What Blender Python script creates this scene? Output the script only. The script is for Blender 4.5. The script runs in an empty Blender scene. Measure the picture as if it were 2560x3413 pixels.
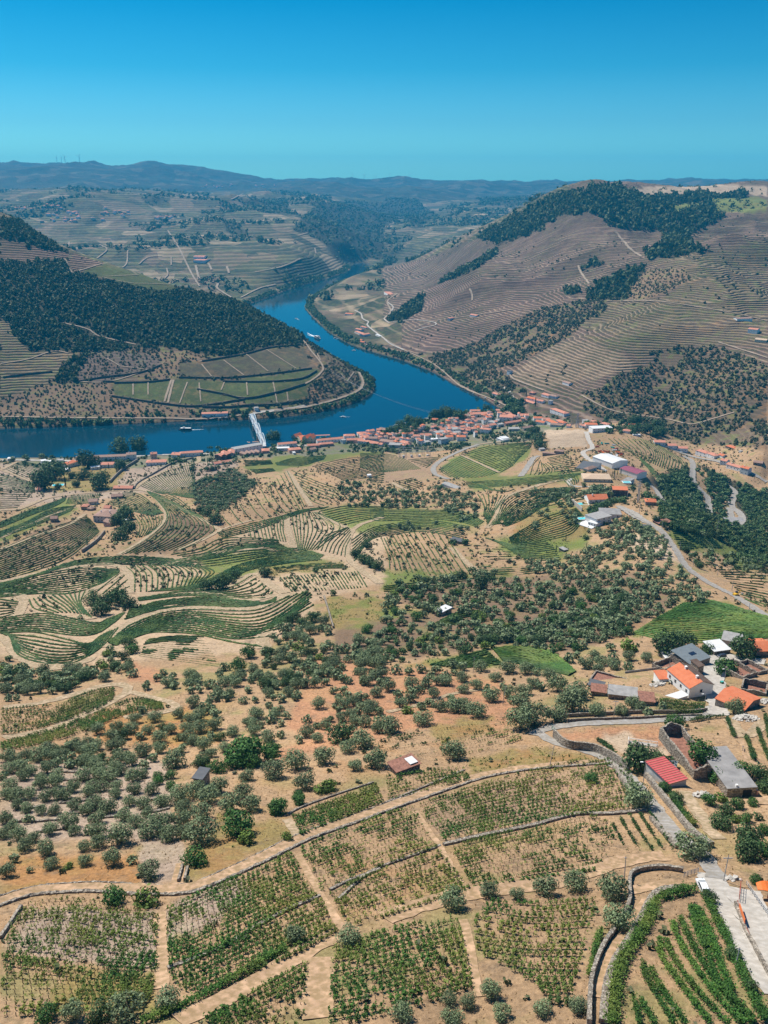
import bpy, math, random
import numpy as np
C = bpy.context.scene
R = math.radians
rng = np.random.default_rng(7)
random.seed(7)
# ---------------------------------------------------------------- camera
CH = 400.0                      # metres above the river
FPX = 3000.0                    # focal length in photo pixels (2560 x 3413)
PITCH = R(19.9)
cam_d = bpy.data.cameras.new('camera'); cam = bpy.data.objects.new('camera', cam_d)
C.collection.objects.link(cam); C.camera = cam
cam_d.sensor_fit = 'VERTICAL'; cam_d.sensor_height = 36.0; cam_d.sensor_width = 27.0
cam_d.lens = 36.0 * FPX / 3413.0
cam_d.clip_start = 1.0; cam_d.clip_end = 80000
cam.location = (0, 0, CH); cam.rotation_euler = (R(90) - PITCH, 0, 0)
# ---------------------------------------------------------------- world and sun
SUN_EL = R(52); SUN_AZ = R(-44)      # azimuth from +Y towards +X
w = bpy.data.worlds.new('World'); C.world = w; w.use_nodes = True
nt = w.node_tree; nt.nodes.clear()
sky = nt.nodes.new('ShaderNodeTexSky'); sky.sky_type = 'NISHITA'; sky.sun_disc = False
sky.sun_elevation = SUN_EL; sky.sun_rotation = SUN_AZ
sky.altitude = 500; sky.air_density = 1.0; sky.dust_density = 1.3; sky.ozone_density = 1.6
hs = nt.nodes.new('ShaderNodeMixRGB'); hs.blend_type = 'MULTIPLY'; hs.inputs[0].default_value = 1.0
hs.inputs[2].default_value = (0.12, 0.74, 1.08, 1)
bg = nt.nodes.new('ShaderNodeBackground'); bg.inputs[1].default_value = 0.074*5
wo = nt.nodes.new('ShaderNodeOutputWorld')
nt.links.new(sky.outputs[0], hs.inputs[1]); 
tcn = nt.nodes.new('ShaderNodeTexCoord'); sxz = nt.nodes.new('ShaderNodeSeparateXYZ'); rmp = nt.nodes.new('ShaderNodeValToRGB'); h2 = nt.nodes.new('ShaderNodeMixRGB'); h2.blend_type = 'MULTIPLY'; h2.inputs[0].default_value = 1
el_ = rmp.color_ramp.elements
for k_, (p_, c_) in enumerate([(0,(5,2.25,1.7)),(.02,(4.4,1.8,1.42)),(.06,(2.4,1.18,1.08)),(.11,(.7,.88,.88)),(.17,(.06,.70,.76)),(.5,(.5,.62,.75)),(1,(.6,.7,.8))]):
    e_ = el_[0] if k_ == 0 else (el_[len(el_)-1] if k_ == 6 else el_.new(p_)); e_.position = p_; e_.color = (c_[0]/5, c_[1]/5, c_[2]/5, 1)
nt.links.new(tcn.outputs['Generated'], sxz.inputs[0]); nt.links.new(sxz.outputs[2], rmp.inputs[0]); nt.links.new(hs.outputs[0], h2.inputs[1]); nt.links.new(rmp.outputs[0], h2.inputs[2])
nt.links.new(h2.outputs[0], bg.inputs[0]); nt.links.new(bg.outputs[0], wo.inputs[0])
sl = bpy.data.lights.new('sun', 'SUN'); so = bpy.data.objects.new('sun', sl); C.collection.objects.link(so)
sl.energy = 4.8; sl.angle = R(0.5); sl.color = (1.0, 0.93, 0.82)
sd = (math.cos(SUN_EL) * math.sin(SUN_AZ), math.cos(SUN_EL) * math.cos(SUN_AZ), math.sin(SUN_EL))
from mathutils import Vector
so.rotation_euler = Vector(sd).to_track_quat('Z', 'Y').to_euler()
C.view_settings.view_transform = 'Standard'; C.view_settings.look = 'None'
C.view_settings.exposure = 0.58; C.view_settings.gamma = 1.0
C.cycles.max_bounces = 5; C.cycles.diffuse_bounces = 2; C.cycles.glossy_bounces = 2; C.cycles.volume_bounces = 0
C.cycles.transparent_max_bounces = 6
C.cycles.use_denoising = True
# ---------------------------------------------------------------- pixel <-> world
cp, sp = math.cos(PITCH), math.sin(PITCH)
def uq(px, py):
    px = np.asarray(px, float); py = np.asarray(py, float)
    dy = -(py - 1706.5) / FPX
    y = cp + dy * sp
    return (px - 1280) / FPX / y, (sp - dy * cp) / y
def project(x, y, z):
    zz = z - CH
    f = y * cp - zz * sp; up = y * sp + zz * cp
    return 1280 + FPX * x / f, 1706.5 - FPX * up / f
# ---------------------------------------------------------------- terrain controls: (px, py, distance)
CP = []
def col(px, pairs):
    for py, Y in pairs: 
        u, q = uq(px, py); CP.append((float(u), math.log(Y), float(q)))
def wpt(u, Y, z): CP.append((u, math.log(Y), (CH - z) / Y))
col(1280, [(3413,102),(3200,122),(3000,147),(2800,180),(2600,224),(2400,287),(2200,381),(2000,524),(1900,629),(1800,754),(1700,911),(1600,1117),(1500,1364)])
col(640, [(3413,103),(3200,124),(3000,149),(2800,183),(2600,228),(2400,293),(2200,389),(2000,534),(1900,640),(1800,765),(1700,925),(1600,1130),(1520,1330)])
col(0, [(3413,105),(3200,126),(3000,152),(2800,186),(2600,232),(2400,300),(2200,400),(2000,545),(1800,780),(1650,1040),(1540,1290)])
col(1900, [(3413,101),(3000,146),(2600,221),(2400,283),(2200,374),(2000,512),(1850,670)])
col(2560, [(3413,100),(3000,145),(2600,218),(2400,277),(2200,362),(2080,431),(1950,580),(1800,829),(1650,1114),(1600,1194),(1500,1241),
           (1400,1400),(1250,1550),(1150,1750),(1050,2000),(900,2350),(800,2650),(700,3300),(625,4200)])
col(2300, [(2000,493),(1900,570),(1700,986),(1600,1132),(1520,1312)])
for px, py, Y in [(2250,1850,600),(2200,1740,707),(2400,1850,707),(2200,1650,909),(2150,1600,1055),(2000,1650,880),(2050,1560,1056),
    (1900,1500,1224),(1950,1440,1400),(2170,1520,1224),(2100,1440,1382),(1750,1400,1560),(1600,1440,1480),(2100,1400,1500),(2450,1600,1194),
    (2450,1700,1055),(2350,1350,1520),(2380,1165,1760)]:
    col(px, [(py, Y)])
col(2200, [(1350,1600),(1160,1800),(1000,2100),(860,2500),(780,2900),(700,3200),(640,3600)])
col(1900, [(1330,1650),(1200,1850),(1050,2200),(900,2650),(800,2900),(715,3150),(645,3450)])
col(2050, [(1370,1570),(1230,1713),(1050,2120),(900,2500),(780,2850),(700,3150),(622,3600)])
col(1650, [(1340,1720),(1250,1900),(1200,2050),(1100,2330)])
for px, py, Y in [(1600,1000,2600),(1600,900,2900),(1820,666,3600),(1712,724,3600),(1590,797,3600),(1430,857,4000),(1350,880,4300),
    (1500,950,3300),(1300,1000,3000),(1150,1000,3250),(1300,1100,2550),(1450,1100,2450),(1450,1000,2800),(1700,1000,2500),(1750,900,2850),(1750,800,3200),
    (1200,1145,2480),(1400,1195,2180),(1560,1270,1930)]:
    col(px, [(py, Y)])
for a in [(.22,5200,230),(.1,5200,120),(.36,6000,320),(.22,8000,300),(.5,6000,350),(.38,9000,330)]: wpt(*a)
for px, py, Y in [(1250,870,5200),(1250,800,6200),(1150,750,6500),(1350,750,6800),(1250,700,8000),(1500,750,6500),(1600,700,8000),(1300,650,10000),
    (0,641,9000),(600,645,9000),(1000,648,9500),(0,668,6500),(300,652,6500),(700,680,6000),(0,750,5200),(300,750,5000),(600,800,4500),(900,800,4700),
    (600,900,3900),(800,900,3900),(1000,850,4300),(1000,780,5000),(1100,870,4600),(850,980,3500),(1000,700,6500),(1150,800,5300),(1180,690,7500)]:
    col(px, [(py, Y)])
for px, py in [(0,541),(180,549),(265,543),(400,566),(490,553),(560,561),(700,580),(800,592),(1000,608),(1200,604),(1360,603),(1600,617),(1900,619),(2200,612),(2560,608)]:
    col(px, [(py, 12500)])
for u in (-.8,-.4,0,.4,.8): wpt(u, 16000, 430); 
# the wooded hill on the left bank
for px, py, Y in [(0,722,2500),(131,791,2500),(239,841,2480),(340,880,2450),(463,919,2420),(602,965,2380),(741,1000,2330),(818,1027,2280),(1003,1127,2100),(1119,1189,1980),(1230,1247,1900)]:
    col(px, [(py, Y)])
for px, L in [(0,[(1380,1600),(1300,1680),(1150,1850),(1000,2050),(880,2220)]),(300,[(1380,1600),(1300,1680),(1150,1880),(1000,2100),(925,2300)]),
    (600,[(1370,1600),(1250,1750),(1150,1900),(1050,2100)]),(900,[(1370,1600),(1280,1720),(1180,1880)]),(1100,[(1330,1680),(1250,1800)]),(1200,[(1290,1780)])]:
    col(px, L)
for a in [(-.3,3300,90),(-.42,3500,120),(-.2,3100,30),(-.45,2800,260),(-.33,2750,170),(-.2,2550,90),(-.12,2500,30)]: wpt(*a)
for a in [(-.8,45,294),(0,45,294),(.8,45,292),(-.8,150,262),(-.8,300,215),(-.8,600,135),(-.8,1100,40),(-.8,1280,8),(-.8,1600,10),(-.8,1900,120),(-.8,2500,340),(-.8,3500,200),(-.8,6000,330),
          (.8,150,258),(.8,300,205),(.8,600,110),(.8,1000,40),(.8,1400,80),(.8,2000,170),(.8,3000,330),(.8,5000,400)]: wpt(*a)
CPA = np.array(CP)
KU = 2.2
P = np.stack([CPA[:,0]*KU, CPA[:,1]], 1)
def _k(d2): return 0.5 * d2 * np.log(d2 + 1e-12)
n = len(P)
d2 = ((P[:,None]-P[None])**2).sum(-1)
A = np.zeros((n+3, n+3)); A[:n,:n] = _k(d2) + np.eye(n)*2e-5
A[:n,n] = 1; A[:n,n+1:] = P; A[n,:n] = 1; A[n+1:,:n] = P.T
sol = np.linalg.solve(A, np.concatenate([CPA[:,2], [0,0,0]]))
def tps(u, v):
    out = np.empty(u.shape)
    uf, vf, of = u.ravel()*KU, v.ravel(), out.ravel()
    for i in range(0, len(uf), 20000):
        Q = np.stack([uf[i:i+20000], vf[i:i+20000]], 1)
        dd = ((Q[:,None]-P[None])**2).sum(-1)
        of[i:i+20000] = _k(dd) @ sol[:n] + sol[n] + Q @ sol[n+1:]
    return of.reshape(u.shape)
# ---------------------------------------------------------------- numpy value noise
_perm = np.random.default_rng(3).integers(0, 2**31, 65536)
def _h(ix, iy, s): 
    k = (ix * 73856093 ^ iy * 19349663 ^ s * 83492791) & 65535
    return _perm[k] / 2**31
def vnoise(x, y, s=0):
    ix = np.floor(x).astype(np.int64); iy = np.floor(y).astype(np.int64)
    fx = x - ix; fy = y - iy; fx = fx*fx*fx*(fx*(fx*6-15)+10); fy = fy*fy*fy*(fy*(fy*6-15)+10)
    a = _h(ix,iy,s); b = _h(ix+1,iy,s); c = _h(ix,iy+1,s); d = _h(ix+1,iy+1,s)
    return (a*(1-fx)+b*fx)*(1-fy) + (c*(1-fx)+d*fx)*fy
def fbm(x, y, o=4, s=0):
    r = 0; a = .5; t = 0
    for i in range(o):
        r = r + a*(vnoise(x,y,s+i)*2-1); t += a; a *= .5; x, y = x*2.03+17.1, y*2.03-9.2
    return r/t
def ridged(x, y, o=4, s=0):
    r = 0; a = .5; t = 0
    for i in range(o):
        r = r + a*(1-2*np.abs(vnoise(x,y,s+i)*2-1)); t += a; a *= .5; x, y = x*2.03+17.1, y*2.03-9.2
    return r/t
def sstep(a, b, x):
    t = np.clip((x-a)/(b-a), 0, 1); return t*t*(3-2*t)
# ---------------------------------------------------------------- river outline (photo pixels at water level)
RIV = [(1250,891),(1204,917),(1080,963),(1011,1013),(1026,1040),(1080,1094),(1111,1117),(1173,1152),(1280,1183),(1342,1200),(1450,1241),(1511,1279),(1589,1318),
 (1650,1350),(1672,1366),(1640,1382),(1560,1378),(1500,1388),(1430,1400),(1357,1425),(1290,1440),(1234,1450),(1095,1470),(972,1480),(887,1496),(787,1508),(494,1522),(370,1528),(0,1530),
 (-900,1560),(-1500,1560),(-1500,1440),(-900,1440),(0,1430),(386,1416),(694,1401),(841,1399),(1003,1385),(1157,1355),(1240,1318),(1254,1280),(1240,1257),(1150,1215),(1040,1160),(940,1110),(840,1060),(770,1020),
 (841,1013),(964,963),(1080,932),(1173,901),(1165,882),(1227,872)]
_u, _q = uq([p[0] for p in RIV], [p[1] for p in RIV])
_Y = CH/_q
RW = np.stack([_u*_Y, _Y], 1)
def densify(W, step):
    out = []
    for i in range(len(W)):
        a, b = W[i], W[(i+1) % len(W)]
        k = max(1, int(np.hypot(*(b-a))/step))
        for j in range(k): out.append(a + (b-a)*j/k)
    return np.array(out)
def chaikin(W, it=2):
    for _ in range(it):
        N = np.roll(W, -1, 0); W = np.stack([W*.75+N*.25, W*.25+N*.75], 1).reshape(-1, 2)
    return W
RW = chaikin(RW, 2)
def inside(px, py, poly):
    poly = np.asarray(poly, float); r = np.zeros(px.shape, bool)
    x1, y1 = poly[:,0], poly[:,1]; x2, y2 = np.roll(x1,-1), np.roll(y1,-1)
    for a, b, c, d in zip(x1, y1, x2, y2):
        if b == d: continue
        r ^= ((b > py) != (d > py)) & (px < (c-a)*(py-b)/(d-b)+a)
    return r
def segdist(px, py, W, closed=True):
    best = np.full(px.shape, 1e18)
    m = len(W) if closed else len(W)-1
    for i in range(m):
        a, b = W[i], W[(i+1) % len(W)]; ab = b-a; L = (ab**2).sum()+1e-9
        t = np.clip(((px-a[0])*ab[0]+(py-a[1])*ab[1])/L, 0, 1)
        best = np.minimum(best, (px-a[0]-t*ab[0])**2+(py-a[1]-t*ab[1])**2)
    return np.sqrt(best)
# ---------------------------------------------------------------- the height grid
NU, NV = 1150, 1500
us = np.concatenate([np.linspace(-.85,-.5,90,endpoint=False), np.linspace(-.5,.5,NU-180), np.linspace(.5,.85,91)[1:]])
_ctrl = uq(np.zeros(1), np.zeros(1))
kn = np.array([45,100,200,400,700,1000,1500,2000,3000,4500,6000,9000,12000,16000.]); kr = np.array([0,60,250,470,640,750,900,1040,1190,1290,1350,1420,1465,1499.])
vs = np.interp(np.arange(NV), kr, np.log(kn))
cu = np.linspace(-.85,.85,220); cv = np.linspace(vs[0], vs[-1], 420)
Q0 = tps(*np.meshgrid(cu, cv))
def bil(G, gu, gv, u, v):
    fi = np.interp(u, gu, np.arange(len(gu))); fj = np.interp(v, gv, np.arange(len(gv)))
    i = np.clip(fi.astype(int), 0, len(gu)-2); j = np.clip(fj.astype(int), 0, len(gv)-2); a = fi-i; b = fj-j
    return (G[j,i]*(1-a)+G[j,i+1]*a)*(1-b)+(G[j+1,i]*(1-a)+G[j+1,i+1]*a)*b
UU, VV = np.meshgrid(us, vs)
YY = np.exp(VV); XX = UU*YY
ZZ = CH - bil(Q0, cu, cv, UU, VV)*YY
rd = np.full(ZZ.shape, 1e4)
m = (YY > 1150) & (YY < 6500)
RD = densify(RW, 1e9)
rd[m] = segdist(XX[m], YY[m], RW)
calm = .12+.88*sstep(60, 620, rd); lefth = np.where((UU < .02) & (YY < 2900), .35, 1.0)*calm
far = sstep(2300, 5200, YY); hill = sstep(1500, 2100, YY)
near = 1 - sstep(900, 1300, YY)
ZZ += near*(fbm(XX/70, YY/70, 3, 11)*2.2 + fbm(XX/14, YY/14, 3, 12)*.22)
ZZ += sstep(350,700,YY)*(1-sstep(1150,1300,YY))*fbm(XX/160, YY/160, 3, 31)*9
ZZ += lefth*hill*(1-far)*((ridged(XX/560+3, YY/560, 4, 21)*54+ridged(XX/170, YY/170, 3, 61)*6))
ZZ += calm*far*(ridged(XX/1200+5, YY/1200, 6, 41)*85 - 25)*(1-sstep(8500,11500,YY)*.55)
ZZ += sstep(8600,11500,YY)*(ridged(XX/1700, YY/1700, 7, 51)*115-35)
BUMPS = []   # (px, py, radius, height)
def _first(u, q, dmin=0.0):
    # distance at which the sight line meets the ground; u, q arrays
    u = np.atleast_1d(u); q = np.atleast_1d(q); out = np.empty(len(u))
    fi = np.interp(u, us, np.arange(len(us))); j0 = int(np.searchsorted(vs, math.log(max(dmin, 46))))
    for k in range(len(u)):
        i = min(int(fi[k]), len(us)-2); a = fi[k]-i
        c = QG[:,i]*(1-a)+QG[:,i+1]*a
        h = c[j0:] <= q[k]
        j = int(np.argmax(h)) + j0 if h.any() else len(vs)-1
        if j <= j0: out[k] = math.exp(vs[j]); continue
        c0, c1 = c[j-1], c[j]; t = (c0-q[k])/(c0-c1) if c0 != c1 else 0
        y0, y1 = math.exp(vs[j-1]), math.exp(vs[j]); out[k] = y0+(y1-y0)*min(max(t,0),1)
    return out
inr = np.zeros(ZZ.shape, bool); inr[m] = inside(XX[m], YY[m], RW)
b = sstep(0, 110, rd)
zl = np.where(YY > 1480, 2.5 + rd*.25, 2.5 + rd*.06)
ZZ = np.where(inr, -np.minimum(rd*.3, 6)-0.3, np.maximum(zl*(1-b) + ZZ*b, 1.2+np.minimum(rd*.08, 1.6)))
QG = (CH - ZZ)/YY
for px, py, r_ in [(1970,1743,24),(1987,1671,17),(1987,1604,21),(2041,1549,27),(2113,1583,18),(2430,2581,11),(2304,2297,9),(342,1728,17),(2428,1718,9),(2166,1755,7),(2061,1652,9),(2170,1684,8)]:
    u_, q_ = uq(px, py); y0 = _first(u_, q_)[0]; x0 = float(u_)*y0; d_ = np.hypot(XX-x0, YY-y0); z0_ = ZZ[d_ < r_*.35].mean() if (d_ < r_*.35).any() else CH-float(q_)*y0
    k_ = 1-sstep(r_*.85, r_*1.9, d_); ZZ = ZZ*(1-k_)+z0_*k_
QG = (CH - ZZ)/YY
def hgt(x, y):
    x = np.asarray(x, float); y = np.maximum(np.asarray(y, float), 46)
    return bil(ZZ, us, vs, x/y, np.log(y))
def gp(px, py, dmin=0.0):
    """photo pixels -> ground points (n,3)"""
    u, q = uq(np.atleast_1d(px), np.atleast_1d(py)); Y = _first(u, q, dmin)
    x = u*Y; return np.stack([x, Y, hgt(x, Y)], 1)
PXg, PYg = project(XX, YY, ZZ)
# ---------------------------------------------------------------- helpers: tracing tiles, materials, meshes
TILE = {'a': (0,500), 'b': (1280,500), 'c': (0,1300), 'd': (1280,1300), 'e': (0,2000), 'g': (1280,2000), 'h': (0,2600), 'i': (1280,2600)}
KT = 1280/1659
TILE = {k_: (*v_, KT) for k_, v_ in TILE.items()}
TILE.update({'j': (1200,1300,.42194), 'k': (560,1350,.42194), 'l': (0,1450,.42194), 'm': (1860,1380,.42194), 'n': (1960,2080,.36166), 'o': (1960,2400,.36166), 'q': (2200,2850,.22599), 'r': (1150,1000,.21097)})
def T(t, pts):
    if t == 's': return np.array(pts, float)
    ox, oy, k_ = TILE[t]; return np.array([(ox+x*k_, oy+y*k_) for x, y in pts], float)
class N:
    def __init__(s, name, rough=.9, spec=.25):
        s.m = bpy.data.materials.new(name); s.m.use_nodes = True; s.t = s.m.node_tree
        s.b = s.t.nodes['Principled BSDF']; s.b.inputs['Roughness'].default_value = rough; s.b.inputs['Specular IOR Level'].default_value = spec
    def n(s, kind, **kw):
        x = s.t.nodes.new(kind)
        for k, v in kw.items(): setattr(x, k, v)
        return x
    def l(s, a, b): s.t.links.new(a, b)
    def math(s, op, a, b=None, clamp=False):
        x = s.n('ShaderNodeMath', operation=op, use_clamp=clamp)
        for i, v in enumerate((a, b)):
            if v is None: continue
            if isinstance(v, (int, float)): x.inputs[i].default_value = v
            else: s.l(v, x.inputs[i])
        return x.outputs[0]
    def mix(s, f, a, b, mode='MIX'):
        x = s.n('ShaderNodeMixRGB', blend_type=mode)
        for i, v in enumerate((f, a, b)):
            if isinstance(v, (int, float)): x.inputs[i].default_value = v
            elif isinstance(v, tuple): x.inputs[i].default_value = (*v[:3], 1)
            else: s.l(v, x.inputs[i])
        return x.outputs[0]
    def noise(s, scale, detail=4, vec=None, rough=.55):
        x = s.n('ShaderNodeTexNoise'); x.inputs['Scale'].default_value = scale; x.inputs['Detail'].default_value = detail; x.inputs['Roughness'].default_value = rough
        if vec is not None: s.l(vec, x.inputs['Vector'])
        return x.outputs[0]
    def pos(s): return s.n('ShaderNodeNewGeometry').outputs['Position']
    def ramp(s, f, stops, interp='LINEAR'):
        x = s.n('ShaderNodeValToRGB'); x.color_ramp.interpolation = interp; e = x.color_ramp.elements
        while len(e) < len(stops): e.new(.5)
        for el, (p, c) in zip(e, stops): el.position = p; el.color = (*c, 1) if len(c) == 3 else c
        s.l(f, x.inputs[0]); return x.outputs[0]
    def rng(s, f, a, b, c, d):
        x = s.n('ShaderNodeMapRange'); x.inputs[1].default_value = a; x.inputs[2].default_value = b; x.inputs[3].default_value = c; x.inputs[4].default_value = d
        s.l(f, x.inputs[0]); return x.outputs[0]
    def bump(s, h, strength=.4, dist=.1):
        x = s.n('ShaderNodeBump'); x.inputs['Strength'].default_value = strength; x.inputs['Distance'].default_value = dist
        s.l(h, x.inputs['Height']); s.l(x.outputs[0], s.b.inputs['Normal'])
    def col(s, c): s.l(c, s.b.inputs['Base Color']); return s
def mat(name, c, rough=.9, var=.25, scale=.5, c2=None, bump=0, spec=.2, metal=0):
    k = N(name, rough, spec); p = k.pos(); a = k.noise(scale, 5, p)
    f = k.rng(a, .3, .7, 0, 1)
    lo = tuple(x*(1-var) for x in c); hi = c2 if c2 else tuple(min(1, x*(1+var)) for x in c)
    k.col(k.mix(f, lo, hi)); k.b.inputs['Metallic'].default_value = metal
    if bump: k.bump(k.noise(scale*4, 4, p), .6, bump)
    return k.m
def mesh_np(name, V, F, mats, parent=None, midx=None, smooth=False, coll=True):
    """V (n,3); F (m,3) or (m,4)"""
    me = bpy.data.meshes.new(name); V = np.asarray(V, np.float32); F = np.asarray(F, np.int32); k = F.shape[1]
    me.vertices.add(len(V)); me.vertices.foreach_set('co', V.ravel())
    me.loops.add(F.size); me.loops.foreach_set('vertex_index', F.ravel())
    me.polygons.add(len(F)); me.polygons.foreach_set('loop_start', np.arange(0, F.size, k, dtype=np.int32))
    if midx is not None: me.polygons.foreach_set('material_index', np.asarray(midx, np.int32))
    me.polygons.foreach_set('use_smooth', np.full(len(F), smooth))
    me.update(calc_edges=True)
    for m_ in (mats if isinstance(mats, (list, tuple)) else [mats]): me.materials.append(m_)
    if not coll: return me
    o = bpy.data.objects.new(name, me); C.collection.objects.link(o)
    if parent: o.parent = parent
    return o
def tag(o, label=None, cat=None, group=None, kind=None):
    if label: o['label'] = label
    if cat: o['category'] = cat
    if group: o['group'] = group
    if kind: o['kind'] = kind
    return o
def empty(name, loc, rz=0, sc=1.0):
    o = bpy.data.objects.new(name, None); o.empty_display_size = .5; C.collection.objects.link(o)
    o.location = loc; o.rotation_euler = (0, 0, rz); o.scale = (sc, sc, sc); return o
# ---------------------------------------------------------------- what covers the ground: (tile, outline, class, nearest, farthest)
# class -> base colour, terrace stripes, patchwork, weeds
CLS = {
 'soil':   ((.375,.246,.142), 0, 0, .6), 'pale': ((.44,.315,.205), 0, 0, .2), 'red': ((.405,.212,.118), 0, 0, .15), 'rust': ((.36,.19,.08), 0, 0, .55),
 'grey':   ((.36,.27,.205), 0, 0, .2), 'brown': ((.21,.14,.09), 0, 0, .5), 'scrub': ((.14,.10,.065), .25, 0, .7),
 'vine':   ((.335,.222,.14), 0, 0, .25), 'vgrn': ((.17,.19,.055), 0, 0, .7), 'grass': ((.16,.19,.05), 0, 0, .8), 'weed': ((.27,.20,.08), 0, 0, .9),
 'forest': ((.05,.048,.028), 0, 0, 0), 'purple': ((.145,.085,.07), .95, 0, .15), 'mtn': ((.165,.105,.08), 1, 0, .25), 'mtng': ((.15,.115,.065), 1, 0, .5),
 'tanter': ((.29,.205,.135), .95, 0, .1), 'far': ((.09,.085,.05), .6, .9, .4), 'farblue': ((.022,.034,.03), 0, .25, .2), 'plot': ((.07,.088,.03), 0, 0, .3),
 'plotd':  ((.085,.075,.045), 0, 0, .3), 'plum': ((.13,.095,.08), .2, 0, .3), 'town': ((.20,.19,.13), 0, 0, .8), 'dust': ((.45,.34,.24), 0, 0, .05), 'bed': ((.05,.06,.05), 0, 0, 0)}
CN = list(CLS)
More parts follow.
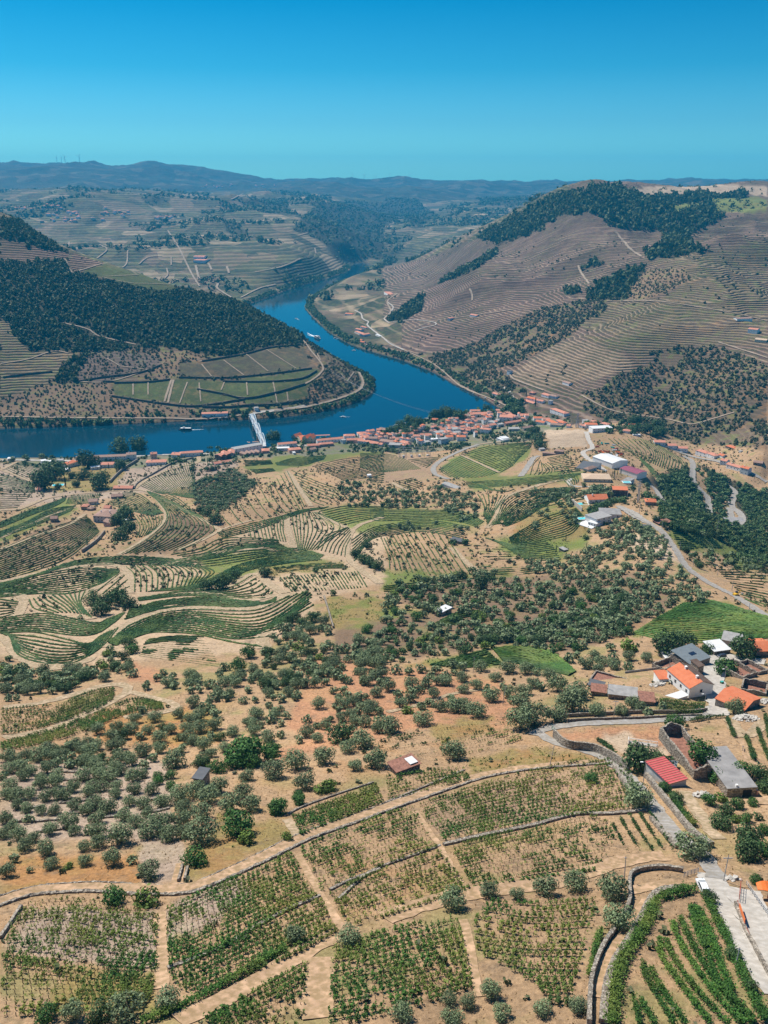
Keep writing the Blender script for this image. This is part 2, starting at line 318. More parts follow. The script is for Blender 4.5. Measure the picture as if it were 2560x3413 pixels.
COV = [
 ('a', [(0,285),(90,310),(170,375),(310,440),(250,438),(190,425),(100,420),(150,392),(0,395)], 'forest', 2200, 2700),
 ('a', [(0,395),(150,392),(100,420),(300,440),(290,470),(180,475),(0,480)], 'purple', 2000, 2700),
 ('a', [(290,470),(320,450),(445,485),(430,495),(350,530),(310,525)], 'purple', 2000, 2700),
 ('a', [(350,530),(445,488),(600,535),(745,575),(775,610),(640,605),(450,550)], 'plot', 2000, 2700),
 ('a', [(0,480),(180,480),(280,475),(310,530),(450,560),(620,605),(775,605),(960,640),(1060,675),(1310,805),(1310,845),(1180,850),(1060,875),(920,890),(760,862),(690,850),(430,870),(300,870),(120,865),(60,800),(40,750),(0,745)], 'forest', 1700, 2700),
 ('a', [(0,745),(40,750),(60,800),(120,865),(310,870),(315,895),(200,1010),(0,1070)], 'mtng', 1500, 2700),
 ('a', [(315,895),(400,870),(380,890),(330,1000),(240,1010),(235,985)], 'forest', 1500, 2700),
 ('a', [(400,865),(680,880),(700,920),(650,950),(440,1000),(335,1000),(340,950)], 'plum', 1500, 2700),
 ('a', [(0,1070),(200,1015),(480,1005),(480,1050),(600,1060),(760,1100),(860,1105),(1050,1075),(1060,1110),(860,1125),(700,1165),(0,1160)], 'brown', 1500, 2700),
 ('a', [(680,870),(920,890),(770,925),(770,980),(680,1000),(650,950),(700,920)], 'brown', 1500, 2700),
 ('a', [(490,1010),(740,990),(960,1000),(1350,950),(1395,930),(1390,970),(1320,1030),(1330,1075),(1060,1105),(1050,1075),(860,1105),(720,1095),(490,1060)], 'plot', 1500, 2700),
 ('a', [(770,925),(970,905),(1160,865),(1310,845),(1350,920),(1330,940),(1100,975),(770,980)], 'plotd', 1500, 2700),
 ('a', [(1310,800),(1450,890),(1640,985),(1610,1060),(1500,1110),(1330,1110),(1060,1130),(1330,1075),(1390,970),(1350,920),(1310,845)], 'scrub', 1500, 2700),
 # right side mountains
 ('b', [(395,385),(560,285),(700,210),(900,160),(1020,155),(1060,180),(1150,205),(1340,185),(1570,190),(1560,205),(1420,215),(1330,225),(1220,235),(1270,275),(1350,240),(1420,230),(1430,270),(1480,285),(1310,370),(1320,395),(1390,430),(1350,450),(1160,475),(1130,430),(1210,410),(1190,345),(1000,345),(920,280),(780,278),(700,325),(690,345),(570,385),(510,405)], 'forest', 2300, 6000),
 ('b', [(1060,175),(1150,155),(1400,150),(1659,150),(1659,200),(1570,190),(1340,185),(1150,200)], 'dust', 2500, 6000),
 ('b', [(1220,235),(1330,225),(1420,215),(1570,200),(1659,210),(1659,270),(1430,270),(1420,230),(1350,240),(1270,275)], 'vgrn', 2500, 6000),
 ('b', [(235,580),(300,520),(480,420),(500,432),(400,520),(330,558),(245,585)], 'forest', 1500, 6000),
 ('b', [(15,735),(130,650),(180,625),(170,690),(60,748)], 'forest', 1500, 6000), ('b', [(850,502),(960,472),(935,502),(860,518)], 'forest', 1500, 6000), ('b', [(770,600),(850,590),(835,620),(790,632)], 'forest', 1500, 6000),
 ('a', [(600,195),(700,200),(720,225),(640,235)], 'forest', 3300, 9000), ('a', [(960,310),(1010,310),(1080,350),(1020,385),(970,350)], 'forest', 3300, 9000),
 ('a', [(1260,340),(1380,230),(1500,215),(1659,230),(1659,470),(1530,490),(1440,460),(1390,400)], 'forest', 3300, 9500), ('a', [(1020,205),(1240,205),(1250,270),(1160,280),(1050,240)], 'forest', 3300, 9500), ('b', [(0,200),(140,210),(230,290),(150,330),(60,300),(0,330)], 'forest', 3500, 9500),
 ('b', [(380,170),(560,195),(690,215),(560,250),(420,240)], 'forest', 4500, 9500), ('b', [(0,440),(60,440),(50,500),(0,500)], 'forest', 3500, 9500),
 ('b', [(870,600),(1000,545),(1140,500),(1110,560),(1050,610),(1050,655),(960,660),(880,640)], 'forest', 1500, 6000),
 ('b', [(350,850),(590,720),(700,680),(870,650),(960,650),(960,690),(850,770),(740,840),(560,930),(500,940),(400,880)], 'scrub', 1500, 6000),
 ('b', [(0,870),(200,885),(350,850),(500,950),(560,1010),(650,1040),(700,1060),(560,1050),(420,1040),(300,990),(190,930),(0,900)], 'scrub', 1500, 6000),
 ('b', [(1150,870),(1230,850),(1440,850),(1659,930),(1659,1296),(1300,1260),(1100,1200),(860,1130),(850,1060),(930,1030),(990,980),(1100,940),(1170,910)], 'scrub', 1200, 2050),
 ('b', [(545,960),(720,850),(830,815),(1000,870),(1075,920),(1070,950),(960,980),(780,1000),(680,1035),(560,990)], 'tanter', 1500, 6000),
 ('b', [(830,800),(1100,815),(1200,850),(1110,900),(1080,880),(1000,870),(880,815)], 'mtng', 1500, 6000),
 ('b', [(1060,600),(1140,510),(1300,510),(1330,560),(1200,630),(1050,655)], 'brown', 1500, 6000),
 ('b', [(1140,490),(1659,385),(1659,840),(1200,850),(840,760),(960,690),(960,650),(1200,640),(1330,560),(1300,510)], 'mtng', 1500, 6000),
 ('b', [(0,500),(185,465),(395,385),(510,405),(240,575),(180,620),(20,730),(0,740)], 'mtn', 1800, 6000),
 ('b', [(105,790),(180,750),(500,740),(500,780),(350,850),(160,875)], 'purple', 1500, 6000),
 ('b', [(190,600),(350,540),(780,560),(790,640),(560,680),(180,700)], 'purple', 1500, 6000),
 # near side
 ('c', [(0,310),(350,300),(640,280),(1010,300),(1030,330),(860,420),(480,470),(200,480),(0,520)], 'grey', 0, 1500),
 ('c', [(190,350),(270,320),(500,310),(540,360),(490,430),(290,440),(170,440)], 'weed', 0, 1500),
 ('c', [(830,400),(1000,340),(1110,400),(1040,470),(950,530),(840,490)], 'brown', 0, 1500),
 ('c', [(1040,330),(1250,270),(1659,235),(1659,280),(1450,300),(1300,335),(1100,360)], 'vgrn', 0, 1500),
 ('c', [(0,690),(240,575),(380,550),(430,600),(330,710),(0,820)], 'brown', 0, 1300),
 ('c', [(530,705),(700,590),(730,510),(930,600),(780,690)], 'brown', 0, 1300),
 ('c', [(365,880),(470,870),(560,880),(590,900),(470,980),(400,960)], 'forest', 0, 1300),
 ('c', [(0,840),(300,745),(600,720),(950,700),(1060,600),(1300,530),(1659,500),(1659,840),(1360,900),(1340,960),(1130,1120),(430,1190),(0,1150)], 'pale', 0, 1300),
 ('c', [(0,590),(280,465),(330,500),(300,540),(0,650)], 'vgrn', 0, 1300),
 ('c', [(1380,520),(1500,500),(1659,515),(1659,545),(1480,590),(1400,560)], 'vgrn', 0, 1300),
 ('c', [(1060,760),(1420,740),(1500,740),(1500,770),(1180,800)], 'weed', 0, 1300),
 ('c', [(1400,900),(1659,905),(1659,1030),(1440,1030)], 'weed', 0, 900),
 ('d', [(0,905),(100,960),(230,960),(200,1020),(0,1040)], 'grass', 0, 900),
 ('j', [(0,370),(140,320),(350,240),(540,200),(860,140),(1150,190),(1380,190),(1659,240),(1659,300),(1460,330),(1350,400),(1050,420),(760,480),(300,500),(0,470)], 'town', 0, 1700),
 ('k', [(0,360),(560,310),(870,260),(1250,240),(1659,200),(1659,360),(1300,400),(1000,400),(600,420),(0,440)], 'town', 0, 1700),
 ('l', [(0,180),(700,180),(1100,150),(1659,130),(1659,200),(1100,260),(640,240),(300,260),(0,220)], 'town', 0, 1700),
 ('d', [(350,280),(400,245),(600,225),(635,245),(620,290),(560,330),(500,358)], 'vgrn', 0, 1500),
 ('d', [(245,330),(330,283),(520,360),(480,375),(300,388)], 'vgrn', 0, 1500),
 ('d', [(0,270),(230,290),(200,380),(0,400)], 'vine', 0, 1500),
 ('d', [(-200,560),(0,505),(200,510),(350,520),(440,570),(400,600),(200,600),(-100,620)], 'vgrn', 0, 1400), ('d', [(430,620),(560,650),(760,640),(880,600),(880,650),(760,740),(620,730),(520,690)], 'grass', 0, 1400),
 ('d', [(560,560),(700,500),(860,480),(900,560),(860,640),(700,640),(560,650)], 'weed', 0, 1400), ('d', [(0,780),(400,800),(560,770),(560,830),(0,860)], 'grass', 0, 1400), ('d', [(350,380),(700,360),(860,350),(860,380),(700,410),(380,430)], 'vgrn', 0, 1400), ('c', [(840,720),(1000,690),(1300,690),(1420,740),(1150,770),(900,850),(700,870),(900,790)], 'vgrn', 0, 1400),
 ('d', [(690,170),(860,170),(880,250),(720,250)], 'dust', 0, 1500),
 ('d', [(1180,370),(1310,330),(1350,400),(1420,540),(1560,600),(1659,580),(1659,780),(1500,760),(1300,560),(1200,500)], 'forest', 0, 1300),
 ('d', [(1350,320),(1659,460),(1659,620),(1550,600),(1500,440)], 'forest', 0, 1400),
 ('d', [(1230,600),(1450,640),(1640,760),(1560,790),(1440,700),(1280,690)], 'grass', 0, 900),
 ('d', [(1060,1050),(1280,925),(1420,910),(1659,985),(1659,1050),(1480,1090)], 'vgrn', 0, 900),
 ('d', [(465,1120),(560,1105),(720,1130),(820,1215),(800,1230),(520,1180)], 'vgrn', 0, 900),
 ('d', [(30,1195),(440,1120),(510,1185),(250,1205)], 'vgrn', 0, 900),
 ('d', [(60,830),(400,810),(1100,800),(1290,900),(1050,1050),(800,1130),(560,1090),(120,1150),(-90,1110),(-60,1010),(180,960),(60,900)], 'brown', 0, 900),
 ('c', [(1440,1030),(1659,1030),(1659,1110),(1500,1180),(1440,1120)], 'brown', 0, 900),
 ('d', [(1000,620),(1230,640),(1300,760),(1100,700)], 'dust', 0, 900),
 ('e', [(540,270),(700,290),(700,360),(600,360),(545,340)], 'red', 0, 900),
 ('e', [(400,480),(900,470),(960,620),(700,640),(400,600)], 'rust', 0, 900),
 ('e', [(1190,640),(1500,560),(1520,620),(1210,700)], 'red', 0, 900),
 ('e', [(0,690),(740,690),(760,1037),(0,1037)], 'grey', 0, 900),
 ('e', [(0,760),(80,780),(40,950),(0,940)], 'dust', 0, 900),
 ('g', [(-300,250),(100,300),(460,330),(560,400),(700,560),(300,520),(0,600),(-200,640),(-420,560)], 'red', 0, 900),
 ('g', [(190,530),(460,500),(460,560),(250,620)], 'weed', 0, 900),
 ('g', [(370,680),(700,630),(930,680),(930,715),(560,750),(380,770)], 'weed', 0, 900),
 ('g', [(750,570),(1000,540),(1230,560),(1290,700),(1230,700),(1130,600),(800,610)], 'red', 0, 900),
 ('g', [(930,590),(1030,575),(1230,650),(1180,700),(1050,680)], 'dust', 0, 900),
 ('h', [(0,330),(600,330),(620,440),(300,470),(0,500)], 'rust', 0, 900),
 ('h', [(600,250),(800,260),(780,440),(620,450)], 'grey', 0, 900),
 ('h', [(800,370),(900,250),(950,150),(1250,180),(1270,250),(900,410),(800,440)], 'weed', 0, 900),
 ('h', [(90,550),(700,570),(690,830),(20,740)], 'grey', 0, 900),
 ('h', [(290,800),(680,850),(680,1000),(200,1000)], 'weed', 0, 900),
 ('h', [(715,560),(1000,400),(1100,480),(900,640),(715,700)], 'grey', 0, 900),
 ('i', [(150,120),(440,30),(1000,-110),(1150,120),(600,190),(250,265)], 'vine', 0, 900),
]
jit = fbm(XX/(YY*.02), YY/(YY*.006+3), 3, 77)
jnear = 1+1.8*(1-sstep(700,1300,YY)); jx = PXg + jit*9*jnear; jy = PYg + fbm(XX/(YY*.015)+9, VV*60, 3, 78)*6*jnear*1.3
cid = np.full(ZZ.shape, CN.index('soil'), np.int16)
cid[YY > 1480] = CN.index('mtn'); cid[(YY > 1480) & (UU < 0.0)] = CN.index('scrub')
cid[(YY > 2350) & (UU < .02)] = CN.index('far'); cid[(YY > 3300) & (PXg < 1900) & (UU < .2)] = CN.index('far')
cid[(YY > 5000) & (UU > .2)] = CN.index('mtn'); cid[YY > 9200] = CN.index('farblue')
for t, pts, c, d0, d1 in COV:
    P_ = T(t, pts); lo, hi = P_.min(0)-12, P_.max(0)+12
    m = (YY > d0) & (YY < d1) & (jx > lo[0]) & (jx < hi[0]) & (jy > lo[1]) & (jy < hi[1])
    ii = np.nonzero(m); s_ = inside(jx[ii], jy[ii], P_)
    cid[ii[0][s_], ii[1][s_]] = CN.index(c)
cid[inr] = CN.index('bed')
def cover_at(x, y):
    i = np.clip(np.round(np.interp(x/y, us, np.arange(len(us)))).astype(int), 0, len(us)-1)
    j = np.clip(np.round(np.interp(np.log(y), vs, np.arange(len(vs)))).astype(int), 0, len(vs)-1)
    return cid[j, i]
CB = np.array([(*CLS[c][0], 1) for c in CN], np.float32); CF = np.array([(*CLS[c][1:], 1) for c in CN], np.float32)
# ---------------------------------------------------------------- ground material
g = N('ground_soil', .95, .1); p = g.pos()
aB = g.n('ShaderNodeAttribute', attribute_name='cover'); aF = g.n('ShaderNodeAttribute', attribute_name='marks')
sx = g.n('ShaderNodeSeparateColor'); g.l(aF.outputs['Color'], sx.inputs[0])
spz = g.n('ShaderNodeSeparateXYZ'); g.l(p, spz.inputs[0])
big = g.noise(.006, 5, p); mid = g.noise(.06, 5, p); fine = g.noise(.9, 5, p, .7)
vor = g.n('ShaderNodeTexVoronoi', feature='F1'); vor.inputs['Scale'].default_value = .0075
wv = g.n('ShaderNodeVectorMath', operation='ADD'); wn = g.n('ShaderNodeTexNoise'); wn.inputs['Scale'].default_value = .006
g.l(p, wn.inputs['Vector']); ws = g.n('ShaderNodeVectorMath', operation='SCALE'); ws.inputs['Scale'].default_value = 110
g.l(wn.outputs['Color'], ws.inputs[0]); g.l(p, wv.inputs[0]); g.l(ws.outputs[0], wv.inputs[1]); g.l(wv.outputs[0], vor.inputs['Vector'])
vsep = g.n('ShaderNodeSeparateColor'); g.l(vor.outputs['Color'], vsep.inputs[0])
patch = g.ramp(vsep.outputs[0], [(0,(.03,.042,.02)),(.2,(.10,.105,.04)),(.36,(.21,.15,.09)),(.5,(.12,.10,.055)),(.66,(.38,.28,.18)),(.76,(.05,.06,.03)),(.9,(.17,.115,.08))], 'CONSTANT')
c = g.mix(g.math('MULTIPLY', sx.outputs[1], .85), aB.outputs['Color'], patch)
# vine terraces: rows follow the contours
ph = g.math('ADD', g.math('MULTIPLY', spz.outputs[2], 6.2832/3.5), g.math('ADD', g.math('MULTIPLY', g.noise(.012, 3, p), 9), g.math('MULTIPLY', g.noise(.05, 3, p), 3.2)))
ph2 = g.math('ADD', g.math('MULTIPLY', spz.outputs[2], 6.2832/10.5), g.math('MULTIPLY', g.noise(.005, 3, p), 8))
isfar = g.math('GREATER_THAN', sx.outputs[1], .5); ph = g.math('ADD', g.math('MULTIPLY', ph, g.math('SUBTRACT', 1, isfar)), g.math('MULTIPLY', ph2, isfar))
st = g.math('SINE', ph); st01 = g.rng(st, -.35, .5, 0, 1)
brk = g.rng(g.noise(.035, 4, p), .33, .5, .35, 1)
vstr = g.math('MULTIPLY', g.math('MULTIPLY', st01, sx.outputs[0]), brk)
rowc = g.mix(g.rng(big, .4, .6, 0, 1), (.055,.06,.03), (.085,.06,.05))
c = g.mix(g.math('MULTIPLY', vstr, .92), c, rowc)
lt = g.rng(st, -1, -.6, 1, 0)
c = g.mix(g.math('MULTIPLY', g.math('MULTIPLY', lt, sx.outputs[0]), .55), c, (.38,.28,.20))
c = g.mix(g.math('MULTIPLY', g.rng(g.noise(.22, 5, p, .65), .52, .66, 0, .55), g.math('SUBTRACT', 1, isfar)), c, (.17,.125,.085))
# weeds and dry grass
wf = g.math('MULTIPLY', g.rng(mid, .50, .60, 0, 1), sx.outputs[2])
wcol = g.mix(g.rng(g.noise(.015, 3, p), .42, .55, 0, 1), (.27,.14,.06), (.11,.15,.035))
c = g.mix(g.math('MULTIPLY', wf, .75), c, wcol)
v1 = g.math('MULTIPLY', g.rng(big, .3, .7, .8, 1.2), g.rng(fine, .28, .72, .60, 1.32))
v1 = g.math('MULTIPLY', v1, g.rng(mid, .3, .7, .84, 1.14)); v1 = g.math('MULTIPLY', v1, g.rng(g.noise(3.5, 3, p, .8), .3, .7, .82, 1.15))
cc = g.n('ShaderNodeCombineColor'); [g.l(v1, cc.inputs[k]) for k in range(3)]
c = g.mix(1.0, c, cc.outputs[0], 'MULTIPLY'); g.col(c)
hh = g.math('ADD', g.math('MULTIPLY', g.math('MULTIPLY', st, sx.outputs[0]), 1.0), g.math('MULTIPLY', fine, .35))
g.bump(hh, 1.0, 1.3)
# ---------------------------------------------------------------- ground mesh
nv, nu = ZZ.shape
idx = np.arange(nv*nu).reshape(nv, nu)
Fq = np.stack([idx[:-1,:-1], idx[:-1,1:], idx[1:,1:], idx[1:,:-1]], -1).reshape(-1, 4)
ground = mesh_np('ground', np.stack([XX, YY, ZZ], -1).reshape(-1, 3), Fq, g.m, smooth=True)
def vattr(me, name, arr):
    a = me.attributes.new(name, 'FLOAT_COLOR', 'POINT'); a.data.foreach_set('color', np.ascontiguousarray(arr, np.float32).ravel())
def soften(A, it):
    for _ in range(it):
        A = (np.roll(A,1,0)+A+np.roll(A,-1,0))/3; A = (np.roll(A,1,1)+A+np.roll(A,-1,1))/3
    return A
nb = (1 - sstep(900, 1400, YY))[...,None]
for nm, TB in (('cover', CB), ('marks', CF)):
    A = TB[cid]; A = soften(A, 1)*(1-nb) + soften(A, 6)*nb; vattr(ground.data, nm, A.reshape(-1, 4))
tag(ground, 'sun baked tan and brown valley ground with terraced hills', kind='structure')
# river
wt = N('river_water', .07, .5); wt.b.inputs['Base Color'].default_value = (.003, .030, .052, 1); wt.b.inputs['IOR'].default_value = 1.33
wx = wt.noise(.35, 3, wt.pos()); wt.bump(wx, .12, .12)
rv = mesh_np('river', [(-3500,1000,0),(3500,1000,0),(3500,6500,0),(-3500,6500,0)], [(0,1,2,3)], wt.m); tag(rv, 'calm deep blue river winding through the valley', kind='structure')
# ---------------------------------------------------------------- air
hz = bpy.data.materials.new('haze_air'); hz.use_nodes = True; ht = hz.node_tree; ht.nodes.clear()
pv = ht.nodes.new('ShaderNodeVolumePrincipled'); pv.inputs['Color'].default_value = (.03,.54,1.0,1); pv.inputs['Density'].default_value = 6.0e-5
pv.inputs['Anisotropy'].default_value = .0
ho = ht.nodes.new('ShaderNodeOutputMaterial'); ht.links.new(pv.outputs[0], ho.inputs['Volume'])
hx, h0, h1, hz0, hz1 = 16500, -200, 17500, -20, 900
hv = [(x,y,z) for z in (hz0,hz1) for y in (h0,h1) for x in (-hx,hx)]
ho_ = mesh_np('haze', hv, [(0,2,3,1),(4,5,7,6),(0,1,5,4),(2,6,7,3),(0,4,6,2),(1,3,7,5)], hz); tag(ho_, 'thin blue haze filling the valley air', kind='stuff')
# ---------------------------------------------------------------- smooth lines on the ground
def smooth(P_, n=8):
    P_ = np.asarray(P_, float)
    if len(P_) < 3: 
        t = np.linspace(0, 1, n+1)[:,None]; return P_[0]*(1-t)+P_[-1]*t
    Q = np.concatenate([[2*P_[0]-P_[1]], P_, [2*P_[-1]-P_[-2]]]); out = []
    t = np.linspace(0, 1, n, endpoint=False)[:,None]
    for i in range(1, len(Q)-2):
        a, b, c_, d = Q[i-1], Q[i], Q[i+1], Q[i+2]
        out.append(.5*((2*b)+(c_-a)*t+(2*a-5*b+4*c_-d)*t*t+(-a+3*b-3*c_+d)*t**3))
    return np.concatenate(out+[P_[-1:]])
def resample(W, step):
    L = np.concatenate([[0], np.cumsum(np.hypot(*(W[1:]-W[:-1]).T[:2]))]); n = max(2, int(L[-1]/step)+1)
    s_ = np.linspace(0, L[-1], n); return np.stack([np.interp(s_, L, W[:,k]) for k in range(W.shape[1])], 1)
def trace(t, pts, step, dmin=0, n=8):
    px = smooth(T(t, pts), n); W = gp(px[:,0], px[:,1], dmin)[:,:2]
    keep = np.concatenate([[True], np.hypot(*(W[1:]-W[:-1]).T) > .05]); W = resample(W[keep], step)
    if len(W) > 5:
        k = np.array([1,2,3,2,1])/9; Z = np.concatenate([W[:1],W[:1],W,W[-1:],W[-1:]])
        W = np.stack([np.convolve(Z[:,i], k, 'valid') for i in range(2)], 1)
    return W
def normals(W):
    d = np.gradient(W, axis=0); d /= np.hypot(d[:,0], d[:,1])[:,None]+1e-9; return np.stack([-d[:,1], d[:,0]], 1)
m_dirt = mat('pale_dirt', (.42,.31,.21), .95, .22, .25, bump=.15)
m_dust = mat('ochre_dirt', (.43,.28,.175), .95, .24, .3, bump=.15)
m_asph = mat('old_asphalt', (.30,.28,.26), .9, .22, .35, bump=.05)
m_conc = mat('pale_concrete', (.42,.385,.345), .9, .16, .3, bump=.04)
def rutted(m, centre, amt):
    t = m.node_tree; b = t.nodes['Principled BSDF']; src = b.inputs['Base Color'].links[0].from_socket
    a = t.nodes.new('ShaderNodeAttribute'); a.attribute_name = 'across'; r = t.nodes.new('ShaderNodeValToRGB'); e = r.color_ramp.elements
    for p_, v in ((0, amt), (.3, 0), (.62, 0), (1, amt*.9)):
        q = e[0] if p_ == 0 else (e[1] if p_ == 1 else e.new(p_)); q.position = p_; q.color = (v, v, v, 1)
    n_ = t.nodes.new('ShaderNodeTexNoise'); n_.inputs['Scale'].default_value = .8; n_.inputs['Detail'].default_value = 5; g_ = t.nodes.new('ShaderNodeNewGeometry'); t.links.new(g_.outputs['Position'], n_.inputs['Vector'])
    mr = t.nodes.new('ShaderNodeMapRange'); mr.inputs[1].default_value = .38; mr.inputs[2].default_value = .6; t.links.new(n_.outputs[0], mr.inputs[0])
    mu = t.nodes.new('ShaderNodeMath'); mu.operation = 'MULTIPLY'; t.links.new(r.outputs[0], mu.inputs[0]); t.links.new(mr.outputs[0], mu.inputs[1])
    x = t.nodes.new('ShaderNodeMixRGB'); x.inputs[2].default_value = (*centre, 1); t.links.new(a.outputs['Color'], r.inputs[0]); t.links.new(mu.outputs[0], x.inputs[0]); t.links.new(src, x.inputs[1]); t.links.new(x.outputs[0], b.inputs['Base Color'])
rutted(m_dirt, (.22,.17,.09), .85); rutted(m_dust, (.24,.165,.085), .85); rutted(m_asph, (.22,.19,.15), .7); rutted(m_conc, (.26,.23,.19), .5)
m_fard = mat('far_dirt', (.29,.225,.165), .95, .15, .1)
RDN = []
def road(t, pts, width, m, name='dirt_path', label='pale dirt track between the vineyards', dmin=0, off=.1):
    W = trace(t, pts, 3.0, dmin); Y = W[:,1].mean(); W = resample(W, max(.8, Y*.003)); nn = normals(W); k = 7
    S = np.linspace(-.5, .5, k); wob = 1 + .22*fbm(W[:,0]/6, W[:,1]/6, 3, 5); wo2 = .16*fbm(W[:,0]/3+7, W[:,1]/3, 3, 8)
    V = np.stack([np.stack([W[:,0]+nn[:,0]*(s_*width*wob+wo2*width), W[:,1]+nn[:,1]*(s_*width*wob+wo2*width)], 1) for s_ in S], 1)
    z = hgt(V[...,0], V[...,1])
    z = np.maximum(z, (z.mean(1)[:,None]*.6+z*.4)) + off + Y*.00035
    V = np.concatenate([V, z[...,None]], -1).reshape(-1, 3); n_ = len(W); ix = np.arange(n_*k).reshape(n_, k)
    F = np.stack([ix[:-1,:-1], ix[:-1,1:], ix[1:,1:], ix[1:,:-1]], -1).reshape(-1, 4)
    o = mesh_np(name, V, F[:, ::-1] if width > 0 else F, m, smooth=True); vattr(o.data, 'across', np.repeat(np.tile(np.abs(S)*2, n_)[:,None], 4, 1)); tag(o, label, kind='structure'); RDN.append((W, width)); return o
D, S_, A_, K_ = m_dirt, m_dust, m_asph, m_conc
for t, pts, w_, m_ in [
 ('c', [(510,715),(620,650),(715,560),(700,500),(640,440),(580,432)], 5, D),
 ('c', [(640,440),(760,500),(930,592),(945,610),(850,658),(760,692)], 5, D),
 ('l', [(1570,170),(1560,220),(1430,250),(1300,290),(1150,360),(1060,430)], 6, D),
 ('c', [(0,832),(200,786),(420,754),(520,765),(560,800),(560,880)], 7, D),
 ('c', [(0,885),(90,890),(100,920),(70,980)], 7, D),
 ('c', [(540,785),(450,840),(350,890),(350,950),(400,992)], 6, D),
 ('c', [(590,890),(900,882),(1060,912),(1200,885)], 7, D),
 ('c', [(1230,880),(1170,845),(1100,795),(1000,848),(890,862)], 7, D),
 ('c', [(450,1115),(500,1050),(620,980),(800,945),(1000,950),(1130,940),(1235,880)], 8, D),
 ('c', [(0,1070),(50,1090),(90,1150),(200,1197),(300,1195),(400,1150)], 8, D),
 ('c', [(1145,1120),(1130,1060),(1190,1040)], 7, D),
 ('c', [(1240,350),(1290,420),(1345,505)], 6, D), ('c', [(1238,545),(1245,600),(1270,685)], 6, D),
 ('c', [(1659,548),(1540,592),(1500,660),(1508,730),(1560,780),(1645,840)], 6, D),
 ('c', [(0,518),(80,516),(200,470),(300,455),(440,440),(600,432)], 5, D),
 ('c', [(700,762),(850,722),(950,702),(1050,690),(1150,682)], 5, D),
 ('c', [(0,640),(120,585),(250,530),(330,505)], 5, D), ('c', [(0,690),(130,640),(300,580),(370,535)], 5, D),
 ('c', [(10,345),(75,310)], 5, D), ('c', [(0,345),(70,370),(150,403)], 5, D),
 ('c', [(940,612),(1000,588),(1100,560)], 4, D), ('c', [(1370,540),(1440,570),(1500,598)], 5, D),
 ('e', [(0,465),(150,452),(350,402),(450,370),(530,366),(560,390),(500,430),(400,480),(200,565),(0,600)], 4.5, D),
 ('e', [(560,395),(650,422),(730,440),(770,465),(740,482),(620,495),(520,512)], 3.5, D),
 ('d', [(445,600),(490,550),(495,490),(560,450),(640,420),(740,395),(800,388)], 6, D),
 ('d', [(290,680),(350,740),(430,805)], 6, D),
 ('d', [(335,283),(420,322),(500,358)], 4, D), ('d', [(30,400),(110,440)], 6, D),
 ('g', [(0,488),(130,460),(300,405),(440,385)], 2.5, D),
 ('i', [(-20,610),(250,522),(500,480),(750,440),(900,400),(1060,345),(1240,330)], 5.0, S_),
 ('h', [(740,1065),(900,985),(1100,872),(1300,752),(1450,668),(1560,630)], 4.0, S_),
 ('h', [(1283,315),(1330,400),(1390,500),(1475,640)], 1.7, S_), ('h', [(690,560),(698,700),(700,860),(690,920)], 2.4, S_),
 ('i', [(128,125),(240,290),(335,455)], 1.6, S_), ('i', [(340,590),(370,720),(390,850),(425,960)], 1.8, S_),
 ('h', [(1400,745),(1370,880),(1370,1060)], 5.5, S_),
 ('h', [(1240,170),(1290,250)], 2.5, D), ('h', [(780,360),(770,450)], 2.5, S_),
 ('o', [(870,640),(1000,830),(1150,1050),(1230,1120)], 3.6, D),
 ('o', [(1640,0),(1560,80),(1430,170),(1350,60),(1300,-10)], 4.5, D), ('o', [(1430,170),(1480,330),(1560,640),(1659,800)], 4.0, S_),
 ('i', [(980,500),(1120,470),(1290,440)], 3.2, S_), ('i', [(905,960),(920,860),(980,760),(1040,660),(1110,560),(1150,500)], 2.4, S_),
]: road(t, pts, w_, m_)
# the walled path above the foreground vineyards
MAIN = [(-60,545),(0,522),(150,480),(400,463),(600,475),(800,474),(900,442),(1100,352),(1300,252),(1500,180),(1659,122),(1659+200,52),(1659+400,-12),(1659+600,-50),(1659+850,-72),(1659+980,-78)]
road('h', MAIN, 3.6, m_dust, 'dirt_path', 'ochre dirt path on top of the long dry stone wall')
# village road and its branches
V1 = [(1440,475),(1390,505),(1300,515),(1200,522),(1050,530),(900,535),(760,545),(680,560),(640,590)]
road('g', V1, 4.2, m_asph, 'road', 'worn grey village lane below the stone wall')
road('g', [(660,560),(700,600),(760,625),(900,660),(1020,730),(1120,835),(1200,935),(1290,1040),(1400,1125),(1440,1215)], 4.0, m_asph, 'road', 'worn grey lane running down between stone walls')
road('i', [(1400,395),(1440,470),(1490,570),(1560,700),(1620,810),(1720,960)], 5.2, m_conc, 'road', 'pale concrete lane past the white car')
road('q', [(1230,470),(1330,800),(1440,1100),(1600,1400),(1800,1750)], 6.5, m_conc, 'road', 'pale concrete yard behind the orange railing')
road('n', [(1180,850),(1190,700),(1180,560),(1130,440),(1150,330),(1220,290),(1400,330),(1659,360)], 7.5, m_conc, 'road', 'pale village square beside the white house')
road('d', [(1720,1010),(1659,982),(1530,900),(1400,832),(1310,770),(1265,700),(1200,610),(1130,570),(1060,530),(1010,500)], 5.5, m_asph, 'road', 'grey ridge road descending to the white villas')
road('d', [(1210,615),(1120,560),(1060,520)], 4, m_asph, 'road', 'short grey branch of the ridge road')
road('m', [(880,730),(820,680),(770,600),(700,540)], 6, m_asph, 'road', 'grey road curving below the power pylon')
road('m', [(450,600),(300,580),(120,570),(80,530),(120,510)], 4, m_conc, 'road', 'pale drive below the long tiled villa')
road('m', [(370,450),(230,350),(200,300),(270,270),(240,200),(220,140)], 7, m_conc, 'road', 'pale lane between the warehouses')
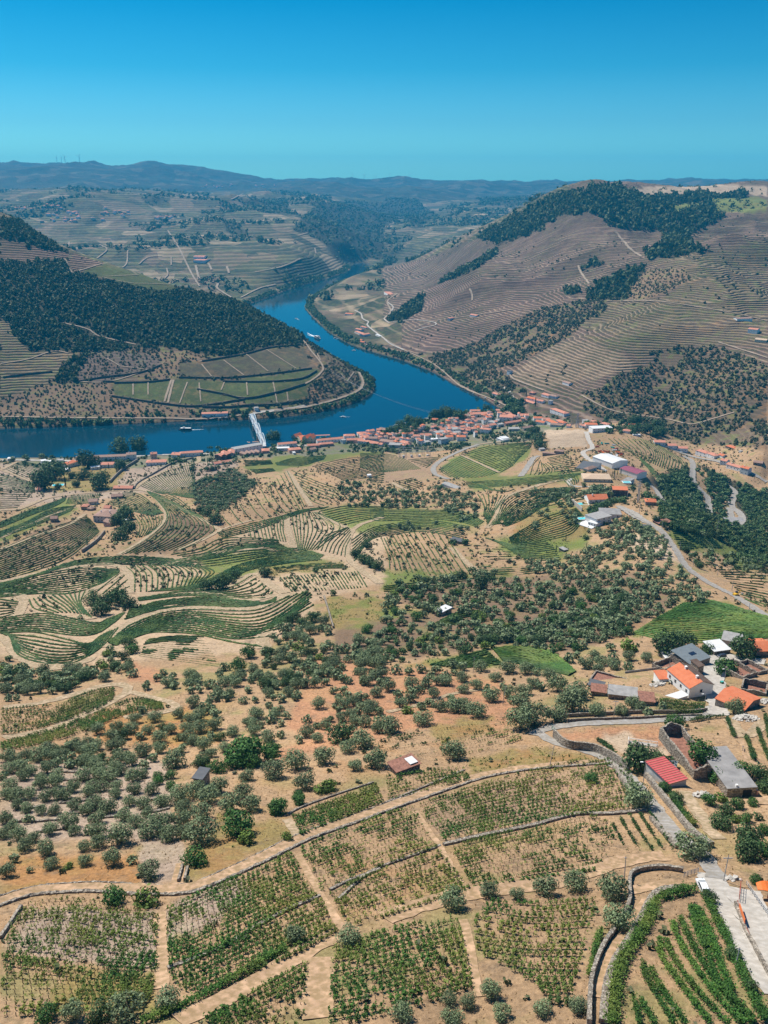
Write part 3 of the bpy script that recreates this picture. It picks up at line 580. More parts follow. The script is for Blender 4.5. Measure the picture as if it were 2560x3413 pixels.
road('m', [(980,330),(1060,380),(1065,520),(1110,590),(1180,660),(1195,780)], 8, m_asph, 'road', 'grey road through the dark valley trees')
road('m', [(1330,560),(1400,620),(1370,720),(1440,790),(1455,850),(1410,890),(1370,810),(1350,740)], 8, m_asph, 'road', 'grey hairpin road beside the tributary')
road('m', [(760,220),(950,300),(1100,345),(1280,380),(1500,460),(1659,540)], 7, m_asph, 'road', 'grey valley road in front of the long warehouses')
road('j', [(1270,685),(1330,600),(1370,540),(1420,520)], 8, m_asph, 'road', 'short grey ramp beside curved terraces')
road('j', [(940,430),(800,480),(640,560),(580,620),(600,670),(700,706)], 7, m_asph, 'road', 'grey road looping round the green vineyard')
road('j', [(940,432),(1060,415),(1200,400),(1330,345)], 6, m_dirt, 'road', 'pale street climbing out of the town')
road('k', [(790,350),(900,330),(1100,320),(1250,300),(1480,275),(1600,240)], 9, m_conc, 'road', 'pale waterfront street through the town')
road('l', [(0,200),(200,200),(500,205),(800,195),(1200,160),(1659,150)], 8, m_conc, 'road', 'pale riverside road along the near bank')
road('k', [(650,85),(700,62),(850,45),(1000,25),(1100,10)], 8, m_conc, 'road', 'pale road leaving the bridge on the far bank')
for t, pts, w_ in [('a', [(0,1152),(300,1158),(700,1160),(870,1162),(1060,1145)], 7), ('a', [(1180,1125),(1300,1115),(1420,1088),(1530,1050),(1568,1010),(1550,960)], 9),
   ('a', [(1310,822),(1345,870),(1392,930),(1385,965),(1320,1010),(1210,1045),(1060,1072),(850,1030)], 6), ('a', [(340,1002),(480,1000),(700,932)], 5), ('a', [(860,915),(1060,880),(1180,850),(1305,840)], 5),
   ('a', [(280,470),(312,530),(350,520),(442,492)], 6), ('a', [(440,548),(600,540)], 5), ('a', [(450,552),(560,575),(640,578),(740,582)], 5), ('a', [(260,745),(380,775),(430,805),(590,842)], 6), ('a', [(0,925),(120,905),(230,870),(300,880)], 5),
   ('b', [(368,600),(380,625),(380,652)], 8), ('b', [(1000,352),(1060,425),(1112,462)], 12), ('b', [(838,500),(850,530),(885,580)], 8), ('b', [(0,815),(80,862),(220,930),(330,1020),(450,1072),(540,1112)], 5),
   ('b', [(0,730),(30,700),(15,655),(60,620)], 8), ('b', [(130,770),(220,740),(390,715),(560,690)], 6), ('b', [(545,960),(560,990),(690,1040)], 6), ('b', [(960,655),(1180,655),(1480,700),(1659,740)], 6),
   ('b', [(1440,830),(1659,900)], 6), ('b', [(850,1060),(1000,1130),(1250,1170),(1500,1250)], 6), ('b', [(1420,1240),(1480,1270)], 6),
   ('r', [(150,170),(250,220),(280,300),(370,350),(350,400),(450,490),(600,600),(720,700),(930,795)], 7), ('r', [(680,40),(760,120),(700,220),(620,300),(700,370)], 6), ('r', [(720,355),(1070,320),(1390,355),(1430,400),(1250,440),(1080,500)], 6)]:
    road(t, pts, w_*.62, m_fard if t != 'r' else m_conc, dmin=1450, off=.5)
for pts, w_ in [([(725,350),(770,420),(800,480),(830,540),(862,592)],7), ([(420,470),(462,432),(430,410)],7), ([(552,435),(548,490),(530,510)],6), ([(1040,640),(1120,600),(1192,582)],6), ([(1100,530),(1220,505),(1300,470)],6),
   ([(740,460),(740,500)],6), ([(720,512),(725,540),(712,556)],6), ([(600,495),(640,465),(700,458)],6), ([(900,490),(915,520)],9), ([(1000,640),(940,600),(945,575)],9), ([(780,385),(820,375)],6), ([(1000,215),(1050,190)],9),
   ([(300,400),(295,425)],7), ([(1290,370),(1330,360)],7), ([(1360,425),(1365,450)],7), ([(845,500),(860,560)],9), ([(980,505),(990,535)],9)]:
    road('a', pts, w_, m_fard, dmin=3000, off=2)
# ---------------------------------------------------------------- dry stone walls
ws_ = N('dry_stone', .95, .15); p_ = ws_.pos(); v_ = ws_.n('ShaderNodeTexVoronoi', feature='F1'); v_.inputs['Scale'].default_value = 2.2; ws_.l(p_, v_.inputs['Vector'])
vs_ = ws_.n('ShaderNodeSeparateColor'); ws_.l(v_.outputs['Color'], vs_.inputs[0])
c_ = ws_.ramp(vs_.outputs[0], [(0,(.20,.165,.13)),(.5,(.31,.265,.215)),(1,(.44,.39,.325))]); e_ = ws_.rng(v_.outputs['Distance'], .35, .8, 1, .5)
cc = ws_.n('ShaderNodeCombineColor'); [ws_.l(e_, cc.inputs[k]) for k in range(3)]; ws_.col(ws_.mix(1.0, c_, cc.outputs[0], 'MULTIPLY')); ws_.bump(v_.outputs['Distance'], .9, .25)
m_stone = ws_.m
def wall(W, height, thick, label, drop=.5, name='stone_wall', m=None, rough=.12, group=None, side=0):
    """W: ground line; drop > 0 lets the foot reach below the ground (retaining wall)"""
    thick = thick*.82; W = resample(W, max(.7, W[:,1].mean()*.004)); n_ = len(W); nn = normals(W)
    z = hgt(W[:,0], W[:,1]); r_ = np.random.default_rng(len(W)); a, b_ = side*thick/2-thick/2, side*thick/2+thick/2
    jr = lambda s_: (r_.random(n_)-.5)*s_
    rows_ = []
    for off, dz in ((a, -drop), (a, height*.55), (a+thick*.06, height), (b_-thick*.06, height), (b_, height*.55), (b_, -drop)):
        o_ = off + jr(rough); rows_.append(np.stack([W[:,0]+nn[:,0]*o_, W[:,1]+nn[:,1]*o_, z+dz+(jr(rough*1.4) if dz > 0 else 0)], 1))
    V = np.stack(rows_, 1); k = 6; ix = np.arange(n_*k).reshape(n_, k)
    F = np.stack([ix[:-1,:-1], ix[1:,:-1], ix[1:,1:], ix[:-1,1:]], -1).reshape(-1, 4)
    caps = np.array([[ix[0,0],ix[0,1],ix[0,4],ix[0,5]],[ix[0,1],ix[0,2],ix[0,3],ix[0,4]],[ix[-1,0],ix[-1,5],ix[-1,4],ix[-1,1]],[ix[-1,1],ix[-1,4],ix[-1,3],ix[-1,2]]])
    o = mesh_np(name, V.reshape(-1, 3), np.concatenate([F, caps]), m or m_stone)
    return tag(o, label, 'wall', group, 'thing')
def offset(W, d): return W + normals(W)*d
Wm = trace('h', MAIN, 1.0)
wall(offset(Wm, -2.3), .55, .9, 'long dry stone retaining wall on the lower edge of the ochre path', drop=2.4, rough=.22)
ck = trace('h', MAIN[:12], 1.0)
wall(offset(ck, 2.2), .35, .5, 'low line of stones along the upper edge of the ochre path', rough=.2)
for t, pts, h_, th, lb in [
 ('g', [(730,590),(790,640),(900,655),(980,690),(1060,745)], 3.2, .8, 'tall curved stone retaining wall of the red earth yard'),
 ('o', [(530,520),(640,660),(780,830),(900,980),(1010,1090),(1150,1180)], 1.6, 1.5, 'broad mortared stone wall on the right of the lane'),
 ('o', [(235,440),(330,590),(420,700)], 1.4, 1.2, 'rubble stone wall at the left of the lane above the vines'),
 ('i', [(1150,165),(1210,235),(1270,300)], 1.0, 1.4, 'tumbled rubble bank beside the lane above the last vine rows'),
 ('i', [(250,285),(420,245),(640,200),(830,150),(950,150),(1140,135)], .7, 1.2, 'low grey stone terrace wall crossing the lower vineyard'),
 ('h', [(715,820),(950,730),(1100,640),(1250,560),(1390,500)], .5, .9, 'thin stone terrace wall left of the stepped cross path'),
 ('h', [(1420,480),(1500,440),(1650,385)], .5, .8, 'short stone terrace wall right of the stepped cross path'),
 ('i', [(-200,520),(-60,400),(120,330),(250,283)], .5, .8, 'pale stone terrace wall joining the middle crossing'),
 ('i', [(1300,400),(1200,385),(1110,395),(1065,415),(1060,470),(1062,520),(1045,570),(1000,650),(950,720),(905,830),(890,920),(885,1070)], 1.3, .9, 'tall stone retaining wall curving beside two olive trees'),
 ('i', [(1310,470),(1200,480),(1150,520),(1100,620),(1040,720),(990,800),(960,900),(945,1060)], .9, 1.6, 'broad pale stone wall beside the vine hedge'),
 ('g', [(720,510),(900,500),(1100,490),(1300,490),(1400,480)], 1.5, .6, 'dark stone wall above the village lane'),
 ('n', [(-200,905),(0,890),(400,880),(700,865),(1060,850)], 1.2, .6, 'old stone wall along the top of the village lane'),
 ('n', [(330,455),(520,430),(690,408)], 1.0, .3, 'thin white rendered garden wall above dry grass'),
 ('h', [(95,545),(60,600),(0,690)], .8, .8, 'short rubble wall at the left edge under the path'),
 ('h', [(770,445),(790,370)], .9, .7, 'small stone pillar wall left of a narrow gap'), ('h', [(797,440),(812,380)], .9, .7, 'small stone pillar wall right of a narrow gap'),
 ('g', [(460,1110-500),(480,1170-500)], .1, .1, ''),
 ('g', [(0,880),(350,735)], .5, .7, 'stone edging above the small vine plots beside the shed'),
 ('h', [(1225,160),(1300,120),(1450,65),(1620,10)], .5, .6, 'pale stone edging along the top of the dense dark vine plot'),
 ('c', [(1400,895),(1420,960),(1440,1030)], 1.5, 1.0, 'grey stone wall left of the yellow green field'),
 ('q', [(1100,720),(1170,900),(1240,1100),(1400,1400),(1560,1700),(1700,1950)], 1.0, .7, 'stone parapet of the concrete yard under the orange rail'),
 ('l', [(870,380),(960,290),(1090,205)], 4, 2.0, 'dark stone retaining wall climbing past the cypress trees'),
 ('l', [(1060,430),(1090,385),(1230,300),(1370,225),(1530,185)], 2.5, 1.5, 'dark stone wall along the top of the striped green vineyard'),
 ('l', [(650,930),(760,850),(830,770)], 3, 1.5, 'dark stone wall below the old farmhouse'),
 ('m', [(110,700),(190,770)], 4, 1.2, 'stone wall under the swimming pool terrace'),
]:
    if lb: wall(trace(t, pts, 1.0), h_, th, lb, drop=1.2, m=(m_conc if 'white' in lb or 'pool' in lb else None))
# terrace walls of the olive slope: short, low, one per terrace
TW = [(270,745,400,740),(270,780,440,772),(380,735,480,725),(60,905,200,890),(250,880,420,860),(60,960,260,950),(280,925,420,910),(430,780,520,790),(150,1005,300,985),(560,880,720,850),(600,925,740,900),(420,945,560,925)]
for i, (a, b_, c_, d_) in enumerate(TW):
    wall(trace('e', [(a,b_),((a+c_)/2,(b_+d_)/2+4),(c_,d_)], .8), .6, .6, ['topmost','second','third','fourth','fifth','sixth','seventh','eighth','ninth','tenth','eleventh','lowest'][sorted(range(12), key=lambda k: TW[k][1]).index(i)]+' low terrace wall of loose stones among the olive trees', group='terrace walls among the olives', rough=.25)
# far bank terrace walls (dark lines between the plots)
m_dwall = mat('old_schist', (.10,.085,.07), .95, .3, .5)
LB = [('a', [(335,1003),(440,985),(600,965),(700,930)]), ('a', [(480,1065),(720,1100),(860,1108),(1060,1078)]), ('a', [(490,1008),(640,1004),(740,993)]), ('a', [(870,915),(1050,885),(1170,855),(1300,842)]), ('a', [(770,985),(1000,985),(1200,965),(1350,945)]),
 ('a', [(1060,1107),(1200,1100),(1340,1080)]), ('a', [(960,1002),(1150,1003),(1300,990),(1370,955)]), ('a', [(850,1035),(960,1055),(1062,1075),(1200,1048),(1320,1012)]), ('a', [(870,1112),(1000,1112),(1100,1100)]), ('a', [(10,985),(120,970),(230,960)]), ('a', [(440,1003),(500,1003)])]
for i, (t, pts) in enumerate(LB):
    wall(trace(t, pts, 3, 1450), 3.2, 2.0, ['first','second','third','fourth','fifth','sixth','seventh','eighth','ninth','tenth','eleventh'][i]+' dark terrace wall, counted from the left, on the far bank plots' if False else f'dark schist terrace wall on the far bank, {["lowest left","bottom middle","upper left","topmost right","middle right","bottom right","upper right","long curved central","short lower","far left","tiny left"][i]} one', drop=2, m=m_dwall, group='terrace walls on the far bank', rough=.3)
for i, pts in enumerate([[(575,1010),(575,1060)],[(640,1005),(640,1060)],[(740,993),(710,1090)],[(750,993),(725,1095)],[(810,1003),(775,1098)],[(860,1005),(868,1090)],[(870,925),(915,980)],[(965,908),(1055,975)],[(1060,880),(1160,958)],[(1150,862),(1280,945)],[(1065,1000),(1070,1062)],[(1180,1003),(1198,1095)],[(970,1002),(955,1040)],[(1240,1045),(1245,1088)],[(1225,995),(1230,1003)],[(460,900),(520,935)],[(520,935),(640,950)],[(1530,960),(1500,1000)],[(1370,880),(1385,910)],[(1470,965),(1490,990)]]):
    road('a', pts, 2.4 if i not in (2, 3) else 4, m_fard, 'dirt_path', 'thin pale path between the far bank vine plots', dmin=1450, off=.5)
# ---------------------------------------------------------------- leafy materials
def leafmat(name, dark, light, alt=None, rough=.7):
    k = N(name, rough, .25); geo = k.n('ShaderNodeNewGeometry'); r_ = geo.outputs['Random Per Island']
    c = k.mix(r_, dark, light); oi = k.n('ShaderNodeObjectInfo')
    if alt: c = k.mix(k.rng(k.noise(.045, 3, geo.outputs['Position']), .42, .62, 0, .9), c, alt)
    v = k.rng(oi.outputs['Random'], 0, 1, .8, 1.2); v = k.math('MULTIPLY', v, k.rng(k.noise(.5, 3, geo.outputs['Position']), .3, .7, .72, 1.25))
    cc = k.n('ShaderNodeCombineColor'); [k.l(v, cc.inputs[i]) for i in range(3)]
    c = k.mix(1.0, c, cc.outputs[0], 'MULTIPLY'); k.col(c)
    tr = k.n('ShaderNodeBsdfTranslucent'); k.l(c, tr.inputs[0]); ms = k.n('ShaderNodeMixShader'); ms.inputs[0].default_value = .18
    out = k.t.nodes['Material Output']; k.l(k.b.outputs[0], ms.inputs[1]); k.l(tr.outputs[0], ms.inputs[2]); k.l(ms.outputs[0], out.inputs[0])
    return k.m
m_vine = leafmat('vine_leaves', (.024,.082,.014), (.085,.19,.028), (.19,.215,.04))
m_vinef = leafmat('vine_leaves_far', (.014,.052,.011), (.040,.100,.018), (.09,.13,.028))
m_vineb = leafmat('bright_vine_leaves', (.030,.088,.016), (.080,.18,.03), (.15,.20,.04))
m_wood = mat('grey_wood', (.13,.10,.075), .9, .3, 3)
m_lich = mat('weathered_post', (.30,.26,.21), .9, .3, 3)
def quads(cent, nrm, size, r_, asp=.75):
    """random little four-cornered leaves: centres, normals, sizes"""
    n = len(cent); a = r_.normal(size=(n,3)); t = np.cross(nrm, a); t /= np.linalg.norm(t, axis=1)[:,None]+1e-9
    b = np.cross(nrm, t); b /= np.linalg.norm(b, axis=1)[:,None]+1e-9; s_ = size[:,None]
    V = np.stack([cent-t*s_*.5, cent-b*s_*.5*asp, cent+t*s_*.5, cent+b*s_*.5*asp], 1).reshape(-1, 3)
    return V, np.arange(n*4).reshape(n, 4)
def unit(r_, n):
    v = r_.normal(size=(n,3)); return v/np.linalg.norm(v, axis=1)[:,None]
ROWS = []     # every row: world line, sizes, look, field
def rows(field, t, guides, n, h=1.0, w=.8, dens=1.0, mode=None, dmin=0, over=0):
    M = 26; G = []
    for g_ in guides:
        p = smooth(T(t, g_), 10); p = resample(p, 1.0) if len(p) > 2 else p
        L = np.concatenate([[0], np.cumsum(np.hypot(*(p[1:]-p[:-1]).T))]); s_ = np.linspace(0, L[-1], M)
        G.append(np.stack([np.interp(s_, L, p[:,k]) for k in range(2)], 1))
    G = np.array(G); f = np.arange(len(G))
    for k in range(n):
        s_ = (k/(max(1, n-1)))*(len(G)-1); i = min(int(s_), len(G)-2) if len(G) > 1 else 0; a = s_-i
        line = G[i] if len(G) == 1 else G[i]*(1-a)+G[i+1]*a
        if len(G) == 3:   # quadratic blend keeps the curve of the field
            u_ = k/(n-1); line = G[0]*(1-u_)*(1-2*u_)+G[1]*4*u_*(1-u_)+G[2]*u_*(2*u_-1)
        e0, e1 = rng.random(2)*.02*M; line = line[int(e0):M-int(e1)]
        P3 = gp(line[:,0], line[:,1], dmin); W = P3[:,:2]
        jump = np.hypot(*(W[1:]-W[:-1]).T)
        if jump.max() > 12*np.median(jump)+8: 
            cut = int(np.argmax(jump)); W = W[:cut+1] if cut > len(W)/2 else W[cut+1:]
            if len(W) < 3: continue
        pxl = np.hypot(*(line[1:]-line[:-1]).T).sum()
        ROWS.append(dict(W=W, h=h, w=w, d=dens, f=field, k=k, n=n, Y=W[:,1].mean(), size=pxl*w/W[:,1].mean()))
S = 'steep'
GL = 'green'
R_ = rows
# --- middle distance, left
F1 = 'the big S-shaped terrace band'
R_('small tan vineyard by the left river road', 'l', [[(170,205),(370,250)],[(130,230),(345,310)],[(45,270),(285,380)]], 13)
R_('dark vineyard at the far left edge', 'l', [[(0,305),(270,385)],[(0,460),(280,455)]], 12, w=1.8)
R_('low vine plot at the left edge', 'l', [[(0,468),(250,475)],[(0,580),(140,575)]], 8, w=1.4)
R_('upper green ribbon at the left edge', 'l', [[(0,690),(200,610),(400,540),(520,495)],[(0,735),(230,640),(420,570),(510,520)]], 7, w=1.8)
R_('lower green ribbon at the left edge', 'l', [[(0,765),(200,690),(400,590),(600,560)],[(0,810),(180,750),(400,670),(560,600)]], 9, w=1.7)
R_('square plot above the farmhouse', 'l', [[(545,490),(525,545)],[(660,475),(650,545)],[(800,460),(760,530)]], 22, w=1.0)
R_('striped brown hillside below the farmhouse', 'c', [[(0,690),(120,640),(240,592),(375,548)],[(0,760),(130,710),(270,650),(405,575)],[(0,822),(150,782),(300,722),(428,612)]], 17, w=.9)
R_('dark curved terraces right of the farmhouse', 'c', [[(525,710),(620,655),(700,590),(722,540),(690,490),(640,445)],[(640,700),(740,650),(800,590),(790,550),(730,495),(650,440)],[(780,692),(860,655),(925,607),(900,572),(820,525),(740,480)]], 13, w=1.0)
R_('striped green vineyard below the railway houses', 'l', [[(1110,400),(1250,460),(1330,460)],[(1300,290),(1400,400),(1530,500)],[(1530,200),(1530,280),(1545,440)]], 26, w=1.0)
R_('lower part of the striped green vineyard', 'c', [[(625,450),(720,480),(800,530),(880,556)],[(700,440),(770,470),(830,520),(875,552)]], 5, w=1.2)
R_('dark green slope beside the tiled barn', 'l', [[(980,450),(1120,480),(1290,620)],[(850,540),(1000,590),(1200,640)]], 12, w=1.3)
R_('curved tan rows beside the tiled barn', 'c', [[(575,540),(605,590),(590,640)],[(640,545),(655,590),(630,630)],[(700,545),(695,580),(650,620)]], 9, w=.9)
R_('left half of the bare ridge with contour rows', 'c', [[(1240,350),(1280,430),(1315,505)],[(1140,420),(1180,490),(1220,535)],[(960,545),(975,565),(1000,590)]], 12, w=1.0)
R_('right half of the bare ridge with contour rows', 'c', [[(1260,348),(1380,400),(1480,432)],[(1290,400),(1380,440),(1450,465)],[(1310,440),(1350,480),(1400,500)]], 8, w=1.0)
R_('green crest above the fan terraces', 'c', [[(940,618),(1080,580),(1200,550),(1300,520),(1420,505)],[(960,640),(1080,612),(1200,572),(1300,532),(1400,512)]], 5, w=1.7)
R_('left fan of vine rows under the green crest', 'c', [[(1075,590),(1085,640)],[(1150,560),(1160,610),(1170,650)],[(1228,545),(1222,600),(1235,655)]], 11, w=1.0)
R_('right fan of vine rows under the green crest', 'c', [[(1262,540),(1270,600),(1290,690)],[(1330,530),(1350,600),(1320,690)],[(1375,530),(1470,590),(1370,690)]], 11, w=1.0)
R_('green lens right of the fan', 'c', [[(1380,525),(1500,502),(1659,505)],[(1480,585),(1560,565),(1659,545)]], 9, w=1.5)
R_('green weave left of the fans', 'c', [[(740,712),(860,688),(950,645),(1070,640),(1205,650)],[(830,730),(920,715),(1000,680),(1090,672),(1215,668)],[(860,735),(960,715),(1050,688),(1150,678),(1265,690)]], 10, w=1.6)
R_(F1, 'c', [[(0,838),(150,800),(300,745),(430,725),(600,720),(800,730),(950,690),(1100,675),(1300,690),(1400,715)],[(0,850),(300,765),(500,755),(700,758),(900,762),(1050,738),(1180,716),(1370,738)]], 7, w=1.7)
R_('upper terrace group left of the dry pit', 'c', [[(640,872),(850,842),(950,795),(1050,750),(1200,722),(1390,735)],[(720,868),(870,855),(1000,815),(1080,778),(1250,748)]], 9, w=1.6)
R_('tall fan of pale rows in the middle', 'c', [[(545,765),(580,800),(582,872)],[(720,752),(770,790),(760,860)],[(850,755),(925,785),(875,825)]], 17, w=1.0)
R_('dense green slope at the left edge', 'c', [[(0,852),(150,805),(350,772),(515,777)],[(0,875),(180,845),(350,820),(515,790)],[(0,897),(150,882),(300,880),(430,842),(500,800)]], 12, w=1.6)
R_('tan fan above the wooded pit', 'c', [[(125,905),(150,945),(230,965)],[(240,885),(300,930),(330,965)],[(370,862),(350,925),(395,985)]], 12, w=1.1)
R_('tiny fan at the left edge', 'c', [[(0,905),(80,918)],[(0,985),(60,968)]], 7, w=1.1)
R_('short rows below the gravel fork', 'c', [[(520,792),(420,870)],[(545,810),(455,885)],[(560,850),(490,885)]], 4, w=1.1)
R_('terrace group above the upper gravel loop', 'c', [[(595,902),(800,868),(980,858),(1090,802)],[(600,912),(800,890),(1000,898),(1140,900),(1178,872)]], 7, w=1.4)
R_('terrace group between the two gravel loops', 'c', [[(560,952),(700,912),(900,897),(1050,912),(1150,917),(1195,895)],[(540,992),(680,952),(850,936),(1050,942),(1130,932),(1190,915)]], 8, w=1.5)
R_('great green lens below the gravel loop', 'c', [[(470,1090),(560,1020),(700,965),(850,950),(1000,955),(1120,950),(1250,890)],[(480,1100),(620,1040),(700,1010),(850,1000),(1000,1030),(1150,1030),(1340,905)],[(500,1105),(640,1052),(760,1050),(860,1058),(1000,1090),(1100,1105),(1130,1112)]], 14, w=1.4)
R_('right lobe of the great green lens', 'c', [[(1130,1040),(1230,960),(1320,900)],[(1150,1035),(1260,980),(1355,930)]], 4, w=1.3)
R_('green shoulder left of the wooded pit', 'c', [[(0,988),(200,968),(400,1008),(450,998),(540,962)],[(0,1048),(150,1040),(330,1062),(420,1052),(500,1000)]], 9, w=1.6)
R_('striped bowl at the lower left', 'c', [[(0,1052),(150,1048),(300,1082),(380,1100),(430,1070)],[(30,1060),(110,1110),(250,1140),(380,1120),(460,1050)],[(45,1065),(80,1145),(200,1185),(320,1180),(440,1110),(510,1030)]], 10, w=1.3)
R_('pale field of short yellowing rows', 'c', [[(1210,810),(1262,872)],[(1380,795),(1430,865)],[(1545,785),(1585,852)]], 24, w=.8, dens=.7)
R_('pink slope left of the ochre track', 'c', [[(1370,690),(1400,635),(1490,598)],[(1430,705),(1450,660),(1510,600)],[(1490,720),(1495,680),(1515,640)]], 8, w=.9)
R_('wide yellowish vineyard behind the bare ridge', 'c', [[(1350,332),(1480,300),(1659,282)],[(1420,362),(1540,340),(1659,325)],[(1480,392),(1590,378),(1659,362)]], 15, w=.9)
R_('green triangle beside the bare ridge', 'c', [[(1080,345),(1180,340)],[(1105,362),(1190,350)]], 6, w=1.8)
R_('small plot above the green triangle', 'c', [[(1060,330),(1180,320)],[(1055,305),(1170,305)]], 8, w=1.0)
R_('green slope under the town on the left', 'k', [[(850,460),(1000,420),(1250,400)],[(860,475),(1050,480),(1230,430)]], 8, w=2.0)
R_('corner plot by the small white hut', 'c', [[(1590,385),(1659,365)],[(1600,398),(1659,400)]], 5, w=1.4)
# --- middle distance, right
R_('yellowish vineyard behind the substation', 'j', [[(0,500),(280,520),(480,625)],[(0,610),(100,640),(200,650)]], 18, w=.9)
R_('small green plot under the substation', 'j', [[(380,555),(640,530)],[(520,615),(560,590)]], 7, w=1.6)
R_('round green vineyard inside the road loop', 'j', [[(790,520),(900,570),(1080,655)],[(700,580),(820,640),(940,690)],[(640,620),(650,650),(720,690)]], 15, w=1.7)
R_('square green vineyard above the loop', 'j', [[(820,500),(1050,440),(1330,415)],[(960,580),(1150,520),(1350,450)],[(1110,650),(1200,600),(1240,550)]], 18, w=1.4, dens=.85)
R_('little plot west of the road loop', 'd', [[(50,398),(130,380)],[(100,435),(180,412)]], 7, w=1.2)
R_('tight curved terraces by the ramp', 'j', [[(1345,670),(1370,590),(1420,535)],[(1440,670),(1470,640),(1440,580)],[(1540,650),(1530,610),(1480,570)]], 7, w=1.0)
R_('green plot under the long ruin', 'd', [[(705,297),(782,280)],[(725,325),(820,310)],[(750,362),(850,350)]], 11, w=1.5)
R_('long dark green strip below the loop', 'd', [[(350,400),(540,388),(700,372),(860,362)],[(370,425),(560,412),(700,402),(800,387)]], 6, w=1.8)
R_('sweeping amphitheatre terraces', 'd', [[(455,590),(492,540),(520,480),(600,440),(790,420)],[(500,580),(560,530),(650,480),(740,450),(815,432)],[(530,590),(600,560),(680,510),(760,470),(800,445)]], 17, w=1.2)
R_('steep rows left of the amphitheatre track', 'd', [[(405,450),(432,500),(430,545)],[(480,455),(470,500),(440,560)],[(535,455),(490,510),(445,585)]], 8, w=1.1)
R_('green strip across the saddle', 'd', [[(-60,520),(0,520),(200,520),(350,530),(430,570)],[(-60,560),(0,566),(200,558),(330,570),(400,592)]], 7, w=1.6)
R_('concentric rows over the round knoll', 'd', [[(-140,650),(-60,600),(60,575),(200,565),(370,592)],[(-130,740),(-60,650),(40,625),(180,612),(330,640)]], 8, w=1.2)
R_('brown terraces below the pool villas', 'd', [[(540,640),(620,592),(700,550),(830,512)],[(560,690),(680,655),(810,620),(862,545)]], 12, w=1.2)
R_('dense green dip below the brown terraces', 'd', [[(440,640),(560,668),(700,655)],[(500,665),(620,700),(740,690)],[(560,705),(640,735),(760,735)]], 11, w=1.4)
R_('pale stony new vineyard', 'd', [[(385,672),(520,682),(600,700)],[(450,745),(560,740),(640,725)]], 7, w=.7, dens=.4)
R_('fan of rows on the round knoll', 'd', [[(-10,645),(20,720),(25,775)],[(90,620),(140,700),(200,800)],[(255,610),(310,700),(375,800)]], 15, w=.9, dens=.85)
R_('wavy terraces on the bare hill above the valley road', 'm', [[(400,195),(470,250),(560,300)],[(640,200),(740,300),(720,380)],[(760,220),(850,320),(830,430)],[(960,340),(1000,400),(990,460)]], 20, w=1.2)
R_('short terraces under the bare hill', 'm', [[(640,340),(760,440),(790,500)],[(660,380),(720,440),(740,500)]], 6, w=1.1)
R_('bright green plot beside the ridge road', 'd', [[(1240,602),(1330,612),(1420,640)],[(1280,690),(1380,680),(1460,682)]], 11, w=1.4, dens=.8)
R_('bright green vineyard under the ridge road', 'd', [[(1290,925),(1420,914),(1720,1000)],[(1180,985),(1400,990),(1720,1040)],[(1075,1052),(1250,1085),(1500,1092),(1720,1060)]], 26, w=1.3, h=.9)
R_('left bright green field behind the olives', 'd', [[(200,1190),(440,1124)],[(340,1202),(512,1185)]], 9, w=1.4)
R_('right bright green field behind the olives', 'd', [[(468,1120),(600,1110),(720,1132),(828,1218)],[(490,1145),(600,1145),(700,1175),(815,1225)],[(515,1172),(620,1192),(800,1234)]], 15, w=1.2)
R_('brown vineyard at the right edge', 'd', [[(1440,778),(1659,775)],[(1500,840),(1659,865)],[(1560,905),(1659,945)]], 14, w=1.0, dens=.7)
R_('little plot by the pink shed', 'd', [[(245,995),(350,950),(460,948)],[(200,1025),(330,1010),(430,985)]], 8, w=1.0, dens=.8)
R_('narrow terraces between the villas and the dip', 'd', [[(600,470),(720,440),(850,425)],[(640,520),(760,490),(870,470)]], 6, w=1.2)
R_('rows above the pink shed', 'd', [[(0,850),(180,830),(400,815)],[(0,880),(150,870),(300,850)]], 5, w=1.1, dens=.8)
R_('broken rows under the round knoll', 'd', [[(400,760),(520,770),(640,760)],[(420,790),(540,800),(660,790)]], 5, w=1.1, dens=.7)
R_('terraces right of the sweeping green band', 'c', [[(1180,770),(1300,755),(1480,750)],[(1200,790),(1320,775),(1500,770)]], 5, w=1.1, dens=.7)
R_('terraced bank above the dark gully trees', 'c', [[(640,1080),(760,1065),(880,1068)],[(620,1100),(740,1085),(860,1090)]], 4, w=1.0, dens=.8)
R_('rows on the saddle beside the white cottage', 'd', [[(430,425),(520,440),(560,430)],[(380,395),(420,420),(440,440)]], 5, w=1.1)
R_('stepped rows between the ramp and the store', 'm', [[(60,420),(150,500),(160,540)],[(0,480),(80,560),(90,600)]], 6, w=1.2)
# --- nearer vineyards
R_('upper strip by the gravel hairpin', 'e', [[(0,478),(250,455),(390,402),(500,386)],[(0,530),(200,512),(380,450),(498,400)],[(0,582),(150,562),(400,482),(490,428)]], 8, h=1.2, w=1.0, dens=.93)
R_('lower strip by the gravel hairpin', 'e', [[(0,625),(200,572),(430,490),(580,432),(700,452)],[(0,652),(150,632),(350,572),(560,492),(712,472)]], 7, h=1.2, w=1.0, dens=.93)
R_('weedy plot of scattered vines under the lens', 'e', [[(640,172),(880,176)],[(600,242),(960,290)]], 11, dens=.4, w=1.0)
R_('dense dark plot above the walled path', 'h', [[(1262,165),(1630,24)],[(1292,243),(1659,97)]], 9, w=.9, dens=.93)
R_('sparse left plot under the walled path', 'h', [[(100,540),(300,520),(500,545),(690,600)],[(40,650),(250,640),(450,680),(690,715)],[(0,770),(200,790),(450,815),(690,828)]], 15, dens=.5)
R_('lower left corner plot', 'h', [[(10,775),(400,828),(668,850)],[(0,900),(350,900),(670,920)],[(0,1020),(350,1005),(640,980)]], 11, dens=.72)
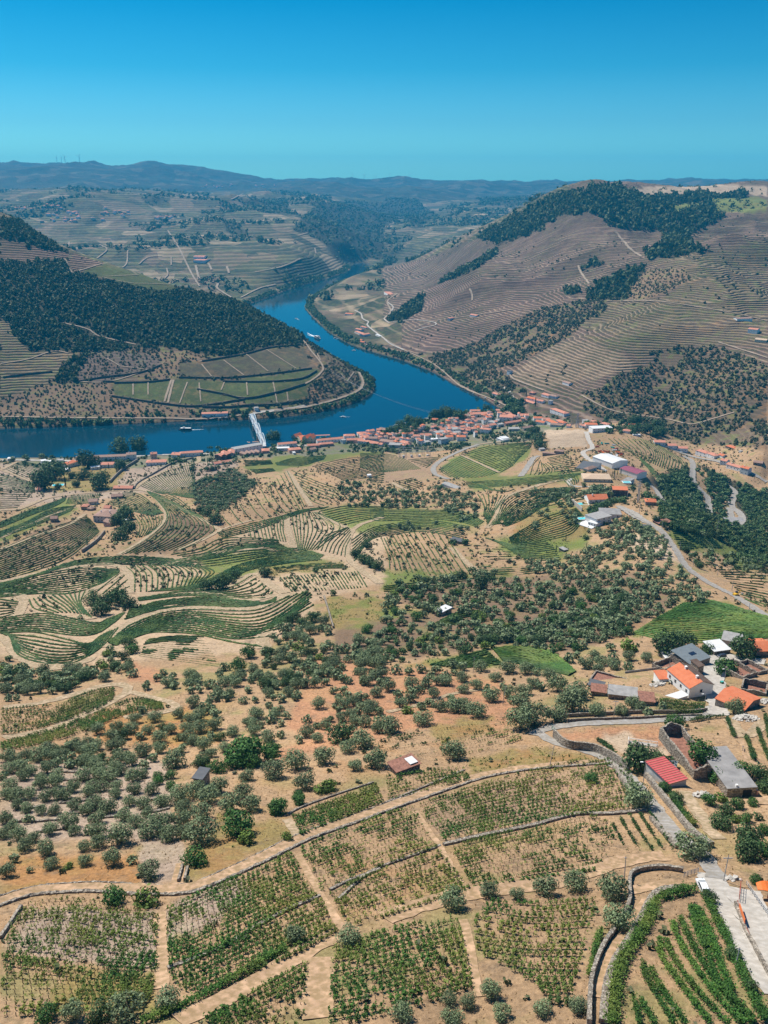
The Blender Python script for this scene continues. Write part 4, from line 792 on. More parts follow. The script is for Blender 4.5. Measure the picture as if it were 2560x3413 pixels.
R_('central plot under the walled path', 'h', [[(718,568),(1000,438),(1268,322)],[(718,700),(950,580),(1320,420)],[(722,815),(1000,700),(1370,502)]], 16, dens=.72)
R_('plot left of the stepped cross path', 'h', [[(722,845),(1100,660),(1400,522)],[(760,900),(1100,740),(1430,590)],[(850,930),(1200,790),(1460,655)]], 8, dens=.8)
R_('green hedge row beside the lower track', 'h', [[(600,1060),(790,985),(1000,872),(1180,765),(1250,742)]], 1, w=1.5, h=1.3)
R_('triangular plot between the lower tracks', 'h', [[(880,1045),(1100,922),(1340,790)],[(900,1062),(1150,990),(1330,900)],[(950,1100),(1150,1085),(1320,1060)]], 8, dens=.85)
R_('dense plot in the bottom centre', 'i', [[(-230,738),(0,665),(320,590)],[(-240,880),(0,830),(360,740)],[(-250,1060),(-100,1035),(100,985),(392,890)]], 16, dens=.85)
R_('large striped plot in the bottom centre', 'i', [[(450,532),(700,540),(925,520)],[(380,600),(620,650),(895,640)],[(390,745),(600,770),(860,775)],[(640,880),(700,890),(830,900)],[(700,960),(760,970),(815,975)]], 18, dens=.9)
R_('sparse plot above the olive track', 'i', [[(285,295),(600,218),(930,160)],[(330,385),(650,300),(1000,240)],[(380,472),(700,425),(920,392)]], 12, dens=.5)
R_('largest plot right of the cross path', 'i', [[(150,112),(500,0),(1010,-115)],[(190,190),(560,95),(1080,10)],[(250,262),(650,182),(1120,112)]], 15, dens=.68)
R_('plot between wall and stepped path', 'i', [[(-365,305),(-100,192),(128,120)],[(-280,482),(0,372),(232,290)]], 10, dens=.7)
R_('plot left of the upper olive track', 'i', [[(-238,502),(0,392),(250,312)],[(-165,640),(100,562),(372,472)]], 9, dens=.7)
R_('steep rows beside the lane bank', 'i', [[(975,172),(1010,240),(1055,320)],[(1060,155),(1110,240),(1160,310)],[(1145,142),(1200,225),(1248,308)]], 5, dens=.6)
for j, (pts, w_) in enumerate([([(1120,795),(1125,850),(1190,960),(1255,1075)],1.0),([(1145,822),(1200,920),(1310,1075)],1.0),([(1188,690),(1195,770),(1270,880),(1415,1075)],1.0),([(1212,700),(1255,790),(1350,920),(1495,1075)],1.0),
   ([(1242,620),(1270,700),(1350,830),(1450,960),(1560,1075)],1.0),([(1275,605),(1330,720),(1400,840),(1500,970),(1600,1075)],1.1),([(1328,548),(1350,640),(1392,740)],1.5),([(1350,560),(1400,660),(1440,780),(1500,930)],1.3),([(1395,745),(1430,860),(1540,990),(1600,1060)],1.1),
   ([(1388,495),(1430,600),(1500,740),(1560,880),(1650,1060)],1.6),([(1072,940),(1105,1075)],.9),([(1100,955),(1175,1075)],.9)]):
    R_('curved plot inside the lower right wall', 'i', [pts], 1, w=w_, h=1.25); ROWS[-1].update(k=j, n=12)
R_('thick vine hedge on the pale wall', 'i', [[(1352,478),(1250,502),(1175,528),(1145,600),(1095,690),(1040,770),(1010,850),(995,950),(985,1080)]], 1, w=2.0, h=1.6)
R_('lone strip beside the dark ditch', 'i', [[(938,652),(910,740),(882,862)]], 1, w=1.0, h=1.2)
R_('weedy terraces left of the round bush', 'g', [[(-120,745),(0,690),(0,650)],[(0,600),(100,585),(180,580)],[(0,700),(120,680),(240,658)]], 8, dens=.45)
R_('small plot beside the little shed', 'g', [[(5,770),(180,745),(350,722)],[(15,868),(200,820),(375,775)]], 7, dens=.75)
R_('upper bank of straggling vines', 'g', [[(195,570),(400,540),(550,510)],[(270,680),(450,645),(600,600)]], 7, dens=.42)
R_('dense vine pergola in front of the white house', 'g', [[(1165,440),(1280,448),(1390,462)],[(1230,488),(1310,492),(1380,490)]], 4, w=1.5, h=1.6)
R_('vine strip along the right farm track', 'g', [[(1562,592),(1580,640),(1600,700)]], 1, w=1.3, h=1.3)
R_('outer vine strips at the right edge', 'g', [[(1612,560),(1640,640),(1680,730)],[(1645,500),(1665,600),(1700,660)]], 2, w=1.2, h=1.2)
R_('bright vine strip right of the lane wall', 'g', [[(1240,840),(1270,900),(1340,985)]], 1, w=2.2, h=1.4)
R_('green hedge rows along the ruined yard', 'n', [[(930,905),(1080,880),(1260,858)],[(1275,870),(1310,960),(1350,1055)]][:1], 1, w=1.4, h=1.5)
R_('green hedge on the yard east side', 'n', [[(1275,870),(1310,960),(1350,1055)]], 1, w=1.2, h=1.4)
R_('weeds along the red yard wall', 'o', [[(80,185),(160,235),(240,295)]], 1, w=1.5, h=1.1)
# --- building the rows
def near_row(r):
    if r['d'] < .97: r['d'] *= .86
    W = resample(r['W'], .22); n_ = len(W); W = W[2:-2] if n_ > 12 else W; n_ = len(W)
    nn = normals(W); z = hgt(W[:,0], W[:,1]); r_ = np.random.default_rng(int(r['size']*1e4) % 99991)
    s_ = np.arange(n_)*.22
    if r['d'] < .97:
        pl = .5+.5*np.cos(2*np.pi*s_/1.25 + r_.random()*6); k_ = vnoise(s_/2.2, s_*0+r['k']*7.3, 5)*.55 + vnoise(W[:,0]/9, W[:,1]/9, 8)*.45
        amp = np.clip((k_ - (1-r['d'])*.80)*5, 0, 1)*(.12+1.25*pl**1.6); amp[(k_ < (1-r['d'])*.80)] *= 0
        pid = np.floor(s_/1.25+r_.random()).astype(int); ps = r_.random(pid.max()+2); amp = amp*(.45+1.0*ps[pid])*(ps[pid] > .12)
        amp = np.maximum(amp, (pl > .93)*.30*(ps[pid] > .3))
    else: amp = .45+.9*vnoise(s_/1.1, s_*0+r['k']*3.1, 5)
    far_ = np.clip((r['Y']-100)/260, 0, 1); lam = (22-11*far_)*r['w']
    cnt = r_.poisson(np.clip(amp, 0, 2)*lam); i = np.repeat(np.arange(n_), cnt); m = len(i)
    if m < 4: return None
    a = amp[i]; hh = r['h']*(.5+.55*np.minimum(a, 1)); cr = r_.normal(size=m)*.30*r['w']*(.5+.5*np.minimum(a, 1)); up = .25+r_.random(m)**.8*hh
    al = (r_.random(m)-.5)*.3; d_ = np.stack([nn[i,1], -nn[i,0]], 1)
    c_ = np.stack([W[i,0]+nn[i,0]*cr+d_[:,0]*al, W[i,1]+nn[i,1]*cr+d_[:,1]*al, z[i]+up], 1)
    nrm = unit(r_, m); nrm[:,2] = np.abs(nrm[:,2])+.5; nrm /= np.linalg.norm(nrm, axis=1)[:,None]
    return quads(c_, nrm, .21+.20*r_.random(m)+.14*far_, r_), W, z, nn, amp
def box_np(c, sx_, sy_, sz_, lean=(0,0)):
    c = np.asarray(c); n = len(c); o = np.array([(-1,-1,0),(1,-1,0),(1,1,0),(-1,1,0),(-1,-1,1),(1,-1,1),(1,1,1),(-1,1,1)], float)
    V = c[:,None,:] + o[None]*np.stack(np.broadcast_arrays(sx_, sy_, sz_), -1).reshape(-1,1,3)
    F = np.array([(0,3,2,1),(4,5,6,7),(0,1,5,4),(1,2,6,5),(2,3,7,6),(3,0,4,7)]); return V.reshape(-1,3), (F[None]+np.arange(n)[:,None,None]*8).reshape(-1,4)
def far_row(r):
    W = resample(r['W'], max(1.1, r['Y']*.0022)); n_ = len(W)
    if n_ < 3: return None
    nn = normals(W); z = hgt(W[:,0], W[:,1]); s_ = np.arange(n_)
    am = .8+.45*vnoise(W[:,0]/2.2, W[:,1]/2.2, 6); k_ = vnoise(W[:,0]/7, W[:,1]/7, 9)
    am = np.where(k_ < (1-r['d'])*.95+.06, .12, am); w_ = r['w']*(.40 if r['w'] > 1.15 else .46)*am; h_ = r['h']*.82*am
    jt = (rng.random((n_,5))-.5)*.35*r['w']
    pr = [(-1,-.3),(-.85,.7),(0,1),(.85,.7),(1,-.3)]
    V = np.stack([np.stack([W[:,0]+nn[:,0]*(a*w_+jt[:,q]), W[:,1]+nn[:,1]*(a*w_+jt[:,q]), z+b*h_+(jt[:,q] if b > 0 else 0)], 1) for q, (a, b) in enumerate(pr)], 1)
    ix = np.arange(n_*5).reshape(n_, 5); F = np.stack([ix[:-1,:-1], ix[:-1,1:], ix[1:,1:], ix[1:,:-1]], -1).reshape(-1, 4)
    return V.reshape(-1, 3), F
ORD = ['first','second','third','fourth','fifth','sixth','seventh','eighth','ninth','tenth','eleventh','twelfth','thirteenth','fourteenth','fifteenth','sixteenth','seventeenth','eighteenth','nineteenth','twentieth','twenty-first','twenty-second','twenty-third','twenty-fourth','twenty-fifth','twenty-sixth']
def ordn(k, n):
    if n == 1: return 'single'
    return ORD[k] if k < len(ORD) else 'last'
ROWS.sort(key=lambda r: -r['size'])
FD = {}
for r in ROWS: FD.setdefault(r['f'], []).append(r)
for f, L in FD.items():      # which side the first row is on
    a = min(L, key=lambda r: r['k']); b = max(L, key=lambda r: r['k'])
    pa = project(a['W'][:,0].mean(), a['W'][:,1].mean(), 200.); ca = gp
    dx = b['W'][:,0].mean()-a['W'][:,0].mean(); dy = b['W'][:,1].mean()-a['W'][:,1].mean()
    L[0]['side'] = None
    for r in L: r['side'] = ('left' if dx > 0 else 'right') if abs(dx) > abs(dy) else ('back' if dy < 0 else 'front')
SV, SF, so_ = [], [], 0
NROW = 300
for i, r in enumerate(ROWS):
    near_ = r['Y'] < 330
    if i < NROW:
        lab = f"{'dense' if r['d'] > .9 else 'patchy'} {ordn(r['k'], r['n'])} vine row{'' if r['n'] == 1 else ' from the '+r['side']} in the {r['f']}"
        lab = ' '.join(lab.replace('the the', 'the').split()[:16])
        if near_:
            q = near_row(r)
            if q is None: continue
            (V, F), W, z, nn, amp = q
            o = mesh_np('vine_row', V, F, m_vine); tag(o, lab, 'vine row', 'vine rows of the '+r['f'], 'thing')
            st_ = np.arange(3, len(W)-1, 6); c_ = np.stack([W[st_,0], W[st_,1], z[st_]-.1], 1)
            V2, F2 = box_np(c_, .045, .045, .75+.2*rng.random(len(st_)))
            if r['d'] < .97 or r['w'] < 1.6:
                o2 = mesh_np('vine_stems', V2, F2, m_wood, parent=o)
        else:
            q = far_row(r)
            if q is None: continue
            o = mesh_np('vine_row', q[0], q[1], m_vineb if ('bright' in r['f'] or 'lens right' in r['f'] or 'green plot' in r['f']) else m_vinef); tag(o, lab, 'vine row', 'vine rows of the '+r['f'], 'thing')
    else:
        q = near_row(r) if near_ else None
        q = q[0] if q else far_row(r)
        if q is None: continue
        SV.append(q[0]); SF.append(q[1]+so_); so_ += len(q[0])
print('rows', len(ROWS))
if SV: tag(mesh_np('vineyard_rows', np.concatenate(SV), np.concatenate(SF), m_vinef), 'remaining green vine rows striping the terraced middle slopes', kind='stuff')
# ---------------------------------------------------------------- trees
m_olive = leafmat('olive_leaves', (.085,.125,.052), (.255,.315,.165))
m_green = leafmat('citrus_leaves', (.025,.085,.018), (.09,.20,.04))
m_dark = leafmat('dark_leaves', (.03,.07,.022), (.10,.165,.055))
m_lime = leafmat('lime_leaves', (.07,.13,.02), (.19,.27,.05))
m_forest = leafmat('forest_leaves', (.024,.046,.018), (.075,.11,.035), (.10,.12,.035))
m_shrub = leafmat('shrub_leaves', (.035,.045,.022), (.115,.12,.06), (.09,.12,.04))
m_trunk = mat('tree_bark', (.16,.125,.095), .95, .35, 2)
def crown_np(seed, n, lobes, flat=.8, leaf=.16, lo=.25):
    """leaves spread through several lobes; unit crown radius about 1, base at z=0"""
    r_ = np.random.default_rng(seed); C_, N_, S_ = [], [], []
    L = []
    for k in range(lobes):
        a = k*2.4+r_.random(); d = (0 if k == 0 else .35+.3*r_.random()); rr = (.72 if k == 0 else .34+.24*r_.random())
        L.append((math.cos(a)*d, math.sin(a)*d, (.95+.5*(r_.random()-.5)) if k else 1.05, rr))
    tot = sum(l[3]**2 for l in L)
    for x, y, z, rr in L:
        m = int(n*rr*rr/tot); u = unit(r_, m); rad = rr*(1-.45*r_.random(m)**2.2)*(1+.16*np.sin(u[:,0]*5+seed)*np.cos(u[:,1]*6))
        p = u*rad[:,None]; p[:,2] *= flat; p += (x, y, z); nn = u+unit(r_, m)*.75; nn[:,2] += .25
        C_.append(p); N_.append(nn/np.linalg.norm(nn, axis=1)[:,None]); S_.append(leaf*(.6+.9*r_.random(m)))
    C_ = np.concatenate(C_); C_[:,2] = np.maximum(C_[:,2]-lo, .18)
    return quads(C_, np.concatenate(N_), np.concatenate(S_), r_)
def tube_np(P_, rad, k=6):
    P_ = np.array(P_, float); V = []; n = len(P_)
    for i in range(n):
        d = P_[min(i+1, n-1)]-P_[max(i-1, 0)]; d /= np.linalg.norm(d)+1e-9; a = np.cross(d, (1,0,0) if abs(d[0]) < .8 else (0,1,0)); a /= np.linalg.norm(a); b = np.cross(d, a)
        for q in range(k):
            t = 2*math.pi*q/k; V.append(P_[i]+(a*math.cos(t)+b*math.sin(t))*rad[i])
    F = [(i*k+q, i*k+(q+1)%k, (i+1)*k+(q+1)%k, (i+1)*k+q) for i in range(n-1) for q in range(k)]
    return np.array(V), np.array(F)
def join(parts):
    V, F, o = [], [], 0
    for v, f in parts: V.append(v); F.append(np.asarray(f)+o); o += len(v)
    return np.concatenate(V), np.concatenate(F)
def trunk_np(seed, th=.10, up=.8, limbs=4):
    r_ = np.random.default_rng(seed); P_ = [(0,0,-.25),(r_.normal()*.03,r_.normal()*.03,.18),(r_.normal()*.06,r_.normal()*.06,.42)]
    parts = [tube_np(P_, [th*1.25, th, th*.85])]
    for k in range(limbs):
        a = k*2*math.pi/limbs+r_.random(); d = .35+.25*r_.random()
        parts.append(tube_np([P_[-1], (math.cos(a)*d*.5, math.sin(a)*d*.5, .42+up*.3), (math.cos(a)*d, math.sin(a)*d, .42+up*(.45+.3*r_.random()))], [th*.6, th*.4, th*.15], 5))
    return join(parts)
KIND = {}
def kind(name, label, mt, variants, n, lobes, flat=.8, leaf=.16, lo=.25, th=.1, up=.8):
    KIND[name] = dict(label=label, mat=mt, v=[(mesh_np(name+'_crown', *crown_np(s_*7+len(name), n, lobes, flat, leaf, lo), mt, coll=False), mesh_np(name+'_trunk', *trunk_np(s_, th, up), m_trunk, coll=False)) for s_ in range(variants)])
kind('olive_tree', 'grey-green olive tree', m_olive, 6, 1500, 9, .80, .115)
kind('small_olive', 'small grey-green olive tree', m_olive, 5, 420, 6, .85, .20)
kind('citrus_tree', 'round bright green fruit tree', m_green, 4, 1200, 6, .82, .125, .38)
kind('dark_tree', 'dark green leafy tree', m_dark, 4, 1200, 7, .95, .135, .3)
kind('lime_shrub', 'yellow-green shrub', m_lime, 3, 380, 5, .8, .22, .5)
def cyp(seed):
    r_ = np.random.default_rng(seed); n = 260; z = r_.random(n)**.85; rad = .17*np.sin(np.clip(z*1.02, .04, 1)*math.pi)**.6*(1-.35*z); a = r_.random(n)*6.283
    c_ = np.stack([np.cos(a)*rad, np.sin(a)*rad, z*2.1+.06], 1); nn = np.stack([np.cos(a), np.sin(a), a*0+.3], 1); nn /= np.linalg.norm(nn, axis=1)[:,None]
    return quads(c_, nn, .14+.1*r_.random(n), r_)
KIND['cypress_tree'] = dict(label='tall dark cypress', mat=m_dark, v=[(mesh_np('cypress_crown', *cyp(s_), m_dark, coll=False), mesh_np('cypress_trunk', *tube_np([(0,0,-.1),(0,0,.5)], [.04,.03]), m_trunk, coll=False)) for s_ in range(3)])
def zdepth(x, y, z): return y*cp-(z-CH)*sp
TREES = []
def plant(kd, px, py, rpx, zone, exact=True, base=.62):
    """px,py: crown centre in photo pixels, rpx: crown radius in photo pixels"""
    P3 = gp(px, py+rpx*base)[0]; zd = zdepth(*P3); rad = rpx*zd/FPX
    if kd == 'cypress_tree': rad *= 1.0
    TREES.append(dict(k=kd, p=P3, r=rad, px=px, py=py, rp=rpx, zone=zone, ex=exact))
def plants(t, kd, L, zone, base=.62):
    k_ = TILE[t][2]
    for e in L:
        P_ = T(t, [e[:2]])[0]; plant(e[3] if len(e) > 3 else kd, P_[0], P_[1], e[2]*k_, zone, True, base)
O, G_, DK, LM, CY = 'olive_tree', 'citrus_tree', 'dark_tree', 'lime_shrub', 'cypress_tree'
plants('h', O, [(30,165,28),(85,235,30),(110,285,30),(150,250,25),(215,215,32),(300,180,38),(425,165,32),(200,300,35),(220,360,30),(28,395,30),(65,340,20),(370,350,27),(490,345,36),(575,345,22),(425,270,32),(365,285,25),(525,240,50),(655,210,46),(735,235,36),(700,180,40),(870,230,60),(780,170,40),(790,120,36),(870,140,42),(1000,105,46),(1080,105,38),(1050,50,35),(650,390,44),(500,60,25),(465,115,36),(410,100,36),(380,130,30),(540,150,32),(620,100,30),(700,90,32),(640,140,25),(590,180,30),(255,60,30),(180,130,24),(125,170,20),(240,130,24),(120,120,25),(780,60,42),(850,40,36),(900,70,40),(950,30,40),(330,110,30),(290,60,30),(60,200,28),(15,230,28),(80,110,24),(30,60,26),(200,70,30),(130,60,30),(320,30,28),(450,30,26),(580,40,28),(660,40,28),(560,95,24),(300,370,18,LM),(130,390,14)], 'olive slope above the walled path')
plants('h', G_, [(1030,195,62),(1200,120,36),(1295,90,22),(845,330,48),(490,505,50),(640,500,54,LM),(1070,250,34,LM),(1240,245,24,LM),(740,25,22),(685,5,22),(1050,-120,70),(1170,-130,36),(940,-60,36),(1010,-75,36),(685,-15,26),(738,-22,24),(1290,60,20),(1405,30,34,LM)], 'dry plot above the walled path')
plants('h', O, [(1275,670,38),(1505,680,40),(730,950,54),(560,985,66),(320,1005,46),(210,1005,46,G_),(430,1005,48,DK)], 'bottom left vineyards')
plants('i', O, [(305,520,50),(450,480,36),(572,495,28),(700,465,46),(825,445,46),(980,470,62),(1005,600,56),(1325,285,68),(1095,75,58),(465,915,38),(510,1000,38),(75,1005,46),(365,960,32),(280,945,28),(290,1030,46),(685,985,38),(830,970,38),(1405,505,32,DK),(1505,755,30,DK),(1585,890,28,DK),(895,10-20,30,G_)], 'lower vineyards')
plants('i', G_, [(1210,30,26),(1265,80,28,DK),(1400,85,32),(1450,75,26,LM),(1450,180,40,DK),(1480,130,32,DK),(1495,35,28),(1525,105,28),(1590,95,24),(1520,165,24,LM),(1565,165,26),(1615,160,18),(1640,215,26),(1575,255,55,DK),(1560,310,50,DK),(1640,300,42),(1600,430,25),(1440,-20,34),(1540,-45,40),(1620,-30,36,DK),(1640,30,30,DK)], 'citrus orchard beside the flat roof')
plants('g', O, [(585,525,54),(650,500,52),(740,495,42),(815,440,60),(830,400,42),(910,480,36),(300,655,42),(1100,700,62,DK),(1140,680,46,DK),(1190,705,42,DK),(1370,665,58,G_),(1510,465,38),(1470,290,42,G_),(1545,215,52,DK),(1210,200,58,DK),(1290,178,44,DK),(1395,215,26,DK),(750,370,38),(715,330,26),(605,390,28),(675,375,22),(590,440,40),(540,400,30),(480,335,24),(470,415,34),(400,370,24),(345,385,24),(340,335,25),(270,350,25),(215,405,24),(165,375,13),(120,360,30),(150,390,20),(70,445,26),(100,475,22,LM),(30,545,40),(165,515,36),(240,460,30),(300,460,36),(400,480,36),(350,460,36),(20,370,30),(-30,400,26),(1250,530,40,G_),(1210,810,24,DK)], 'middle grove by the village')
plants('g', O, [(870,275,30),(905,240,24),(935,265,26),(990,280,26),(985,250,22),(920,300,24),(800,255,22),(830,240,18),(1060,245,24),(1055,290,22),(980,205,20),(1130,250,24),(1050,195,34,LM),(535,295,30),(610,300,30),(660,310,20),(225,305,22),(265,330,20),(420,290,26),(160,300,20),(50,305,22),(1025,480,26),(1070,450,30),(1110,465,24),(1140,485,22),(1200,465,20),(1630,205,30),(1500,300,22),(300,280,20),(340,290,20)], 'grove north of the village')
plants('e', O, [(420,560,28),(505,550,26),(585,515,24),(670,508,26),(620,480,18),(775,492,24),(840,440,28),(865,550,32),(740,560,26),(640,560,24),(760,690,46),(690,640,28),(620,650,34),(880,630,34),(970,640,26),(1005,570,26),(930,540,28),(1070,760,28),(1185,740,42),(1280,700,44),(1320,790,38),(1400,680,40),(1480,580,44,DK),(1565,605,44),(1500,640,28),(1620,690,44),(1580,530,26),(1640,520,22),(1375,450,26),(1410,540,24),(1160,590,30),(1325,570,30),(1105,490,30),(1190,640,20),(1530,715,28)], 'slope below the gravel hairpin')
plants('e', G_, [(1080,655,62),(1170,672,32),(1090,700,34),(1290,860,30),(1200,895,38),(1425,800,30,LM),(1030,285,32),(1075,230,30),(1290,200,26,LM),(1590,125,24),(560,185,26,DK),(575,215,24),(1385,245,20,LM)], 'slope below the gravel hairpin')
plants('c', DK, [(380,310,42),(235,355,48),(190,400,45),(360,370,28),(430,400,42),(520,330,26),(520,570,36),(545,540,34),(560,600,30),(520,630,30),(930,560,26),(405,905,34),(460,920,32),(520,900,40),(440,950,34),(560,920,30),(1150,790,28),(950,840,34),(1590,675,20),(525,250,38),(595,245,34),(1180,205,30),(1540,710,22),(1570,735,24),(1600,750,22),(1630,760,22),(900,530,24),(870,520,20),(900,845,28),(990,825,22),(1020,800,20),(1280,985,24),(1250,1000,24),(1365,580+200,14),(1275,860,12),(1320,880,12),(1440,880,14)], 'middle terraces')
plants('d', DK, [(650,180,22),(665,210,26),(670,240,24),(420,840,34),(300,660,14),(350,660,16),(760,495,16),(870,640,12),(1090,130,22),(1130,170,26),(1180,150,24),(260,100,26),(290,105,26),(220,110,22),(110,135,22),(130,170,20),(440,80,18),(330,800,24,DK),(140,980,24,G_),(300,990,18,G_),(640,150,18)], 'middle slopes')
for t, L in (('l', [(785,195,30),(920,205,32),(860,245,24),(925,285,24),(940,250,30),(1355,245,22),(1318,225,14),(520,370,40),(345,330,16),(345,100+250,16),(138,495,22),(1640,200,22)]), ('m', [(445,460,26),(495,455,24),(430,470,16),(468,465,18)]), ('g', [(690-500,0,1)][:0]), ('d', [(398,635,10),(808,715,12),(846,705,12),(680,730,14),(743,685,14),(875,670,12),(785,640,14)]), ('j', [(1385,95,34),(1313,25,26),(1205,230,18)])):
    for x, y, hh in L:
        P_ = T(t, [(x, y)])[0]; hp = hh*TILE[t][2]; g_ = gp(P_[0], P_[1]+hp)[0]; TREES.append(dict(k=CY, p=g_, r=hp*zdepth(*g_)/FPX, px=P_[0], py=P_[1], rp=hp, zone='middle slopes', ex=True))
RK = np.concatenate([np.c_[w_, np.full(len(w_), wd/2)] for w_, wd in RDN])
from mathutils import kdtree
_kd = kdtree.KDTree(len(RK)); [_kd.insert((a, b, 0), i) for i, (a, b, c_) in enumerate(RK)]; _kd.balance()
def clear_of_roads(P_, margin):
    out = np.ones(len(P_), bool)
    for i, p_ in enumerate(P_):
        co, k, d = _kd.find((p_[0], p_[1], 0)); out[i] = d > RK[k,2]+margin
    return out
# filling the groves: (tile, outline, spacing, radius, kinds, zone)
def grove(t, poly, sp_, rad, kinds, zone, prob=1.0, seed=1):
    P_ = T(t, poly); k_ = TILE[t][2]; sp_ *= k_; rad *= k_; r_ = np.random.default_rng(seed+len(poly)); lo, hi = P_.min(0), P_.max(0)
    pts = []
    for y in np.arange(lo[1], hi[1], sp_*.8):
        for x in np.arange(lo[0]+(int(y/sp_/.8) % 2)*sp_/2, hi[0], sp_):
            pts.append((x+r_.normal()*sp_*.2, y+r_.normal()*sp_*.18))
    pts = np.array(pts); pts = pts[inside(pts[:,0], pts[:,1], P_)]
    pw = gp(pts[:,0], pts[:,1]+rad); nr_ = clear_of_roads(pw, 2.5); pts = pts[nr_]; ex = np.array([(e['px'], e['py'], e['rp']) for e in TREES if e['ex']])
    cl = vnoise(pts[:,0]/(sp_*3), pts[:,1]/(sp_*3), seed)
    for (x, y), c_ in zip(pts, cl):
        if r_.random() > prob*(.55+.9*c_): continue
        if len(ex) and (np.hypot(ex[:,0]-x, (ex[:,1]-y)*1.2) < ex[:,2]*.9+rad*.55).any(): continue
        plant(kinds[r_.integers(len(kinds))], x, y, rad*(.7+.55*r_.random()), zone, False)
SO = 'small_olive'
grove('e', [(0,260),(60,300),(430,300),(560,270),(600,330),(540,350),(250,390),(60,455),(0,440)], 34, 20, [O,O,DK,SO], 'slope above the gravel hairpin', .8)
grove('e', [(620,350),(700,310),(830,300),(1000,290),(1130,230),(1250,60),(1360,80),(1400,200),(1440,300),(1300,420),(1230,560),(1050,540),(900,500),(820,440),(640,400)], 42, 21, [O,O,O,SO], 'bushy gully in the centre', .8)
grove('e', [(1440,150),(1659,150),(1659,560),(1500,520),(1400,470),(1440,330)], 42, 22, [O,O,O], 'bushy gully in the centre', .85)
grove('e', [(380,600),(560,520),(700,520),(860,480),(1050,560),(1050,640),(930,700),(740,740),(560,700),(240,720),(180,650)], 46, 25, [O,O,O,O,DK], 'slope below the gravel hairpin', .85)
grove('e', [(0,660),(180,640),(330,600),(420,700),(640,720),(760,760),(860,800),(800,1037),(0,1037)], 50, 28, [O], 'terraced olive slope on the left', .95)
grove('e', [(1000,560),(1150,480),(1400,500),(1659,420),(1659,560),(1400,600),(1190,640)], 60, 22, [O], 'reddish slope in the centre', .7)
grove('g', [(0,300),(220,290),(460,280),(560,330),(780,330),(820,370),(560,420),(460,500),(0,470)], 46, 21, [O,O,SO], 'reddish slope in the centre', .75)
grove('d', [(0,850),(400,760),(560,800),(1080,900),(1060,1040),(760,1140),(560,1100),(0,1180)], 36, 18, [O,O,DK,SO,O,G_,LM], 'dense grove across the middle', 1.0)
grove('d', [(720,990),(1000,930),(1040,1000),(1020,1060),(700,1090),(400,1080),(380,1040)], 26, 18, [DK,O,O], 'dense grove across the middle', 1.0)
grove('d', [(1060,600),(1200,640),(1280,760),(1420,900),(1280,930),(1060,1020),(900,880),(700,800),(560,740),(720,740),(860,700),(960,640)], 26, 14.5, [O,SO,O], 'knoll beside the ridge road', .8)
grove('d', [(1290,690),(1440,700),(1659,720),(1659,790),(1440,760),(1310,760)], 34, 15, [O,DK], 'strip under the ridge road', .8)
grove('d', [(0,415),(130,440),(250,410),(400,450),(400,560),(340,570),(240,500),(0,510)], 22, 11, [SO,DK,SO], 'saddle above the green strip', .85)
grove('d', [(560,430),(820,430),(860,600),(760,560),(640,600)], 30, 12, [SO], 'terraces under the villas', .65)
grove('m', [(235,790),(235,760),(330,715),(440,670),(530,660),(530,695),(440,710),(330,750),(260,800)], 22, 22, [DK], 'tall hedge between the two villas', 1.6)
grove('m', [(180,640),(240,590),(350,580),(420,640),(230,650)], 34, 24, [O,SO], 'gardens of the villas', 1.1)
grove('m', [(560,580),(700,560),(760,640),(860,740),(820,760),(660,680)], 40, 24, [O,DK], 'slope by the pylon', .9)
grove('m', [(430,860),(520,830),(640,850),(900,990),(300,995),(300,930)], 44, 26, [O,O,SO], 'knoll beside the ridge road', .8)
grove('m', [(0,600),(130,600),(130,700),(0,760)], 46, 26, [O,SO], 'gardens of the villas', .8)
grove('j', [(1100,330),(1350,340),(1330,400),(1180,400)], 40, 24, [DK,SO], 'bank behind the town', .8)
grove('d', [(0,580),(300,570),(440,590),(400,600),(200,600),(0,615)], 30, 11, [SO], 'round knoll rim', .8)
grove('d', [(850,400),(1000,420),(1000,470),(850,470)], 24, 12, [SO,DK], 'gardens of the villas', .8)
grove('c', [(830,400),(1000,340),(1110,400),(1040,470),(950,530),(840,490)], 13, 8.5, [SO,SO,DK], 'young olive plantation under the railway houses', 1.2)
grove('c', [(1480,390),(1659,420),(1659,500),(1560,510),(1440,480)], 22, 11, [DK,SO], 'scrubby saddle', .8)
grove('c', [(130,390),(260,350),(480,360),(480,430),(300,440),(150,450)], 34, 18, [DK,G_,DK], 'park around the blue pool', .8)
grove('c', [(370,880),(470,880),(560,870),(580,900),(450,980),(390,950)], 26, 17, [DK,G_], 'wooded pit', 1.2)
grove('c', [(1150,1040),(1360,960),(1440,1000),(1480,1150),(1659,1030),(1659,1296),(1000,1296),(1100,1200)], 42, 21, [O,O,O,DK], 'bushy gully in the centre', .75)
grove('c', [(0,1110),(60,1150),(200,1210),(420,1190),(500,1080),(600,1050),(600,1160),(500,1220),(300,1296),(0,1296)], 38, 20, [O,O,DK,LM], 'slope above the gravel hairpin', .85)
grove('c', [(0,590+50),(150,610),(300,560),(380,540),(360,560),(150,640),(0,680)], 24, 8, [SO], 'bank under the green ribbons', .7)
grove('d', [(1180,380),(1290,350),(1340,400),(1400,540),(1380,620),(1240,600),(1200,520)], 18, 13, [DK,DK,G_], 'valley wood beside the road', 1.3)
grove('d', [(1400,430),(1330,330),(1659,440),(1659,780),(1520,700),(1440,600)], 19, 13, [DK,DK,DK,G_], 'valley wood beside the tributary', 1.2)
grove('d', [(820,110),(1000,130),(1180,170),(1180,200),(980,190),(880,160)], 24, 12, [DK], 'trees behind the town', .7)
